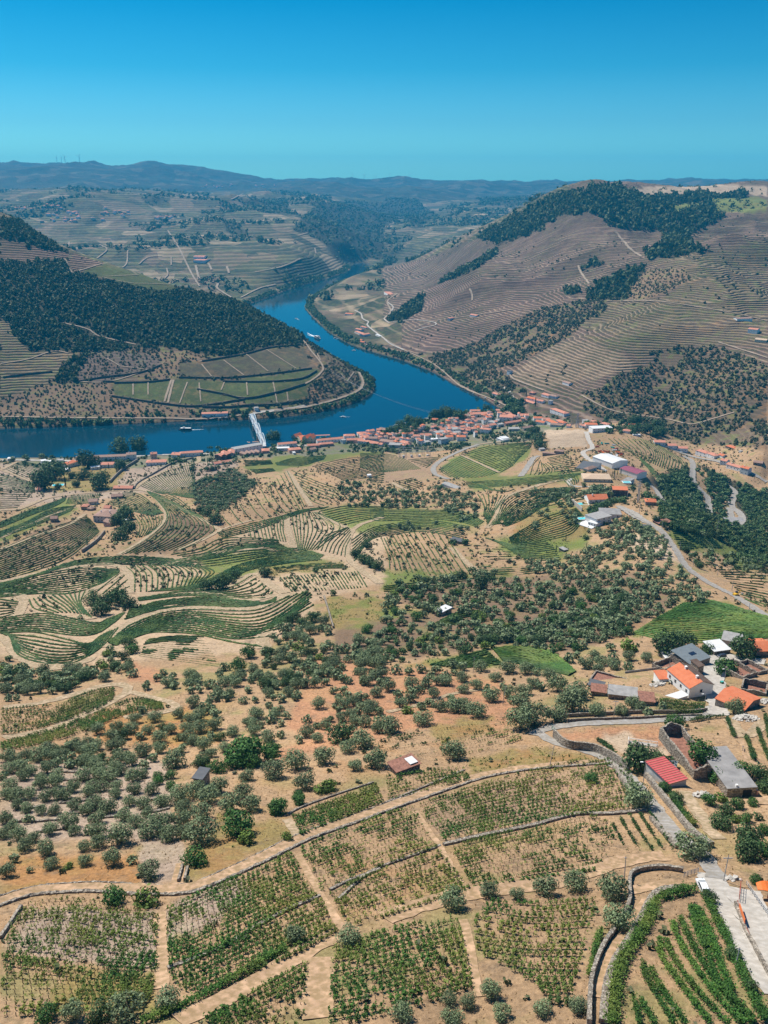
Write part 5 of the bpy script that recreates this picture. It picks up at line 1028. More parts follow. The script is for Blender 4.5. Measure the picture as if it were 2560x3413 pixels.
grove('j', [(350,230),(470,240),(480,320),(330,370),(270,330)], 40, 36, [DK], 'town riverside trees', 1.1)
grove('j', [(540,190),(740,150),(820,190),(820,230),(560,240)], 44, 38, [DK], 'town riverside trees', 1.2)
grove('j', [(480,250),(700,240),(720,300),(500,340)], 44, 20, [DK,SO], 'town gardens', .8)
grove('j', [(0,430),(200,470),(600,460),(900,400),(1100,350),(1080,400),(760,470),(300,500),(100,490)], 34, 16, [DK,SO], 'bank behind the town', .9)
grove('j', [(840,150),(1040,140),(1040,180),(850,180)], 60, 34, [DK], 'riverside trees', 1.1)
grove('j', [(1150,40),(1300,80),(1280,180),(1200,190)], 34, 26, [DK], 'trees by the railway', 1.1)
grove('j', [(1360,330),(1460,320),(1460,470),(1360,480)], 34, 32, [DK], 'trees below the dusty lot', 1.2)
grove('k', [(0,440),(250,430),(560,400),(600,380),(560,440),(300,600),(180,690),(200,560)], 40, 18, [DK,SO], 'bank by the railway houses', .5)
grove('k', [(200,350),(520,340),(520,365),(200,370)], 34, 22, [DK], 'riverside bushes', 1.2)
grove('k', [(560,320),(700,300),(700,330),(570,340)], 40, 24, [DK], 'riverside bushes', 1.1)
grove('k', [(760,250),(870,240),(870,300),(770,300)], 40, 34, [DK], 'riverside trees', 1.1)
grove('l', [(0,170),(600,165),(600,195),(0,195)], 34, 18, [DK,SO], 'riverside bushes', 1.1)
grove('m', [(560,60),(840,90),(840,150),(640,190),(560,120)], 40, 32, [DK], 'trees behind the hill', 1.1)
grove('m', [(1000,480),(1060,620),(1200,800),(1250,995),(700,860),(860,700),(780,500)], 40, 26, [DK,DK,SO], 'valley wood beside the road', 1.1)
grove('g', [(380,520),(560,500),(560,560),(400,600)], 50, 14, [LM], 'weedy terrace', .5)
# giving names: 300 largest of the olives are things of their own, the rest one mass; other kinds likewise
ks = {}
for e in TREES:
    kk = e['k'] if e['k'] != 'small_olive' else 'olive_tree'
    e['cls'] = kk; ks.setdefault(kk, []).append(e)
lim = {'olive_tree': 290, 'dark_tree': 200, 'citrus_tree': 60, 'lime_shrub': 30, 'cypress_tree': 40}
mass = []
ZC = {}
for kk, L in ks.items():
    L.sort(key=lambda e: -e['rp'])
    for e in L[:lim[kk]]: ZC.setdefault((kk, e['zone']), []).append(e)
    mass += L[lim[kk]:]
print('trees', {k: len(v) for k, v in ks.items()}, 'mass', len(mass))
def rowname(e, L):
    """rows of up to nine trees from the top of the zone down, then place from the left"""
    return e['_r']
for (kk, zone), L in ZC.items():
    L.sort(key=lambda e: e['py']); nr = max(1, math.ceil(len(L)/8))
    chunks = [L[i::1][i*8:(i+1)*8] if False else L[i*8:(i+1)*8] for i in range(nr)]
    for ri, ch in enumerate(chunks):
        ch.sort(key=lambda e: e['px'])
        for ci, e in enumerate(ch):
            base = KIND[kk]['label']
            place = (f"{ORD[ci]} from left in {ORD[ri]} tier of {zone}" if nr > 1 else (f"{ORD[ci]} from the left in the {zone}" if len(ch) > 1 else f"alone in the {zone}"))
            lab = f"{base}, {place}"
            v = KIND[e['k']]['v']; cm, tm = v[(ri*3+ci*5+len(zone)) % len(v)]
            o = empty(kk, e['p'], rng.random()*6.28, e['r']); tag(o, ' '.join(lab.split()[:16]), {'olive_tree':'olive tree','dark_tree':'tree','citrus_tree':'fruit tree','lime_shrub':'shrub','cypress_tree':'cypress'}[kk], base+'s of the '+zone, 'thing')
            sq = .9+.2*rng.random(); q_ = 1.0 if kk == CY else 1.32; o.scale = (e['r']*q_, e['r']*sq*q_, e['r']*(1.0 if kk == CY else 1.25+.25*rng.random()))
            c_ = bpy.data.objects.new('crown', cm); C.collection.objects.link(c_); c_.parent = o
            if e['Y' if False else 'rp'] > 9 or kk == CY: t_ = bpy.data.objects.new('trunk', tm); C.collection.objects.link(t_); t_.parent = o
def scatter_np(tpl, P_, S_, r_):
    """copies of template meshes merged to one (vertices, faces)"""
    VV_, FF_, o = [], [], 0; pick = r_.integers(len(tpl), size=len(P_))
    for k, (V, F) in enumerate(tpl):
        s_ = pick == k; p, sc = P_[s_], S_[s_]; n = len(p)
        if not n: continue
        a = r_.random(n)*6.283; ca, sa = np.cos(a)[:,None], np.sin(a)[:,None]
        X = (V[None,:,0]*ca-V[None,:,1]*sa)*sc[:,:1]+p[:,:1]; Y = (V[None,:,0]*sa+V[None,:,1]*ca)*sc[:,:1]+p[:,1:2]; Z = V[None,:,2]*sc[:,1:2]+p[:,2:3]
        VV_.append(np.stack([X, Y, Z], -1).reshape(-1, 3)); FF_.append((F[None]+(np.arange(n)*len(V))[:,None,None]).reshape(-1, F.shape[1])+o); o += n*len(V)
    return np.concatenate(VV_), np.concatenate(FF_)
lo_tpl = [crown_np(90+s_, 110, 5, .85, .40, .3) for s_ in range(5)]
if mass:
    r_ = np.random.default_rng(5)
    for nm, ml, fl, lb in (('olive_grove', m_olive, lambda e: e['cls'] == 'olive_tree', 'remaining small grey-green olive trees dotted over the middle slopes'), ('woodland', m_dark, lambda e: e['cls'] != 'olive_tree', 'remaining dark bushes and trees of the valley woods')):
        L = [e for e in mass if fl(e)]
        if L:
            P_ = np.array([e['p'] for e in L]); S2 = np.array([(e['r']*1.3, e['r']*1.4) for e in L]); V, F = scatter_np(lo_tpl, P_, S2, r_)
            tag(mesh_np(nm, V, F, ml), lb, kind='stuff')
m_valley = leafmat('valley_leaves', (.035,.07,.025), (.12,.165,.06), (.14,.17,.05))
# ---------------------------------------------------------------- far woods and scrub, scattered on the ground
def lump(seed, k=22):
    r_ = np.random.default_rng(seed); return crown_np(seed, k, 3, 1.0, .85, .35)
def scatter(name, label, cls, x0, x1, y0, y1, step, size, m, prob=1.0, nz=60, thr=0.0, tall=1.0, seed=3, tk=22, edge=None):
    r_ = np.random.default_rng(seed); gx, gy = np.meshgrid(np.arange(x0, x1, step), np.arange(y0, y1, step)); gx = (gx+(r_.random(gx.shape)-.5)*step*.95).ravel(); gy = (gy+(r_.random(gy.shape)-.5)*step*.95).ravel()
    c_ = cover_at(gx, gy); ok = np.isin(c_, [CN.index(k) for k in cls]) & (np.abs(gx/gy) < .6)
    if edge is not None: ok = edge(gx, gy)
    n_ = vnoise(gx/nz, gy/nz, seed)*.6+vnoise(gx/nz*3.1, gy/nz*3.1, seed+1)*.4; ok &= (n_ > thr) & (r_.random(len(gx)) < prob)
    gx, gy = gx[ok], gy[ok]
    if len(gx): ok = clear_of_roads(np.c_[gx, gy], size*.75); gx, gy = gx[ok], gy[ok]
    z = hgt(gx, gy); s_ = size*(.6+.8*r_.random(len(gx))**1.4)
    P_ = np.stack([gx, gy, z-.25*s_], 1); print(name, len(P_))
    V, F = scatter_np([lump(s2, tk) for s2 in range(5)], P_, np.stack([s_, s_*tall*(.8+.5*r_.random(len(s_)))], 1), r_)
    return tag(mesh_np(name, V, F, m), label, kind='stuff')
scatter('hill_forest', 'dense dark evergreen wood covering the left hill', ['forest'], -1600, 20, 1500, 2900, 8.5, 5.6, m_forest, .97, tall=1.1, seed=3)
scatter('ridge_forest', 'dark pine wood on the right ridge and in its gullies', ['forest'], 20, 2200, 1500, 5000, 12, 8.5, m_forest, .95, tall=1.25, seed=4, tk=16)
scatter('valley_forest', 'dark wood on the lower right valley side', ['forest'], -800, 900, 300, 1480, 6.5, 3.6, m_valley, .62, nz=45, thr=.30, seed=14)
scatter('valley_scrub', 'olive toned scrub between the trees of the lower right valley', ['forest'], -800, 900, 300, 1480, 5, 1.7, m_shrub, .7, seed=44, tk=14)
scatter('hillside_scrub', 'dark scrub and small trees dotted over the right hillsides', ['scrub'], 20, 1400, 1200, 3200, 8, 3.6, m_shrub, .95, nz=90, thr=.30, seed=5)
scatter('far_bank_scrub', 'scrub on the tip of the far bank', ['scrub'], -1200, 60, 1450, 2500, 8, 3.4, m_shrub, .8, nz=50, thr=.40, seed=6)
scatter('terrace_bushes', 'scattered bushes on the vine terraces of the right mountain', ['mtn','mtng','purple','tanter'], -900, 1900, 1480, 4200, 24, 3.0, m_shrub, .5, nz=160, thr=.62, seed=7)
scatter('far_bank_olives', 'dotted olive trees on the brown far bank slope', ['brown','plum'], -1400, 1900, 1480, 3800, 8.5, 2.5, m_shrub, .9, nz=60, thr=.15, seed=8)
scatter('plateau_woods', 'dark hedges and copses on the distant plateau', ['far'], -4200, 1800, 3300, 9200, 34, 15, m_forest, .9, nz=330, thr=.60, seed=9, tk=12)
scatter('gorge_forest', 'distant dark woods on the slopes above the river gorge', ['forest'], -4200, 1400, 3350, 9500, 26, 12, m_forest, .5, seed=29, tk=12)
scatter('ridge_copses', 'dark trees on the plateau of the right mountain', ['dust','vgrn'], 300, 3000, 2600, 5600, 30, 9, m_forest, .6, nz=120, thr=.55, seed=19, tk=12)
def shore(gx, gy):
    d = segdist(gx, gy, RW[::2]); i = inside(gx, gy, RW); return (~i) & (d > 2) & (d < 26) & (gy > 1430) & (gy < 5200)
scatter('riverbank_trees', 'dark green trees lining the far river banks', [], -1200, 900, 1430, 4900, 7.5, 4.6, m_dark, .85, nz=70, thr=.25, seed=10, edge=shore)
scatter('dry_bushes', 'small grey bushes and weeds on the near slopes', ['brown','soil','rust','weed','grass','scrub'], -560, 560, 100, 1350, 7, .9, m_shrub, .8, nz=50, thr=.48, seed=11, tk=14)
scatter('green_weeds', 'low green weeds in the near vineyards', ['weed','grass','vgrn','vine'], -460, 460, 90, 900, 2.2, .5, m_vine, .8, nz=16, thr=.50, seed=12, tk=8)
scatter('dry_tufts', 'tufts of dry grass and small stones on the near soil', ['soil','rust','weed','red','dust','grey'], -200, 200, 95, 330, 1.5, .22, mat('dry_grass', (.40,.27,.13), .95, .35, .8), .9, nz=9, thr=.45, seed=13, tk=8)
scatter('town_gardens', 'dark garden trees and bushes between the town houses', ['town'], -600, 500, 1150, 1650, 8, 3.4, m_dark, .7, nz=40, thr=.42, seed=31, tk=18)
scatter('mid_bushes', 'small bushes along the terrace edges of the middle slopes', ['soil','brown','grey','pale'], -700, 600, 480, 1450, 8.5, 1.9, m_shrub, .75, nz=70, thr=.45, seed=32, tk=14)
# ---------------------------------------------------------------- buildings
def tilemat(name, c, c2, sc=3.2):
    k = N(name, .85, .2); p = k.pos(); w_ = k.n('ShaderNodeTexWave', wave_type='BANDS', bands_direction='DIAGONAL'); w_.inputs['Scale'].default_value = sc*.35; w_.inputs['Distortion'].default_value = 1; k.l(p, w_.inputs['Vector'])
    a = k.mix(k.rng(k.noise(.6, 4, p), .3, .7, 0, 1), c, c2); a = k.mix(k.rng(w_.outputs[0], 0, .5, .22, 0), a, tuple(x*.45 for x in c)); k.col(a); k.bump(w_.outputs[0], .5, .08); return k.m
RO = {'o': tilemat('orange_tiles', (.52,.145,.065), (.60,.20,.10)), 'r': tilemat('faded_red_tiles', (.50,.185,.12), (.60,.29,.20)), 'b': tilemat('brown_tiles', (.28,.17,.13), (.38,.25,.20)),
      'd': tilemat('dark_brown_tiles', (.10,.065,.05), (.16,.11,.085)), 'g': mat('grey_roof', (.30,.29,.28), .8, .2, .5), 'w': mat('white_roof', (.62,.62,.62), .6, .08, .3), 'k': mat('dark_membrane', (.10,.105,.115), .8, .15, .5),
      'p': mat('purple_sheet', (.26,.075,.11), .5, .1, .5), 't': tilemat('pale_tan_tiles', (.50,.36,.25), (.56,.42,.30)), 's': mat('slate_sheet', (.16,.185,.20), .6, .12, .8), 'c': mat('weathered_concrete_roof', (.25,.24,.235), .9, .22, .35),
      'x': mat('rusty_sheet', (.25,.12,.085), .8, .4, 1.2), 'm': mat('red_metal', (.50,.095,.10), .45, .12, .5)}
WA = {'w': mat('white_render', (.78,.77,.75), .85, .06, .6), 'y': mat('cream_render', (.58,.50,.36), .85, .1, .6), 'g': mat('grey_render', (.50,.49,.47), .85, .15, .6), 's': m_stone, 'u': mat('blue_grey_render', (.48,.55,.60), .85, .08, .6), 'k': mat('dark_cladding', (.09,.085,.08), .8, .2, .6), 'p': mat('pink_render', (.55,.34,.28), .85, .1, .6)}
m_glass = mat('window_glass', (.025,.035,.045), .12, .2, 1, spec=.6); m_frame = mat('window_frame', (.60,.58,.54), .7, .05, 1); m_door = mat('painted_door', (.13,.09,.06), .7, .2, 1); m_dark_in = mat('dark_opening', (.02,.02,.02), .9, .2, 1)
def boxes(L):
    """axis boxes (x0,y0,z0,x1,y1,z1) as one mesh"""
    V, F = [], []
    for i, (x0,y0,z0,x1,y1,z1) in enumerate(L):
        V += [(x0,y0,z0),(x1,y0,z0),(x1,y1,z0),(x0,y1,z0),(x0,y0,z1),(x1,y0,z1),(x1,y1,z1),(x0,y1,z1)]; o = i*8
        F += [(o,o+3,o+2,o+1),(o+4,o+5,o+6,o+7),(o,o+1,o+5,o+4),(o+1,o+2,o+6,o+5),(o+2,o+3,o+7,o+6),(o+3,o,o+4,o+7)]
    return np.array(V, float), np.array(F)
def pym(name, V, F, m, parent=None):
    me = bpy.data.meshes.new(name); me.from_pydata([tuple(map(float, v)) for v in V], [], [tuple(int(i) for i in f) for f in F]); me.materials.append(m); me.update()
    o = bpy.data.objects.new(name, me); C.collection.objects.link(o); o.parent = parent; return o
def gable(w_, d, h, rh, ov, th=.18, along='x', half=None):
    """roof slabs over a w x d box at height h"""
    if along == 'x': hw, hl = d/2, w_/2+ov
    else: hw, hl = w_/2, d/2+ov
    sl = rh/hw; e = hw+ov; V, F = [], []
    for s_ in ((-1, 1) if half is None else (half,)):
        o = len(V); pts = [(0, rh), (s_*e, rh-sl*e), (s_*e, rh-sl*e+th), (0, rh+th)]
        for L_ in (-hl, hl):
            for a, z in pts: V.append((L_, a+d/2, h+z) if along == 'x' else (a+w_/2, L_+d/2, h+z))
        if along == 'x': V[o:] = [(x+w_/2, y, z) for x, y, z in V[o:]]
        F += [(o,o+1,o+5,o+4),(o+3,o+7,o+6,o+2),(o+1,o+2,o+6,o+5),(o,o+3,o+2,o+1),(o+4,o+5,o+6,o+7),(o,o+4,o+7,o+3)]
    return V, F
def hip(w_, d, h, rh, ov, th=.15):
    x0, x1, y0, y1 = -ov, w_+ov, -ov, d+ov; k = min(w_, d)/2
    if w_ >= d: r0, r1 = (x0+k+ov, d/2), (x1-k-ov, d/2)
    else: r0, r1 = (w_/2, y0+k+ov), (w_/2, y1-k-ov)
    V = [(x0,y0,h),(x1,y0,h),(x1,y1,h),(x0,y1,h),(x0,y0,h+th),(x1,y0,h+th),(x1,y1,h+th),(x0,y1,h+th),(*r0,h+rh+th),(*r1,h+rh+th)]
    F = [(0,3,2,1),(0,1,5,4),(1,2,6,5),(2,3,7,6),(3,0,4,7)]
    F += [(4,5,9,8),(5,6,9),(6,7,8,9),(7,4,8)] if w_ >= d else [(4,5,8),(5,6,9,8),(6,7,9),(7,4,8,9)]
    return V, F
def frame_of(t, A, B):
    a, b = gp(*np.array([T(t, [A])[0], T(t, [B])[0]]).T)
    L = math.hypot(b[0]-a[0], b[1]-a[1]); return a, b, L, math.atan2(b[1]-a[1], b[0]-a[0])
def house(t, A, B, depth, h, rh=1.8, roof='r', wall_='w', style='gx', label='', cat='house', name='house', wins=None, chim=0, group=None, ov=.35, base=None, extra=None, roof2=None, sink=1.5):
    a, b, L, az = frame_of(t, A, B)
    if isinstance(depth, tuple):
        c_ = gp(*T(t, [depth])[0])[0]; depth = abs(-(c_[0]-a[0])*math.sin(az)+(c_[1]-a[1])*math.cos(az))
    d = depth; ca, sa = math.cos(az), math.sin(az)
    cs = [(a[0]+ca*x-sa*y, a[1]+sa*x+ca*y) for x, y in ((0,0),(L,0),(L,d),(0,d))]; zs = [float(hgt(*q)) for q in cs]
    z0 = base if base is not None else (min(zs[:2])*.7+max(zs[:2])*.3); lowest = min(min(zs)-z0-.4, -.5)
    r = empty(name, (a[0], a[1], z0), az); tag(r, label, cat, group, 'thing')
    V, F = boxes([(0,0,lowest,L,d,h)]); F = [tuple(f) for f in F]; V = [tuple(v) for v in V]
    if style in ('gx','gy'):
        o = len(V)
        if style == 'gx': V += [(0,d/2,h+rh),(L,d/2,h+rh)]; F += [(4,8,7),(5,6,9)]
        else: V += [(L/2,0,h+rh),(L/2,d,h+rh)]; F += [(4,5,8),(7,9,6)]
        F = [f for f in F if f != (4,5,6,7)]
    pym('wall', V, F, WA[wall_], r)
    if style == 'gx': pym('roof', *gable(L, d, h, rh, ov), RO[roof], r)
    elif style == 'gy':
        if roof2: pym('roof', *gable(L, d, h, rh, ov, along='y', half=-1), RO[roof], r); q = pym('roof', *gable(L, d, h, rh, ov, along='y', half=1), RO[roof2], r); q['label'] = 'dark brown roof slope'  # roof2 puts a different tile colour on the right slope
        else: pym('roof', *gable(L, d, h, rh, ov, along='y'), RO[roof], r)
    elif style == 'hip': pym('roof', *hip(L, d, h, rh, ov), RO[roof], r)
    elif style == 'shed': V = [(-ov,-ov,h),(L+ov,-ov,h),(L+ov,d+ov,h+rh),(-ov,d+ov,h+rh)]; V += [(x,y,z+.15) for x,y,z in V]; pym('roof', V, [(0,3,2,1),(4,5,6,7),(0,1,5,4),(1,2,6,5),(2,3,7,6),(3,0,4,7)], RO[roof], r)
    else: pym('roof', *boxes([(-ov,-ov,h,L+ov,d+ov,h+.25)]), RO[roof], r)
    if wins:      # (side, number, floors)
        for side, n_, fl in wins:
            for k in range(fl):
                zc = h*(k+.55)/fl
                for q in range(n_):
                    s_ = (q+.5)/n_; hw, hh = .5, .65
                    if side == 'f': wf = boxes([(L*s_-hw-.12,-.07,zc-hh-.12,L*s_+hw+.12,-.02+.02,zc+hh+.12)]); wg = boxes([(L*s_-hw,-.10,zc-hh,L*s_+hw,-.071,zc+hh)])
                    elif side == 'r': wf = boxes([(L,d*s_-hw-.12,zc-hh-.12,L+.07,d*s_+hw+.12,zc+hh+.12)]); wg = boxes([(L+.071,d*s_-hw,zc-hh,L+.10,d*s_+hw,zc+hh)])
                    else: wf = boxes([(-.07,d*s_-hw-.12,zc-hh-.12,0,d*s_+hw+.12,zc+hh+.12)]); wg = boxes([(-.10,d*s_-hw,zc-hh,-.071,d*s_+hw,zc+hh)])
                    wo_ = pym('window', *wf, m_frame, r); pym('pane', *wg, m_glass, wo_)
    for k in range(chim):
        x = L*(.25+.5*k) if style != 'gy' else L/2-.8; y = d*.35 if style != 'gy' else d*(.12+.5*k)+.8
        pym('chimney', *boxes([(x,y,h+rh*.5,x+.8,y+.8,h+rh+.9),(x-.1,y-.1,h+rh+.9,x+.9,y+.9,h+rh+1.05)]), WA['w'], r)
    if extra: extra(r, L, d, h)
    return r
RC = {'o': 'orange roofed', 'r': 'faded red roofed', 'b': 'brown roofed', 'g': 'grey flat roofed', 'w': 'white roofed', 'k': 'dark flat roofed', 'd': 'dark tiled'}
WC = {'w': 'white', 'y': 'cream', 'g': 'grey', 's': 'stone', 'u': 'blue-grey', 'k': 'dark', 'p': 'pink'}
TOWN = {
 'j': [(860,215,1010,207,14,5,'r'),(872,188,950,186,9,5,'r'),(830,225,878,222,10,5,'b'),(885,262,1030,252,16,5,'b'),(760,272,872,264,14,5,'b'),(712,245,758,262,9,6,'b','y'),(1100,248,1205,252,20,8,'r'),(1213,246,1256,236,20,7,'r'),(1262,228,1333,226,14,6,'r'),
  (1150,285,1325,248,8,4,'r','p'),(1008,276,1058,282,12,6,'g'),(1066,262,1098,262,12,5,'g'),(1030,312,1078,304,10,7,'r'),(945,346,1022,348,11,8,'r'),(882,342,940,334,10,7,'r'),(803,352,872,348,12,7,'r'),(700,352,790,342,14,8,'g'),(602,372,680,362,12,7,'g','g'),
  (682,402,738,396,11,6,'o'),(765,406,835,402,12,7,'o'),(640,434,700,424,9,9,'g','u'),(510,386,570,382,10,6,'r','y'),(376,376,425,372,10,6,'r'),(418,388,470,388,9,5,'r'),(488,442,560,432,10,5,'g'),(225,458,325,458,14,5,'g','g'),(152,432,268,442,14,6,'b','g'),(310,440,362,450,12,6,'r','p'),(345,462,398,452,9,5,'r'),
  (66,416,148,420,12,7,'r','g'),(0,382,58,377,10,5,'r'),(12,402,66,397,10,5,'r'),(-20,425,60,432,10,5,'r'),(64,438,172,448,9,4,'r'),(145,336,215,346,12,6,'b','y'),(236,366,285,362,9,4,'g'),(566,252,612,252,8,4,'o'),(520,248,548,242,7,4,'g'),(1078,406,1126,414,14,5,'w'),(1128,410,1178,404,14,5,'w'),
  (1180,328,1262,322,12,4,'g','g'),(1292,322,1372,306,8,4,'b','y'),(1370,252,1440,246,12,6,'o'),(1442,256,1500,250,10,5,'r'),(1382,272,1450,276,11,5,'o'),(1462,268,1540,286,11,6,'o'),(1502,292,1600,292,9,4,'b','g'),(1542,262,1600,276,9,5,'r'),(1628,300,1659,300,8,4,'r'),
  (1252,92,1368,112,9,4,'r'),(1312,90,1380,97,11,7,'o'),(1385,100,1440,108,8,5,'r'),(1432,52,1488,66,12,5,'r'),(1482,62,1548,70,10,5,'b'),(1500,180,1610,212,12,7,'r'),(1042,42,1100,54,8,4,'r'),(1486,112,1508,116,6,7,'g'),(1335,38,1365,42,9,5,'r','p'),(700,304,756,300,9,5,'b','p'),(640,336,692,330,9,5,'r'),(452,352,580,346,8,4,'b','y'),(290,406,338,402,9,4,'b','g'),
  (1092,296,1138,290,9,5,'g','g'),(920,304,962,300,9,6,'b'),(560,410,620,404,8,4,'w'),(430,412,482,408,8,4,'g'),(740,372,800,366,9,7,'g','u'),(905,322,945,318,8,6,'o'),(965,318,1020,314,9,6,'r'),(610,318,650,316,8,4,'r')],
 'k': [(25,418,95,418,14,5,'r'),(96,414,278,402,10,6,'r'),(370,432,420,436,22,7,'r','k'),(423,434,468,432,22,7,'r','k'),(471,418,524,416,20,7,'r','g'),(368,478,500,462,8,3,'r'),(325,522,390,512,12,4,'b','p'),(530,394,750,362,13,10,'g'),(612,408,641,403,14,4,'b','p'),(645,403,675,399,14,4,'b','p'),(679,399,709,395,14,4,'b','p'),(713,395,742,391,14,4,'b','p'),
  (744,384,802,380,14,4,'r','p'),(615,332,665,330,12,5,'b'),(670,327,725,324,12,5,'b'),(872,357,1020,342,9,9,'r'),(865,368,960,362,8,5,'w'),(960,382,1055,374,13,5,'r','p'),(1130,372,1175,364,8,4,'b','y'),(1150,277,1280,272,14,5,'r'),(1180,307,1390,287,9,5,'r'),(1392,279,1480,274,11,7,'r'),(1200,332,1310,322,9,4,'r','p'),(1102,342,1198,337,9,4,'r','p'),
  (1382,307,1410,302,7,6,'g'),(1500,257,1575,252,12,6,'r'),(1532,282,1600,277,11,6,'r'),(1582,302,1655,302,11,8,'b','g'),(1412,302,1540,297,9,5,'r','p'),(1550,312,1655,327,9,5,'r'),(992,392,1010,390,6,3,'w')],
 'l': [(537,260,625,238,12,6,'o'),(742,212,1000,200,11,7,'b'),(1003,202,1080,196,12,9,'b'),(750,232,780,227,8,5,'o'),(790,262,900,257,14,5,'r'),(720,277,790,271,8,4,'w'),(1155,247,1312,232,14,5,'r'),(1195,207,1245,202,8,11,'r','p'),(895,440,1045,434,10,3,'r','p'),(880,504,970,501,9,3,'b','s'),(700,554,770,550,11,4,'b','g'),
  (820,722,878,724,8,5,'b','p'),(642,592,690,592,8,4,'r','s'),(690,600,722,600,7,3,'b','s'),(820,597,865,594,8,3,'r','p'),(400,690,455,688,7,4,'b','s'),(950,692,982,694,6,3,'w'),(330,226,372,222,9,4,'w'),(378,230,416,226,9,4,'w'),(445,222,500,220,9,4,'g'),(60,210-8,110,200,8,3,'w'),(510,290,560,284,8,3,'w'),(600,228-20,636,206,9,5,'b'),(290,448,318,450,6,3,'r','p')],
 'm': [(272,152,428,138,16,7,'w'),(165,110,213,114,10,5,'r'),(216,114,312,108,13,6,'o'),(252,84,328,86,10,5,'r'),(200,77,245,74,9,5,'g','g'),(330,98,386,102,10,5,'r'),(0,85,40,92,9,5,'o'),(760,234,846,262,12,6,'r'),(848,264,936,288,12,6,'r'),(938,290,1022,308,12,6,'r'),(1083,324,1168,342,12,7,'r'),(1170,343,1232,356,11,6,'r'),(1265,342,1300,348,8,4,'o'),(1277,402,1325,408,10,7,'r','u'),(1325,428,1430,454,9,6,'r'),(1435,468,1495,486,9,9,'o','u'),
  (1320,272,1395,274,10,3,'o','s'),(1540,402,1612,412,9,4,'b','s'),(560,107,616,110,9,4,'o','s'),(510,148,572,158,8,4,'r'),(592,170,650,182,4,3,'w'),(240,455,305,450,7,4,'b','g'),(1425,345-40,1440,306,4,3,'g')],
 'r': [(150,520,280,570,12,5,'r'),(290,580,400,560,14,5,'r'),(160,480,250,500,12,5,'r'),(240,440,330,455,9,4,'r'),(0,245,110,240,14,5,'o'),(205,650,260,660,8,4,'o'),(235,685,300,690,8,4,'o'),(290,725,340,730,9,4,'b','s'),(425,755,475,765,10,4,'k','k'),(480,565,550,585,6,4,'w'),(1620,325,1659,330,18,7,'r','u')],
 'b': [(370,720,398,722,12,5,'r'),(1525,738,1590,742,14,6,'b'),(1570,790,1610,795,14,8,'r'),(1600,830,1650,832,14,5,'t','y'),(530,970,542,972,8,8,'k','u'),(770,1012,798,1020,10,5,'b'),(0,640-15,25,625,20,6,'r')],
 'a': [(872,1155,985,1150,14,6,'r'),(1100,1128,1118,1127,8,6,'g'),(835,470,882,474,60,12,'r'),(835,486,885,490,60,12,'r'),(1490,715,1520,712,14,5,'r')]}
SIDE = {'j': 'in the main town', 'k': 'on the waterfront', 'l': 'near the left river bend', 'm': 'around the warehouse hill', 'r': 'of the riverside estate', 'b': 'on the right mountain', 'a': 'across the river'}
RC['t'] = 'pale tiled'
for t, L in TOWN.items():
    used = {}
    LL = sorted(L, key=lambda e: e[0])
    for e in LL:
        x0, y0, x1, y1, d, h, rf = e[:7]; wl = e[7] if len(e) > 7 else 'w'; flat = rf in 'gwk'
        if x1-x0 < 2: continue
        key = (rf, wl, d > 11); k = used.get(key, 0); used[key] = k+1
        n_ = sum(1 for q in L if (q[6], (q[7] if len(q) > 7 else 'w'), q[4] > 11) == key)
        size_ = ('deep ' if d > 11 else 'small ')
        lab = f"{size_}{RC[rf]} {WC[wl]} building {SIDE[t]}" + (f", {ORD[k]} such from left" if n_ > 1 else '')
        an = 'long' if (x1-x0)*TILE[t][2] > 45 else ''
        px_w = (x1-x0)*TILE[t][2]; nw = max(2, int(px_w/11))
        w_ = [('f', nw, max(1, int(h/3.2)))] if px_w > 15 and t not in 'ab' else None
        st = 'flat' if flat else ('gy' if (d > 18 and px_w < 30) or (t == 'k' and wl == 'p' and h == 4 and 600 < x0 < 720) else ('hip' if (int(x0) % 3 == 0) else 'gx'))
        house(t, (x0, y0), (x1, y1), d, h, (.2 if flat else 1.9), rf, wl, st, lab, 'building', 'house', w_, 0 if flat else int(x0) % 2, 'houses '+SIDE[t])
fr = np.random.default_rng(77); fill = []; tp = np.array([((e[0]+e[2])/2, (e[1]+e[3])/2) for e in TOWN['j']])
FP = T('j', [(20,385),(150,345),(260,380),(420,330),(600,300),(720,260),(830,200),(1000,190),(1330,215),(1340,260),(1120,300),(1030,340),(850,400),(700,420),(560,440),(300,450),(60,440)]); 
for y in range(190, 455, 17):
    for x in range(20, 1340, 30):
        a, b = x+fr.normal()*7, y+fr.normal()*4
        if inside(np.array([1200+a*.42194]), np.array([1300+b*.42194]), FP)[0] and (np.hypot(tp[:,0]-a, (tp[:,1]-b)*1.6) > 30).all() and fr.random() < .62: fill.append((a, b))
fill.sort(key=lambda e: e[1]); rows_f = [sorted(fill[i:i+12]) for i in range(0, len(fill), 12)]
for ri, ch in enumerate(rows_f):
    for ci, (a, b) in enumerate(ch):
        k = int(fr.integers(5)); rf = 'rrorb'[k]; wl = 'wwywp'[int(fr.integers(5))]; w_ = 17+fr.random()*14
        house('j', (a-w_/2, b+fr.normal()*2), (a+w_/2, b-2), 7+fr.random()*3, 6.5+fr.random()*3.5, 1.5, rf, wl, 'gx' if k % 2 else 'hip', f"packed {WC[wl]} town house, {RC[rf]}, {ORD[ci]} from left in {ORD[ri]} infill tier", 'building', 'house', [('f',2,2)], 0, 'houses in the main town')
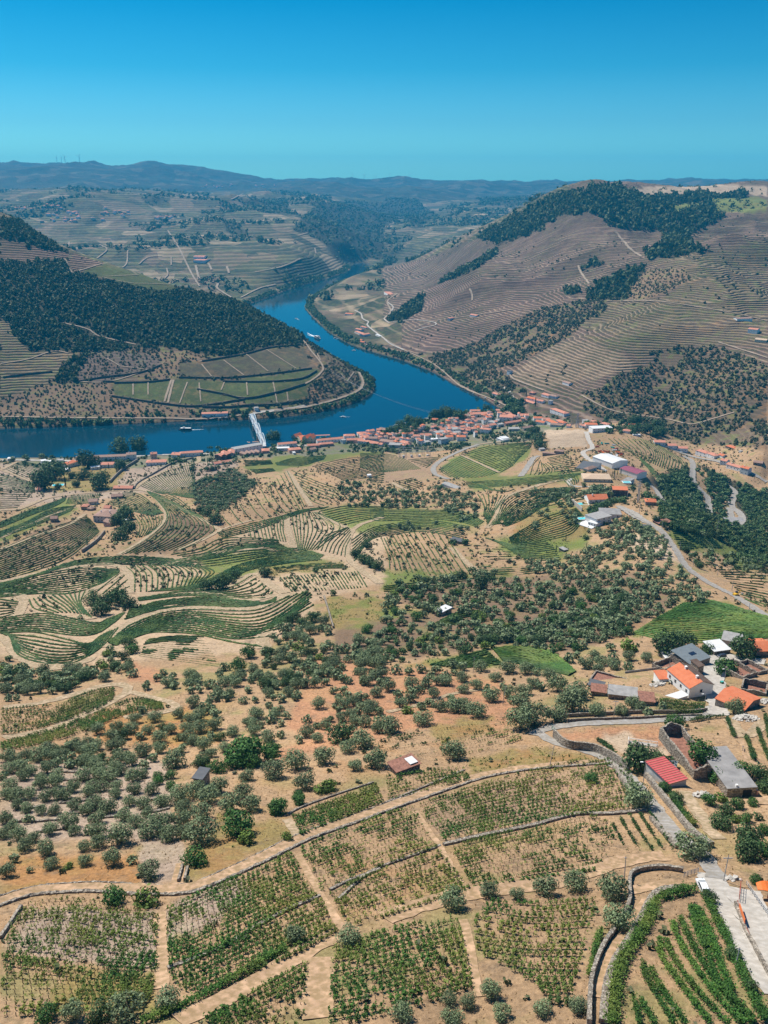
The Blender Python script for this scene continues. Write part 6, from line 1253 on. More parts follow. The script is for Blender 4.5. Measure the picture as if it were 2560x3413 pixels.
for i, (x0, y0, x1, y1) in enumerate([(975,286,1014,293),(1018,293,1056,297),(1060,297,1100,301),(1104,301,1145,302)]):
    house('k', (x0,y0), (x1,y1), 18, 8, 4.5, 'o', 'y', 'gy', f"{ORD[i]} from the left of four steep orange gabled riverside houses", 'building', 'gabled_house', [('f',2,2)], group='four steep gabled riverside houses')
# small villages on the distant plateau
vr = np.random.default_rng(21); VL = [(300,285,110,28,26,'the left plateau village'),(500,275,70,12,12,'the middle plateau village'),(700,295,60,8,10,'the right plateau village'),(230,245,60,14,12,'the high plateau village'),(100,255,60,6,8,'the leftmost plateau village'),(960,160,60,9,10,'the distant ridge village'),(1150,155,70,6,8,'the right ridge village'),(900,155,30,4,5,'the pale quarry hamlet')]
for cx, cy, rx, ry, n_, nm in VL:
    pts = sorted([(cx+vr.normal()*rx*.6, cy+vr.normal()*ry*.6) for _ in range(n_)])
    me = None
    for k, (x, y) in enumerate(pts):
        P_ = T('a', [(x, y)])[0]; g_ = gp(P_[0], P_[1], 3000)[0]
        if g_[1] > 12000: continue
        s_ = 1+vr.random()*.7; r = empty('village_house', (g_[0], g_[1], g_[2]), vr.random()*3, s_); tag(r, f"tiny pale house with reddish roof, {ORD[min(k,25)]} from the left in {nm}", 'house', 'houses of '+nm, 'thing')
        pym('wall', *boxes([(-7,-5,-4,7,5,6)]), WA['w' if k % 3 else 'y'], r); o_ = pym('roof', *hip(14, 10, 6, 3, .6), RO['r' if k % 4 else 'b'], r); o_.location = (-7,-5,0)
# --- the near village
def solar(r, L, d, h):
    for k in range(3):
        z = lambda y: h+.3+(1.3*(y+.35)/(d+.7)); x = L*.42+k*1.15; y0 = d*.38; V = [(x,y0,z(y0)),(x+1.05,y0,z(y0)),(x+1.05,y0+2.2,z(y0+2.2)),(x,y0+2.2,z(y0+2.2))]; V += [(a,b,c_+.06) for a,b,c_ in V]
        pym('solar_panel', V, [(0,3,2,1),(4,5,6,7),(0,1,5,4),(1,2,6,5),(2,3,7,6),(3,0,4,7)], m_solar, r)
m_solar = mat('solar_glass', (.012,.02,.045), .15, .2, 2, spec=.6)
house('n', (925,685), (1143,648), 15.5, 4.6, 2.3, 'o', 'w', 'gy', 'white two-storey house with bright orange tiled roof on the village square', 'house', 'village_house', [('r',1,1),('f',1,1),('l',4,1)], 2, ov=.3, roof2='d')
house('n', (700,690), (915,690), 3.5, .5, .1, 'w', 'w', 'flat', 'low white terrace in front of the orange roofed house', 'terrace', 'terrace')
house('n', (655,545), (755,522), 6, 1.6, .5, 'o', 'w', 'shed', 'small lean-to with orange tiles left of the white house', 'shed', 'lean_to')
house('n', (1010,470), (1058,462), 5, 4.2, .5, 'd', 's', 'shed', 'narrow dark roofed annex behind the white house', 'shed', 'annex')
house('n', (935,405), (1118,368), (815,345), 3.0, 1.6, 's', 's', 'shed', 'modern stone house with sloping slate roof and solar panels', 'house', 'modern_house', [('l',1,1)], 0, extra=solar)
house('n', (712,335), (830,330), 9, 1.2, .1, 'w', 's', 'flat', 'flat stone terrace beside the slate roofed house', 'terrace', 'terrace')
house('n', (1435,810), (1580,750), (1270,715), 2.4, 1.6, 'o', 's', 'gy', 'stone barn with orange tiled gable roof by the rubble pile', 'barn', 'barn')
house('n', (1525,305), (1690,300), 12, 3.0, 1.8, 'o', 's', 'gx', 'red tiled stone farm building at the right edge', 'barn', 'farm_building')
house('n', (1160,295), (1308,275), 9, 2.4, .5, 'w', 's', 'shed', 'shed with patched white sheet roof behind the round tree', 'shed', 'shed')
house('n', (1225,205), (1400,215), 8, 3.2, .9, 'g', 'g', 'shed', 'grey sheet roofed store behind the patched shed', 'shed', 'shed')
house('n', (185,690), (450,700), 6, 2.0, .7, 'g', 's', 'shed', 'long low shed with grey corrugated roof and holes', 'shed', 'shed')
house('n', (22,660), (160,665), 5, 2.0, .6, 'x', 's', 'shed', 'low shed with rusty roof at the left end of the row', 'shed', 'shed')
house('n', (0,600), (130,610), 4, 1.8, .5, 'k', 's', 'shed', 'low shed with dark sheets behind the rusty one', 'shed', 'shed')
house('n', (470,750), (610,752), 6, 1.9, .6, 'x', 's', 'shed', 'small shed with rusty brown roof above the dry wall', 'shed', 'shed')
def ribs(r, L, d, h):
    pym('roof_ridges', *boxes([(L*k/9, -.35, h+.16+.0, L*k/9+.12, d+.35, h+.22) for k in range(10)]), RO['m'], r).location = (0,0,.0)
def redribs(r, L, d, h):
    V, F = [], []
    for k in range(13):
        y = -.3+(d+.5)*k/12; z = h+.17+.5*(y+.35)/(d+.7); v, f = boxes([(-.36,y,z,L+.36,y+.14,z+.09)]); F += [tuple(i+len(V) for i in q) for q in f]; V += [tuple(q) for q in v]
    pym('roof_ribs', V, F, RO['r'], r)
house('o', (745,622), (900,612), (640,500), 2.2, .5, 'm', 'g', 'shed', 'small shed with bright red ribbed metal roof beside the lane', 'shed', 'shed', extra=redribs)
house('o', (705,470), (800,475), 3, 1.6, .3, 's', 'k', 'shed', 'small dark green covered lean-to behind the red shed', 'shed', 'lean_to')
def orange_side(r, L, d, h):
    q = pym('side_wall', *boxes([(L+.26,0,-2,L+.8,d*.75,h-1.2)]), WA['p'], r); pym('door', *boxes([(L*.55,-.12,0,L*.85,-.02,2.3)]), m_dark_in, r); pym('chimney', *boxes([(L*.3,.3,h,L*.3+.6,.9,h+.9)]), WA['w'], r)
house('o', (1275,710), (1540,704), (1060,345), 3.0, .2, 'c', 's', 'flat', 'big stone building with weathered flat concrete roof beside the ruin', 'building', 'flat_roofed_building', extra=orange_side, ov=.2)
def panel(r, L, d, h): pym('roof_panel', *boxes([(L*.62,d*.1,h+.45,L*.95,d*.8,h+.56)]), RO['w'], r)
house('g', (55,757), (155,737), 5, 2.2, .4, 'x', 's', 'shed', 'little stone shed with pinkish roof and one white panel in the vines', 'shed', 'shed', extra=panel)
house('d', (250,975), (292,962), 5, 3, .3, 'w', 'p', 'flat', 'tiny pink shed with white roof in the middle groves', 'shed', 'shed')
house('d', (250,422), (318,426), 9, 3.5, 1.2, 'g', 'w', 'gx', 'small white stone cottage on the saddle', 'house', 'cottage')
house('c', (1590,378), (1605,377), 5, 3, .3, 'w', 'w', 'flat', 'tiny white pump hut at the vineyard corner', 'hut', 'hut')
house('d', (285,658), (350,668), 6, 2.5, .6, 'k', 's', 'shed', 'dark stone hut ruin on the round knoll', 'hut', 'hut')
house('d', (755,695), (778,700), 4, 2.5, .3, 'g', 's', 'flat', 'tiny stone pump house above the grove', 'hut', 'hut')
house('e', (838,815), (876,818), 5, 3.6, .2, 'k', 's', 'flat', 'dark roofless stone hut among the olives', 'hut', 'hut')
# villas and warehouses on the ridge
house('m', (425,432), (548,410), 34, 7, 2.0, 'w', 'w', 'gy', 'large warehouse with bright white roof and white walls', 'warehouse', 'warehouse')
house('m', (620,518), (698,500), 27, 7, 1.2, 'p', 'w', 'gy', 'long warehouse with purple red sheet roof', 'warehouse', 'warehouse')
house('m', (288,442), (340,436), 22, 5, .2, 'k', 'g', 'flat', 'dark flat roofed store left of the white warehouse', 'warehouse', 'warehouse')
house('m', (200,535), (420,540), 20, 3.4, 2.0, 't', 'y', 'hip', 'wide single storey villa with pale tan tiled roof', 'villa', 'villa', [('f',6,1)])
house('m', (430,645), (548,650), 10, 6.2, .6, 'o', 'k', 'shed', 'dark block house with orange tiled shed roof', 'house', 'block_house', [('f',3,2)])
house('m', (240,705), (395,700), 14, 3.6, 3.0, 'o', 'w', 'gx', 'villa with big orange gable roof beside the blue pool', 'villa', 'villa', [('f',4,1)], 1)
house('m', (690,718), (778,722), 9, 3, 2.0, 'o', 's', 'hip', 'small stone house with orange hipped roof below the pylon', 'house', 'cottage')
house('m', (450,545), (600,560), 8, 3, .3, 'c', 'g', 'flat', 'grey flat pergola building beside the upper pool', 'building', 'pool_house')
house('m', (300,880), (420,850), 14, 5.5, .2, 'g', 'w', 'flat', 'modern white villa, lower two-storey block by the turquoise pool', 'villa', 'modern_villa', [('f',3,2)])
house('m', (330,822), (500,808), 16, 3.2, .2, 'c', 'w', 'flat', 'modern white villa, long upper block with grey flat roof', 'villa', 'modern_villa', [('f',3,1)])
house('m', (235,875), (300,893), 8, 2.8, .2, 'w', 'w', 'flat', 'small white pavilion with glass front on the villa terrace', 'pavilion', 'pavilion', [('f',3,1)])
house('m', (150,870), (262,908), 16, .3, .1, 'w', 'w', 'flat', 'white pool terrace of the modern villa', 'terrace', 'pool_terrace')
house('m', (795,880), (900,885), 8, 3, .2, 'x', 'k', 'flat', 'dark open carport with brown roof beside the ridge road', 'carport', 'carport')
house('m', (668,910), (728,912), 4, 2.5, .1, 'k', 's', 'flat', 'small dark stone enclosure under the ridge road', 'hut', 'hut')
house('m', (1300,745+100), (1370,860), (1310,740), 1.5, .1, 'c', 'w', 'flat', 'long pale platform building beside the hairpin road', 'building', 'platform_building')
house('j', (1440,524), (1590,508), 6, 3.5, 1.0, 'b', 's', 'gx', 'long brown roofed ruin above the curved ramp', 'ruin', 'ruin')
house('j', (1532,512), (1604,506), 8, 5, 1.4, 'b', 's', 'hip', 'taller brown roofed block at the end of the long ruin', 'house', 'house')
house('j', (1425,484), (1462,478), 6, 3, .2, 'g', 'g', 'flat', 'grey concrete hut beside the dark tree belt', 'hut', 'hut')
house('l', (740,684), (878,692), 22, 6.5, 2.6, 'b', 'g', 'hip', 'large old farmhouse with brown hipped roof above the striped hillside', 'farmhouse', 'farmhouse', [('f',5,2)], 2)
# pools
m_pool = mat('pool_water', (.10,.55,.58), .1, .1, .5, spec=.5); m_rim = WA['w']
def pool(t, A, L, d, yaw, label, base_=0.35):
    a = gp(*T(t, [A])[0])[0]; r = empty('swimming_pool', (a[0], a[1], a[2]+base_), R(yaw)); tag(r, label, 'swimming pool', None, 'thing')
    pym('basin', *boxes([(-.5,-.5,-1.5,L+.5,0,.1),(-.5,d,-1.5,L+.5,d+.5,.1),(-.5,0,-1.5,0,d,.1),(L,0,-1.5,L+.5,d,.1)]), m_rim, r); pym('water', *boxes([(0,0,-1.4,L,d,-.02)]), m_pool, r)
pool('m', (155,722), 11, 6, 5, 'small rectangular turquoise pool beside the orange roofed villa', .5)
pool('m', (165,842), 13, 5, 8, 'turquoise pool on the white terrace of the modern villa', 1.1)
pool('m', (518,547), 8, 5, 0, 'small blue pool behind the dark block house', .6)
pool('l', (412,405), 14, 7, 10, 'blue covered pool among dark park trees', .4)
# roofless ruins
def ruin(t, A, B, C_, h, label, gab=0):
    a, b, L, az = frame_of(t, A, B); c_ = gp(*T(t, [C_])[0])[0]; d = abs(-(c_[0]-a[0])*math.sin(az)+(c_[1]-a[1])*math.cos(az)); r = empty('stone_ruin', (a[0], a[1], min(a[2], b[2])), az); tag(r, label, 'ruin', None, 'thing')
    th = .6
    def wl(x0, y0, x1, y1, gp_=0):
        n_ = 9; V, F = [], []; dx, dy = x1-x0, y1-y0; ln = math.hypot(dx, dy); nx, ny = -dy/ln*th/2, dx/ln*th/2
        for k in range(n_):
            s_ = k/(n_-1); z = h*(.75+.3*rng.random())+gp_*(1-abs(2*s_-1))
            for q in ((-1,-1.5),(-1,z),(1,z),(1,-1.5)): V.append((x0+dx*s_+nx*q[0], y0+dy*s_+ny*q[0], q[1]))
        for k in range(n_-1):
            o = k*4; F += [(o,o+4,o+5,o+1),(o+1,o+5,o+6,o+2),(o+2,o+6,o+7,o+3)]
        F += [(0,1,2,3),(4*n_-4,4*n_-1,4*n_-2,4*n_-3)]; return V, F
    for s_ in ((0,0,L,0,gab),(0,d,L,d,gab),(th/2,th/2,th/2,d-th/2,0),(L-th/2,th/2,L-th/2,d-th/2,0)): pym('wall', *wl(*s_), m_stone, r)
    pym('floor', *boxes([(th,th,-.4,L-th,d-th,.15)]), RO['x'], r)
ruin('o', (965,540), (1180,520), (790,300), 3.0, 'long roofless stone ruin with two gables and a tree inside', 1.8)
ruin('n', (1420,510), (1555,480), (1350,420), 2.6, 'small roofless stone ruin right of the round tree')
ruin('n', (1400,640), (1640,665), (1330,575), 3.0, 'roofless stone ruin with dark doorway behind the orange barn')
ruin('n', (590,400), (700,425), (590,300), 2.4, 'low crumbled stone pen left of the slate roofed house')
ruin('n', (1560,470), (1650,450), (1500,395), 2.2, 'crumbling stone enclosure at the right edge')
ruin('n', (10,520), (385,555), (120,480), .9, 'white walled empty yard above the shed row')
# ---------------------------------------------------------------- bridge, boats, poles, vehicles and small things
TILE['p'] = (780, 1350, .0904); TILE['v'] = (940, 1020, 280/1659); TILE['y'] = (0, 480, .42194); TILE['z'] = (1100, 560, .42194); TILE['x'] = (1820, 1400, 400/1659)
def at_z(t, p_, z):
    P_ = T(t, [p_])[0]; u, q = uq(P_[0], P_[1]); Y = (CH-z)/float(q); return np.array([float(u)*Y, Y, z])
def top_h(g_, py):
    lo, hi = .5, 400.
    for _ in range(40):
        m_ = (lo+hi)/2
        if project(g_[0], g_[1], g_[2]+m_)[1] > py: lo = m_
        else: hi = m_
    return lo
m_steel = mat('pale_blue_steel', (.50,.60,.66), .5, .06, .5); m_deck = mat('bridge_deck', (.42,.43,.44), .8, .12, .3); m_pier = mat('granite_pier', (.36,.32,.28), .9, .15, .4)
A, B = at_z('p', (638,388), 11.), at_z('p', (1100,1500), 9.5)
ax = B-A; LB_ = math.hypot(ax[0], ax[1]); az = math.atan2(ax[1], ax[0]); br = empty('arch_bridge', A, az); tag(br, 'pale blue steel road bridge of three arched spans across the river', 'bridge', None, 'thing')
dz_ = B[2]-A[2]; pym('deck', *boxes([(-14,-3.2,-.6,LB_+8,3.2,0)]), m_deck, br)
for s_ in range(3):
    x0, x1 = LB_*s_/3+1, LB_*(s_+1)/3-1; ar = []
    for sy in (-3.5, 3.5):
        P_ = [(x0+(x1-x0)*k/12, sy, .3+8.6*math.sin(math.pi*k/12)**.8) for k in range(13)]; a_ = pym('arch', *tube_np(P_, [.5]*13, 6), m_steel, br); ar.append(a_)
        hl = []
        for k in range(1, 12):
            x, _, z = P_[k]; hl.append(tube_np([(x,sy,-.3),(x,sy,z)], [.16,.16], 4))
            if k < 11: hl.append(tube_np([(x,sy,z),(P_[k+1][0],sy,-.2)], [.12,.12], 4))
        pym('hangers', *join(hl), m_steel, a_)
        pym('girder', *boxes([(x0,sy-.3,-1.1,x1,sy+.3,.1)]), m_steel, br)
    cb = [boxes([(P_[k][0]-.25,-3.4,P_[k][2]-.2,P_[k][0]+.25,3.4,P_[k][2]+.2)]) for k in range(4, 9)]; pym('cross_braces', *join(cb), m_steel, br)
for s_ in range(3):
    x = LB_*s_/3 if s_ else 2; pym('pier', *join([boxes([(x-1.6,-4.6,-14,x+1.6,4.6,-2.2)]), boxes([(x-2,-5,-2.2,x+2,5,-1.12)])]), m_pier, br)
# railway bridge and white footbridge over the tributary mouth
def beam_bridge(t, a, b, z, w_, m, label, name, npier=2, rail=True):
    A, B = at_z(t, a, z), at_z(t, b, z); d = B-A; L = math.hypot(d[0], d[1]); r = empty(name, A, math.atan2(d[1], d[0])); tag(r, label, 'bridge', None, 'thing')
    pym('deck', *boxes([(0,-w_/2,-.8,L,w_/2,0)]), m, r)
    if rail:
        for sy in (-1, 1): pym('railing', *boxes([(0,sy*w_/2-.12,0,L,sy*w_/2+.12,1.3)]), m, r)
    for k in range(npier): x = L*(k+1)/(npier+1); pym('pier', *boxes([(x-.9,-w_*.4,-z-3,x+.9,w_*.4,-.81)]), m_pier, r)
beam_bridge('j', (1215,98), (1150,198), 9, 6, mat('dark_iron', (.13,.125,.12), .7, .2, .6), 'dark iron railway bridge over the tributary mouth', 'railway_bridge')
beam_bridge('j', (1068,180), (1180,142), 7, 3, m_steel, 'slender white footbridge beside the railway bridge', 'footbridge', 1)
road('j', [(1130,-20),(1190,30),(1212,98)], 6, m_pier, 'railway', 'brown railway bed curving along the far shore', dmin=1450, off=.6)
# boats
m_bw = mat('boat_white', (.78,.78,.76), .4, .04, 1); m_bd = mat('boat_dark_hull', (.05,.045,.06), .5, .1, 1); m_foam = mat('foam', (.70,.76,.78), .6, .2, 1.5)
def boat(t, p_, L, yaw, label, hull, decks=1, dark=False, name='boat', canopy=None):
    g_ = at_z(t, p_, 0); r = empty(name, g_, R(yaw)); tag(r, label, 'boat', None, 'thing'); W = L*.22; H = max(.9, L*.06)
    out = [(-.5,-.42),(-.5,.42),(-.1,.5),(.25,.44),(.42,.22),(.5,0),(.42,-.22),(.25,-.44),(-.1,-.5)]; n_ = len(out)
    V = [(x*L*.96, y*W*.8, -.3) for x, y in out]+[(x*L, y*W, H) for x, y in out]; F = [tuple(range(n_-1,-1,-1))][:0]+[tuple(range(n_, 2*n_))[::-1]]+[((k+1)%n_, k, n_+k, n_+(k+1)%n_) for k in range(n_)]
    pym('hull', V, F, hull, r)
    for k in range(decks): x0, x1 = -.42+.04*k, .3-.1*k; zz = H+k*2.3; pym('cabin', *boxes([(x0*L,-W*.4,zz,x1*L,W*.4,zz+1.9)]), m_glass, r); pym('roof', *boxes([(x0*L-.3,-W*.44,zz+1.9,x1*L+.5,W*.44,zz+2.3)]), m_bw, r)
    if decks > 0: zz = H+decks*2.3; pym('wheelhouse', *boxes([(.02*L,-W*.22,zz,.14*L,W*.22,zz+1.6)]), m_bw, r)
    else: pym('canopy', *boxes([(-.3*L,-W*.35,H+.9,.15*L,W*.35,H+1.1)]), canopy or m_bw, r); pym('console', *boxes([(-.05*L,-W*.15,H,.1*L,W*.15,H+.9)]), m_bw, r)
    return r
def wake(t, pts, w0, w1, label):
    W = resample(np.array([at_z(t, p_, 0)[:2] for p_ in pts]), 1.5); nn = normals(W); n_ = len(W); s_ = np.linspace(0, 1, n_); w_ = (w0+(w1-w0)*s_)*(.6+.8*rng.random(n_))
    V = np.concatenate([np.c_[W+nn*w_[:,None]/2, np.full(n_, .06)], np.c_[W-nn*w_[:,None]/2, np.full(n_, .06)]]); F = np.array([(k, k+n_, k+n_+1, k+1) for k in range(n_-1)]); tag(mesh_np('boat_wake', V, F, m_foam), label, kind='stuff')
boat('s', (617,1433), 24, 178, 'long low tour boat with dark hull and white roof left of the bridge', m_bd, 1, name='tour_boat')
wake('s', [(640,1432.5),(660,1432),(680,1431)], 2.2, .5, 'thin white wake behind the low tour boat')
boat('v', (705,640), 34, -58, 'large white cruise boat with two decks and a broad wake', m_bw, 2, name='cruise_boat')
wake('v', [(640,600),(590,580),(500,530)], 7, 1.5, 'broad white wake behind the cruise boat'); wake('v', [(610,600),(560,590),(505,560)], 2, 1, 'thin side wake of the cruise boat')
boat('v', (285,252), 13, 150, 'small white motor boat upstream of the cruise boat', m_bw, 0, name='motor_boat'); wake('v', [(300,262),(345,275)], 1.5, .5, 'short wake of the small motor boat')
boat('v', (1415,880), 12, 160, 'small white boat near the riverside estate', m_bw, 0, name='motor_boat')
boat('v', (1050,635), 9, 10, 'tiny white boat moored by the green bank, left one', m_bw, 0, name='motor_boat'); boat('v', (1098,648), 7, 10, 'tiny white boat moored by the green bank, right one', m_bw, 0, name='motor_boat')
boat('k', (1380,95), 11, 175, 'small white boat in mid river right of the bridge', m_bw, 0, name='motor_boat'); wake('k', [(1390,96),(1440,92)], 1.2, .4, 'short wake right of the bridge')
for i, (x, y, L) in enumerate([(282,282,10),(300,276,12),(322,270,12),(345,266,11),(262,300,9)]): boat('j', (x,y), L, 20+i*9, f"{ORD[i]} white boat moored by the dark trees, in order of mooring", m_bw, 0, name='moored_boat')
# wind turbines
m_turb = mat('turbine_white', (.60,.62,.63), .5, .03, .01)
for i, (px, pt, pb) in enumerate([(145,531,538),(190,517,541),(206,517,541),(217,511,540),(265,508,538),(580,550,560),(1176,583,600),(1214,578,598),(1252,585,600),(1300,586,602),(1366,586,602),(1439,603,612),(1558,600,610),(1490,603,612)]):
    u = float(uq(px, pb)[0]); Ys = np.linspace(10500, 13500, 40); zz = hgt(u*Ys, Ys); k = int(np.argmax((zz-CH)/Ys)); g_ = np.array([u*Ys[k], Ys[k], zz[k]]); h = (pb-pt)/FPX*Ys[k]*.95; hb = h*.66
    r = empty('wind_turbine', g_); tag(r, f"white three bladed wind turbine on the skyline, {ORD[i]} from the left", 'wind turbine', 'wind turbines on the skyline', 'thing')
    pym('tower', *tube_np([(0,0,-15),(0,0,hb)], [h*.028, h*.018], 6), m_turb, r); a0 = (i*37 % 120)+20; rt = []
    for b_ in range(3): a = R(a0+b_*120); rt.append(tube_np([(0,-3,hb),(math.cos(a)*h*.34,-3,hb+math.sin(a)*h*.34)], [h*.016, h*.006], 4))
    pym('nacelle', *boxes([(-h*.02,-4,hb-h*.015,h*.02,6,hb+h*.02)]), m_turb, r)
    for q in rt: pym('blade', *q, m_turb, r)
# poles
m_pole = mat('concrete_pole', (.40,.385,.36), .9, .12, 1); m_met = mat('galvanised_metal', (.34,.35,.36), .5, .12, 1)
PL = [('i',(1466,436),(1489,324),'at the corner by the white car',1),('i',(1037,445),(1045,330),'beside the tall curved retaining wall',0),('i',(1518,806),(1537,724),'at the lower end of the lane hedge',0),('g',(714,722),(735,630),'leaning in the weedy plot above the walled path',0),('g',(512,448),(527,370),'on the reddish slope',0),
 ('g',(992,508),(1003,430),'behind the village lane',1),('g',(1118,796),(1132,698),'carrying a lamp beside the red shed',2),('g',(1384,458),(1391,405),'in front of the white house',2),('g',(1470,352),(1479,297),'beside the round tree in the village',2),('g',(1232,300),(1239,228),'left of the slate roofed house',1),
 ('n',(176,668),(190,532),'in front of the long grey shed',0),('n',(944,212),(959,118),'behind the slate roofed house',2),('n',(1374,222),(1386,166),'between the sheds at the top right',0),('g',(387,311),(390,246),'in the left bright green field',0),('g',(316,205),(319,168),'in the dense grove',0),('d',(1436,612),(1447,565),'beside the tributary road',1),('d',(1502,866),(1510,826),'by the yellow digger',0),
 ('d',(1575,962),(1581,920),'at the right of the ridge road',0),('m',(540,692),(554,603),'beside the dark block house',1),('m',(638,792),(656,688),'above the villa driveway',1),('m',(820,905),(828,852),'at the dark carport',0),('m',(1250,932),(1272,842),'low in the dark valley wood',1),('m',(104,570),(110,530),'by the tan villa bend, left',0),('m',(372,600),(378,560),'below the tan villa',0),
 ('m',(738,590),(742,548),'at the road curve',0),('d',(1335,762),(1340,725),'right of the ridge road top',0),('d',(1278,690),(1281,655),'at the green plot corner',0),('m',(445,515),(449,470),'by the warehouse cypresses',0),('o',(1425,290),(1430,235),'behind the flat roofed building',0),('d',(1440,800),(1447,765),'in the brown right vineyard',0)]
for t, b_, tp, wh, k in PL:
    P_ = T(t, [b_, tp]); g_ = gp(P_[0][0], P_[0][1])[0]; h = top_h(g_, P_[1][1]); x2 = (P_[1][0]-project(*g_[:2], g_[2]+h)[0])*zdepth(*g_)/FPX; s_ = min(1.6, max(.8, g_[1]/450))
    r = empty('utility_pole', g_); tag(r, f"{'street lamp' if k == 2 else 'concrete utility'} pole {wh}", 'lamp post' if k == 2 else 'pole', 'utility poles', 'thing')
    pym('post', *tube_np([(0,0,-.5),(x2,0,h)], [.17*s_, .10*s_], 8), m_pole, r)
    if k == 1: pym('crossarm', *boxes([(x2-1,-.06,h-.9,x2+1,.06,h-.72)]), m_met, r)
    elif k == 2: pym('lamp_arm', *tube_np([(x2,0,h-.2),(x2-1.1,-.3,h+.15)], [.05,.04], 5), m_met, r); pym('lamp_head', *boxes([(x2-1.7,-.5,h+.05,x2-.9,-.15,h+.2)]), m_bw, r)
    else: pym('insulators', *boxes([(x2-.3,-.05,h-.4,x2+.3,.05,h-.3)]), m_met, r)
def pylon(t, b_, tp, label, lattice, wd=3.0):
    P_ = T(t, [b_, tp]); g_ = gp(P_[0][0], P_[0][1])[0]; h = top_h(g_, P_[1][1]); r = empty('power_pylon', g_); tag(r, label, 'pylon', None, 'thing')
    if not lattice: pym('mast', *tube_np([(0,0,-1),(0,0,h)], [.5,.22], 10), m_met, r)
    else:
        for sx, sy in ((-1,-1),(1,-1),(1,1),(-1,1)): pym('leg', *tube_np([(sx*wd,sy*wd,-1),(sx*wd*.35,sy*wd*.35,h*.7),(sx*.3,sy*.3,h)], [.3,.24,.16], 4), m_met, r)
        br_ = []
        for k in range(9):
            z0, z1 = h*.085*k, h*.085*(k+1); a, c_ = wd*(1-.65*z0/(h*.7)) if z0 < h*.7 else wd*.3, wd*(1-.65*z1/(h*.7)) if z1 < h*.7 else wd*.28
            for q in range(4):
                p0, p1 = [(-1,-1),(1,-1),(1,1),(-1,1)][q], [(1,-1),(1,1),(-1,1),(-1,-1)][q]; br_.append(tube_np([(p0[0]*a,p0[1]*a,z0),(p1[0]*c_,p1[1]*c_,z1)], [.14,.14], 3)); br_.append(tube_np([(p1[0]*a,p1[1]*a,z0),(p0[0]*c_,p0[1]*c_,z1)], [.14,.14], 3))
        pym('bracing', *join(br_), m_met, r)
    for z in (.72, .83, .94): pym('crossarm', *boxes([(-h*.09,-.15,h*z,h*.09,.15,h*z+.35)]), m_met, r)
    return g_, h
g1, h1 = pylon('j', (1715,296), (1722,180), 'tall lattice power pylon at the edge of the town', True, 2.6)
pylon('m', (626,702), (655,518), 'tall tubular power pylon between the villas', False)
pylon('d', (1100,482), (1108,388), 'slender tubular mast beside the ridge road junction', False)
far_ = gp(1085, 1290, 1450)[0]; wires = []
for k in range(5):
    off = (k-2)*3.2; a = np.array([g1[0]+off, g1[1], g1[2]+h1*(.95-.04*k)]); b_ = np.array([far_[0]+off, far_[1], far_[2]+42-2*k]); s_ = np.linspace(0, 1, 24)[:,None]
    P_ = a*(1-s_)+b_*s_; P_[:,2] -= 46*4*(s_*(1-s_))[:,0]; wires.append(tube_np(P_, [.07]*24, 3))
for i, q in enumerate(wires): o = pym('power_line', q[0], q[1], m_met); tag(o, f"thin sagging power line over the river, {ORD[i]} from the left", 'power line', 'power lines over the river', 'thing')
# substation
r = empty('substation', gp(*T('j', [(440,530)])[0])[0], R(6)); tag(r, 'grey steel substation gantries on a gravel yard below the town', 'substation', None, 'thing')
for x in range(-24, 30, 9):
    for y in (-5, 8, 20): pym('gantry_post', *tube_np([(x,y,-1),(x,y,10)], [.35,.25], 4), m_met, r)
for y in (-5, 8, 20): pym('gantry_beam', *boxes([(-24,y-.25,9.4,30,y+.25,9.9)]), m_met, r)
for x in (-18, -6, 6, 18): pym('transformer', *boxes([(x-1.5,0,-.5,x+1.5,3,3)]), WA['g'], r)
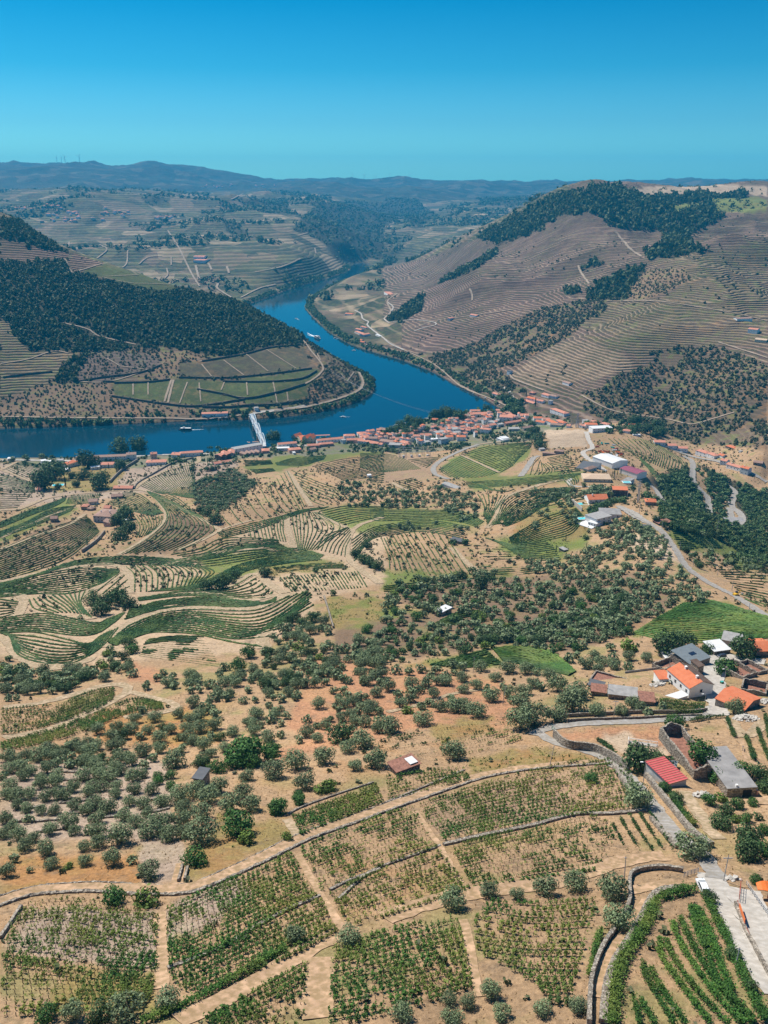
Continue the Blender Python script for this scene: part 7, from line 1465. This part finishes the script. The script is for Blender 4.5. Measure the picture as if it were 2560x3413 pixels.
# cars
m_carw = mat('white_car_paint', (.72,.74,.76), .25, .03, 1, spec=.5); m_cark = mat('dark_car_paint', (.03,.035,.05), .25, .1, 1, spec=.5); m_tyre = mat('tyre_rubber', (.02,.02,.022), .9, .2, 1); m_carr = mat('red_car_paint', (.42,.05,.04), .3, .1, 1, spec=.5); m_lamp = mat('tail_lamp', (.35,.02,.02), .3, .1, 1)
def car(t, a, b, m, label, L=4.2, name='parked_car', cat='car'):
    """a: front, b: rear in pixels (base centre line)"""
    A, B = gp(*np.array([T(t, [a])[0], T(t, [b])[0]]).T); mid = (A+B)/2; yaw = math.atan2(A[1]-B[1], A[0]-B[0]); r = empty(name, mid, yaw); tag(r, label, cat, None, 'thing'); s_ = L/4.2
    pr = [(-2.08,.35),(-2.1,.75),(-2.02,1.0),(-1.75,1.42),(-1.1,1.52),(.2,1.5),(.95,1.05),(1.75,.88),(2.06,.68),(2.1,.35)]
    yw = [.80,.86,.84,.66,.64,.64,.80,.80,.74,.74]; V = []; n_ = len(pr)
    for sy in (-1, 1):
        for (x, z), w_ in zip(pr, yw): V.append((x*s_, sy*w_*s_, z*s_))
    for sy in (-1, 1):
        for (x, z), w_ in zip(pr, yw): V.append((x*s_*.99, sy*.88*s_, min(z, .92)*s_))
    F = [(k, n_+k, n_+k+1, k+1) for k in range(n_-1)]+[(0, n_-1, 2*n_-1, n_)]
    for sd in (0, 1):
        o1, o2 = sd*n_, 2*n_+sd*n_
        for k in range(n_-1): f = (o1+k, o2+k, o2+k+1, o1+k+1); F.append(f if sd else f[::-1])
        F.append(tuple(o2+k for k in range(n_)) if sd else tuple(o2+k for k in range(n_))[::-1])
    pym('body', V, F, m, r)
    for sy in (-1, 1):
        gl = [(-1.55*s_,sy*.70*s_+sy*.03,1.36*s_),(.15*s_,sy*.68*s_+sy*.03,1.42*s_),(.85*s_,sy*.84*s_,1.04*s_),(-1.85*s_,sy*.86*s_,1.0*s_)]; gl += [(x, y+sy*.02, z) for x, y, z in gl]
        pym('side_window', gl, [(0,1,2,3),(7,6,5,4),(0,4,5,1),(1,5,6,2),(2,6,7,3),(3,7,4,0)], m_glass, r)
    ws = [(.26*s_,-.6*s_,1.49*s_),(.26*s_,.6*s_,1.49*s_),(.93*s_,.72*s_,1.09*s_),(.93*s_,-.72*s_,1.09*s_)]; ws += [(x+.03, y, z+.03) for x, y, z in ws]; pym('windscreen', ws, [(3,2,1,0),(4,5,6,7),(0,1,5,4),(1,2,6,5),(2,3,7,6),(3,0,4,7)], m_glass, r)
    rw = [(-1.78*s_,-.58*s_,1.40*s_),(-1.78*s_,.58*s_,1.40*s_),(-2.03*s_,.7*s_,1.03*s_),(-2.03*s_,-.7*s_,1.03*s_)]; rw += [(x-.03, y, z+.03) for x, y, z in rw]; pym('rear_window', rw, [(0,1,2,3),(7,6,5,4),(4,5,1,0),(5,6,2,1),(6,7,3,2),(7,4,0,3)], m_glass, r)
    for sx in (-1.28, 1.3):
        for sy in (-1, 1):
            w_ = pym('wheel', *tube_np([(sx*s_,sy*.66*s_,.33*s_),(sx*s_,sy*.9*s_,.33*s_)], [.34*s_,.34*s_], 14), m_tyre, r); pym('rim', *tube_np([(sx*s_,sy*.86*s_,.33*s_),(sx*s_,sy*.92*s_,.33*s_)], [.2*s_,.01], 10), m_met, w_)
    for sy in (-1, 1):
        pym('headlight', *boxes([(2.0*s_,min(sy*.45,sy*.72)*s_,.62*s_,2.12*s_,max(sy*.45,sy*.72)*s_,.76*s_)]), m_glass, r); pym('tail_light', *boxes([(-2.14*s_,min(sy*.55,sy*.8)*s_,.72*s_,-2.05*s_,max(sy*.55,sy*.8)*s_,.98*s_)]), m_lamp, r)
    return r
car('q', (560,415), (690,560), m_carw, 'white hatchback parked at the corner of the lane beside the vine hedge')
car('n', (1205,305), (1255,300), m_cark, 'dark car parked behind the slate roofed house')
car('n', (1240,495), (1262,470), m_cark, 'dark car parked under the round village tree')
car('m', (780,838), (792,824), m_carw, 'white van parked beside the brown roofed carport', 4.8)
car('m', (362,456), (385,452), m_carw, 'white car parked in front of the white warehouse', 4.5)
car('m', (960,300), (985,305), m_carw, 'white car parked before the long red roofed warehouses', 4.5)
for i, x in enumerate([312,345,372,402,428,455]): car('k', (x,112-(x-312)*.06), (x+12,111-(x-312)*.06), m_carw if i % 2 else m_cark, f"{'white' if i%2 else 'dark'} car by the pink roofed house across the river, {ORD[i]} from the left", 5)
for i, (x, y) in enumerate([(890,25),(930,42),(985,62),(1040,82),(1095,118)]): car('j', (x,y), (x+10,y+6), m_carw if i % 2 == 0 else m_carr, f"{'white' if i%2==0 else 'red'} car on the curved quay, {ORD[i]} from the left", 4.6)
# machinery in the yard
m_yel = mat('machine_yellow', (.62,.36,.03), .5, .1, 1); m_org = mat('orange_paint', (.62,.15,.03), .5, .1, 1); m_teal = mat('teal_sheet', (.05,.33,.30), .6, .15, 1)
def trailer(t, p_, L, yaw, m, label, name='trailer', cat='trailer'):
    g_ = gp(*T(t, [p_])[0])[0]; r = empty(name, g_, R(yaw)); tag(r, label, cat, 'machines in the yard', 'thing')
    pym('bed', *boxes([(-L/2,-1.2,.7,L/2,1.2,1.0),(-L/2,-1.2,1.0,L/2,-1.05,1.8),(-L/2,1.05,1.0,L/2,1.2,1.8),(L/2-.15,-1.05,1.0,L/2,1.05,2.0)]), m, r)
    for sx in (-.25, .25):
        for sy in (-1, 1): pym('wheel', *tube_np([(sx*L,sy*.9,.45),(sx*L,sy*1.25,.45)], [.5,.5], 10), m_tyre, r)
    pym('drawbar', *boxes([(-L/2-1.4,-.1,.7,-L/2,.1,.85)]), m_met, r)
ML = [(330,300,m_carr),(350,306,m_org),(375,300,m_carr),(398,304,m_org),(430,268,m_teal),(445,290,m_carw),(462,280,m_carr),(470,305,m_org),(488,318,m_carr),(462,330,m_carw),(345,235,m_teal),(385,238,m_teal),(440,250,m_carw),(310,262,m_carr),(420,315,m_met),(498,330,m_org)]
for i, (x, y, m) in enumerate(sorted(ML, key=lambda e: e[0])): trailer('m', (x,y), 5+(i%3), i*37, m, f"{ {'machine_yellow':'yellow','orange_paint':'orange','teal_sheet':'teal','red_car_paint':'red','white_car_paint':'white','galvanised_metal':'grey'}[m.name]} trailer in the contractor yard, {ORD[i]} from the left")
g_ = gp(*T('d', [(1520,890)])[0])[0]; r = empty('excavator', g_, R(20)); tag(r, 'small yellow excavator standing on the ridge road verge', 'excavator', None, 'thing')
for sy in (-1, 1): pym('track', *join([boxes([(-1.6,sy*1.0-.25,.1,1.6,sy*1.0+.25,.8)]), tube_np([(-1.6,sy*1.0-.25,.45),(-1.6,sy*1.0+.25,.45)], [.36,.36], 10), tube_np([(1.6,sy*1.0-.25,.45),(1.6,sy*1.0+.25,.45)], [.36,.36], 10)]), m_tyre, r)
pym('body', *boxes([(-1.8,-1.1,.9,1.0,1.1,1.9)]), m_yel, r); pym('cab', *boxes([(.1,.1,1.9,1.3,1.1,3.0)]), m_glass, r); pym('boom', *tube_np([(1.0,-.3,1.6),(2.6,-.3,3.6),(4.4,-.3,2.6)], [.28,.25,.2], 6), m_yel, r); pym('bucket', *boxes([(4.1,-.8,.9,4.9,.2,1.7)]), m_met, r); pym('stick', *tube_np([(4.4,-.3,2.6),(4.5,-.3,1.5)], [.18,.15], 6), m_yel, r)
# railing, gate, slide, bench frame, bin and gates by the lane
def fence(t, a, b, h, m, label, n_=6, name='metal_gate', cat='gate', bars=2):
    A, B = gp(*np.array([T(t, [a])[0], T(t, [b])[0]]).T); L = math.hypot(B[0]-A[0], B[1]-A[1]); r = empty(name, A, math.atan2(B[1]-A[1], B[0]-A[0])); tag(r, label, cat, None, 'thing'); dz = B[2]-A[2]
    for k in range(n_+1): s_ = k/n_; pym('post', *boxes([(L*s_-.05,-.05,dz*s_-.4,L*s_+.05,.05,dz*s_+h)]), m, r)
    for q in range(bars): z = h*(q+1)/bars-.05; pym('rail', *tube_np([(0,0,z),(L,0,z+dz)], [.05,.05], 4), m, r)
    return r, L, dz
m_rust = mat('rust_red_steel', (.33,.07,.05), .6, .15, 2)
fence('q', (1180,470), (1160,700), 2.2, m_rust, 'rust red steel gate frame at the head of the concrete yard', 5, bars=3)
r, L, dz = fence('q', (1130,740), (1240,1080), 1.3, m_rust, 'orange panelled railing on the yard parapet', 4, 'railing', 'railing', 2)
pym('panel', *[np.array([(L*.25,-.04,dz*.25+.95),(L*.97,-.04,dz*.97+.95),(L*.97,-.04,dz*.97+1.95),(L*.25,-.04,dz*.25+1.95),(L*.25,.04,dz*.25+.95),(L*.97,.04,dz*.97+.95),(L*.97,.04,dz*.97+1.95),(L*.25,.04,dz*.25+1.95)]), [(0,1,2,3),(7,6,5,4),(0,4,5,1),(1,5,6,2),(2,6,7,3),(3,7,4,0)]], m_org, r)
fence('q', (1260,1130), (1800,2250), 1.1, m_rust, 'long thin railing along the yard parapet', 14, 'railing', 'railing', 2)
fence('q', (1270,440), (1590,900), 1.1, m_met, 'grey railing on the far side of the concrete yard', 10, 'railing', 'railing', 2)
fence('q', (350,330), (560,260), 1.4, m_met, 'pale metal field gate between the stone wall and lane', 4, bars=4)
fence('g', (725,560), (765,610), 2.0, mat('green_gate', (.10,.20,.15), .6, .1, 1), 'dark green gate at the bend of the village lane', 4, bars=4)
r = empty('slide_canopy', gp(*T('q', [(1400,620)])[0])[0]+np.array([0,0,0]), R(-8)); tag(r, 'curved orange metal canopy on a post at the right edge', 'canopy', None, 'thing')
V, F = [], []
for k in range(9):
    s_ = k/8; x = s_*7; z = 2.6+.35*math.sin(s_*7); w_ = .9+.7*math.sin(s_*3.1); V += [(x,-w_,z),(x,w_,z+.1),(x,w_,z+.25),(x,-w_,z+.15)]
for k in range(8):
    o = k*4
    for q in range(4): F.append((o+q, o+4+q, o+4+(q+1)%4, o+(q+1)%4))
F += [(0,1,2,3),(35,34,33,32)]; pym('sheet', V, F, m_org, r); pym('post', *tube_np([(2.4,0,-.5),(2.4,0,2.7)], [.09,.07], 6), m_rust, r); pym('post', *tube_np([(5.6,0,-.5),(5.6,0,2.7)], [.09,.07], 6), m_rust, r)
r = empty('cattle_crush', gp(*T('o', [(505,235)])[0])[0], R(-14)); tag(r, 'white metal frame trough standing on the red earth yard', 'metal frame', None, 'thing')
pym('frame', *join([boxes([(-4.6,y-.06,z,4.6,y+.06,z+.12)]) for y in (-.9,.9) for z in (.2,1.5)]+[boxes([(x-.07,y-.07,-.3,x+.07,y+.07,1.7)]) for x in (-4.6,-1.5,1.5,4.6) for y in (-.9,.9)]), m_bw, r); pym('trough', *boxes([(-4.4,-.8,.35,4.4,.8,.75)]), m_conc, r); pym('end_panel', *boxes([(-4.75,-.95,0,-4.66,.95,2.3)]), m_bw, r)
r = empty('waste_bin', gp(*T('n', [(1232,553)])[0])[0], .3); tag(r, 'dark green wheeled waste bin on the village square', 'bin', None, 'thing')
pym('body', *boxes([(-.6,-.5,.15,.6,.5,1.2)]), m_green, r); pym('lid', *boxes([(-.66,-.56,1.2,.66,.56,1.33)]), m_teal, r); pym('wheel', *tube_np([(-.5,-.55,.15),(-.5,-.45,.15)], [.15,.15], 8), m_tyre, r)
# rubble piles
def rubble(t, p_, rad, n_, label):
    g_ = gp(*T(t, [p_])[0])[0]; rr_ = np.random.default_rng(n_); V, F = [], []
    for k in range(n_):
        a, d = rr_.random()*6.28, rr_.random()**.6*rad; s_ = .2+.4*rr_.random(); x, y = g_[0]+math.cos(a)*d*1.3, g_[1]+math.sin(a)*d; z = float(hgt(x, y))+.9*(1-d/rad)*rad*.35+s_*.2
        v, f = boxes([(-s_,-s_*.7,-s_*.5,s_,s_*.7,s_*.5)]); v += rr_.normal(size=v.shape)*s_*.18; c_, n2 = math.cos(a*3), math.sin(a*3); v = np.c_[v[:,0]*c_-v[:,1]*n2, v[:,0]*n2+v[:,1]*c_, v[:,2]+v[:,0]*.3*c_]+(x,y,z)
        F += [tuple(int(i)+len(V) for i in q) for q in f]; V += [tuple(q) for q in v]
    o = pym('rubble_pile', V, F, m_rub); tag(o, label, kind='stuff')
m_rub = mat('pale_rubble', (.42,.39,.35), .95, .3, 1.2)
rubble('n', (1450,870), 3.6, 130, 'heap of pale building rubble beside the orange roofed barn'); rubble('n', (1625,720), 3.4, 110, 'heap of pale stones at the right edge behind the barn'); rubble('n', (640,560), 2.5, 60, 'white rubble and debris left of the white house'); rubble('o', (1060,700), 2.4, 50, 'scattered stones above the citrus orchard'); rubble('q', (1080,360), 1.2, 16, 'few loose stones at the foot of the corner pole')
# the person behind the flat roofed building
def person(t, p_, yaw, label, top, legs, h=1.7):
    g_ = gp(*T(t, [p_])[0])[0]; J = [(0,0,.95),(0,0,1.2),(0,.01,1.42),(0,.0,1.52),(0,.03,1.62),(.10,0,.9),(.12,.03,.5),(.12,-.02,.06),(.12,.14,.04),(-.10,0,.9),(-.13,-.06,.5),(-.13,-.12,.06),(-.13,.04,.04),(.18,0,1.42),(.24,.02,1.16),(.22,.18,.98),(.22,.26,.93),(-.18,0,1.42),(-.25,-.02,1.15),(-.24,.06,.9),(-.24,.1,.84)]
    E_ = [(0,1),(1,2),(2,3),(3,4),(0,5),(5,6),(6,7),(7,8),(0,9),(9,10),(10,11),(11,12),(2,13),(13,14),(14,15),(15,16),(2,17),(17,18),(18,19),(19,20)]
    Rr = [.15,.14,.15,.06,.10,.09,.07,.045,.035,.09,.07,.045,.035,.06,.045,.035,.03,.06,.045,.035,.03]
    me = bpy.data.meshes.new('person'); me.from_pydata(J, E_, []); o = bpy.data.objects.new('person', me); C.collection.objects.link(o); o.modifiers.new('skin', 'SKIN')
    for i, q in enumerate(Rr): me.skin_vertices[0].data[i].radius = (q, q*.85)
    me.skin_vertices[0].data[0].use_root = True; me.materials.append(legs); o.location = g_; o.rotation_euler = (0,0,yaw)
    s_ = o.modifiers.new('sub', 'SUBSURF'); s_.levels = 1; s_.render_levels = 1; tag(o, label, 'person', None, 'thing')
    pym('hair', *crown_np(3, 60, 2, .8, .3, .3), mat('dark_hair', (.03,.02,.015), .8, .2, 1), o).scale = (.11,.11,.11); o.children[0].location = (0,.0,1.60)
person('o', (1440,303), 2.0, 'person in dark clothes standing beside the flat roofed building', None, mat('dark_clothes', (.06,.07,.09), .9, .2, 1))
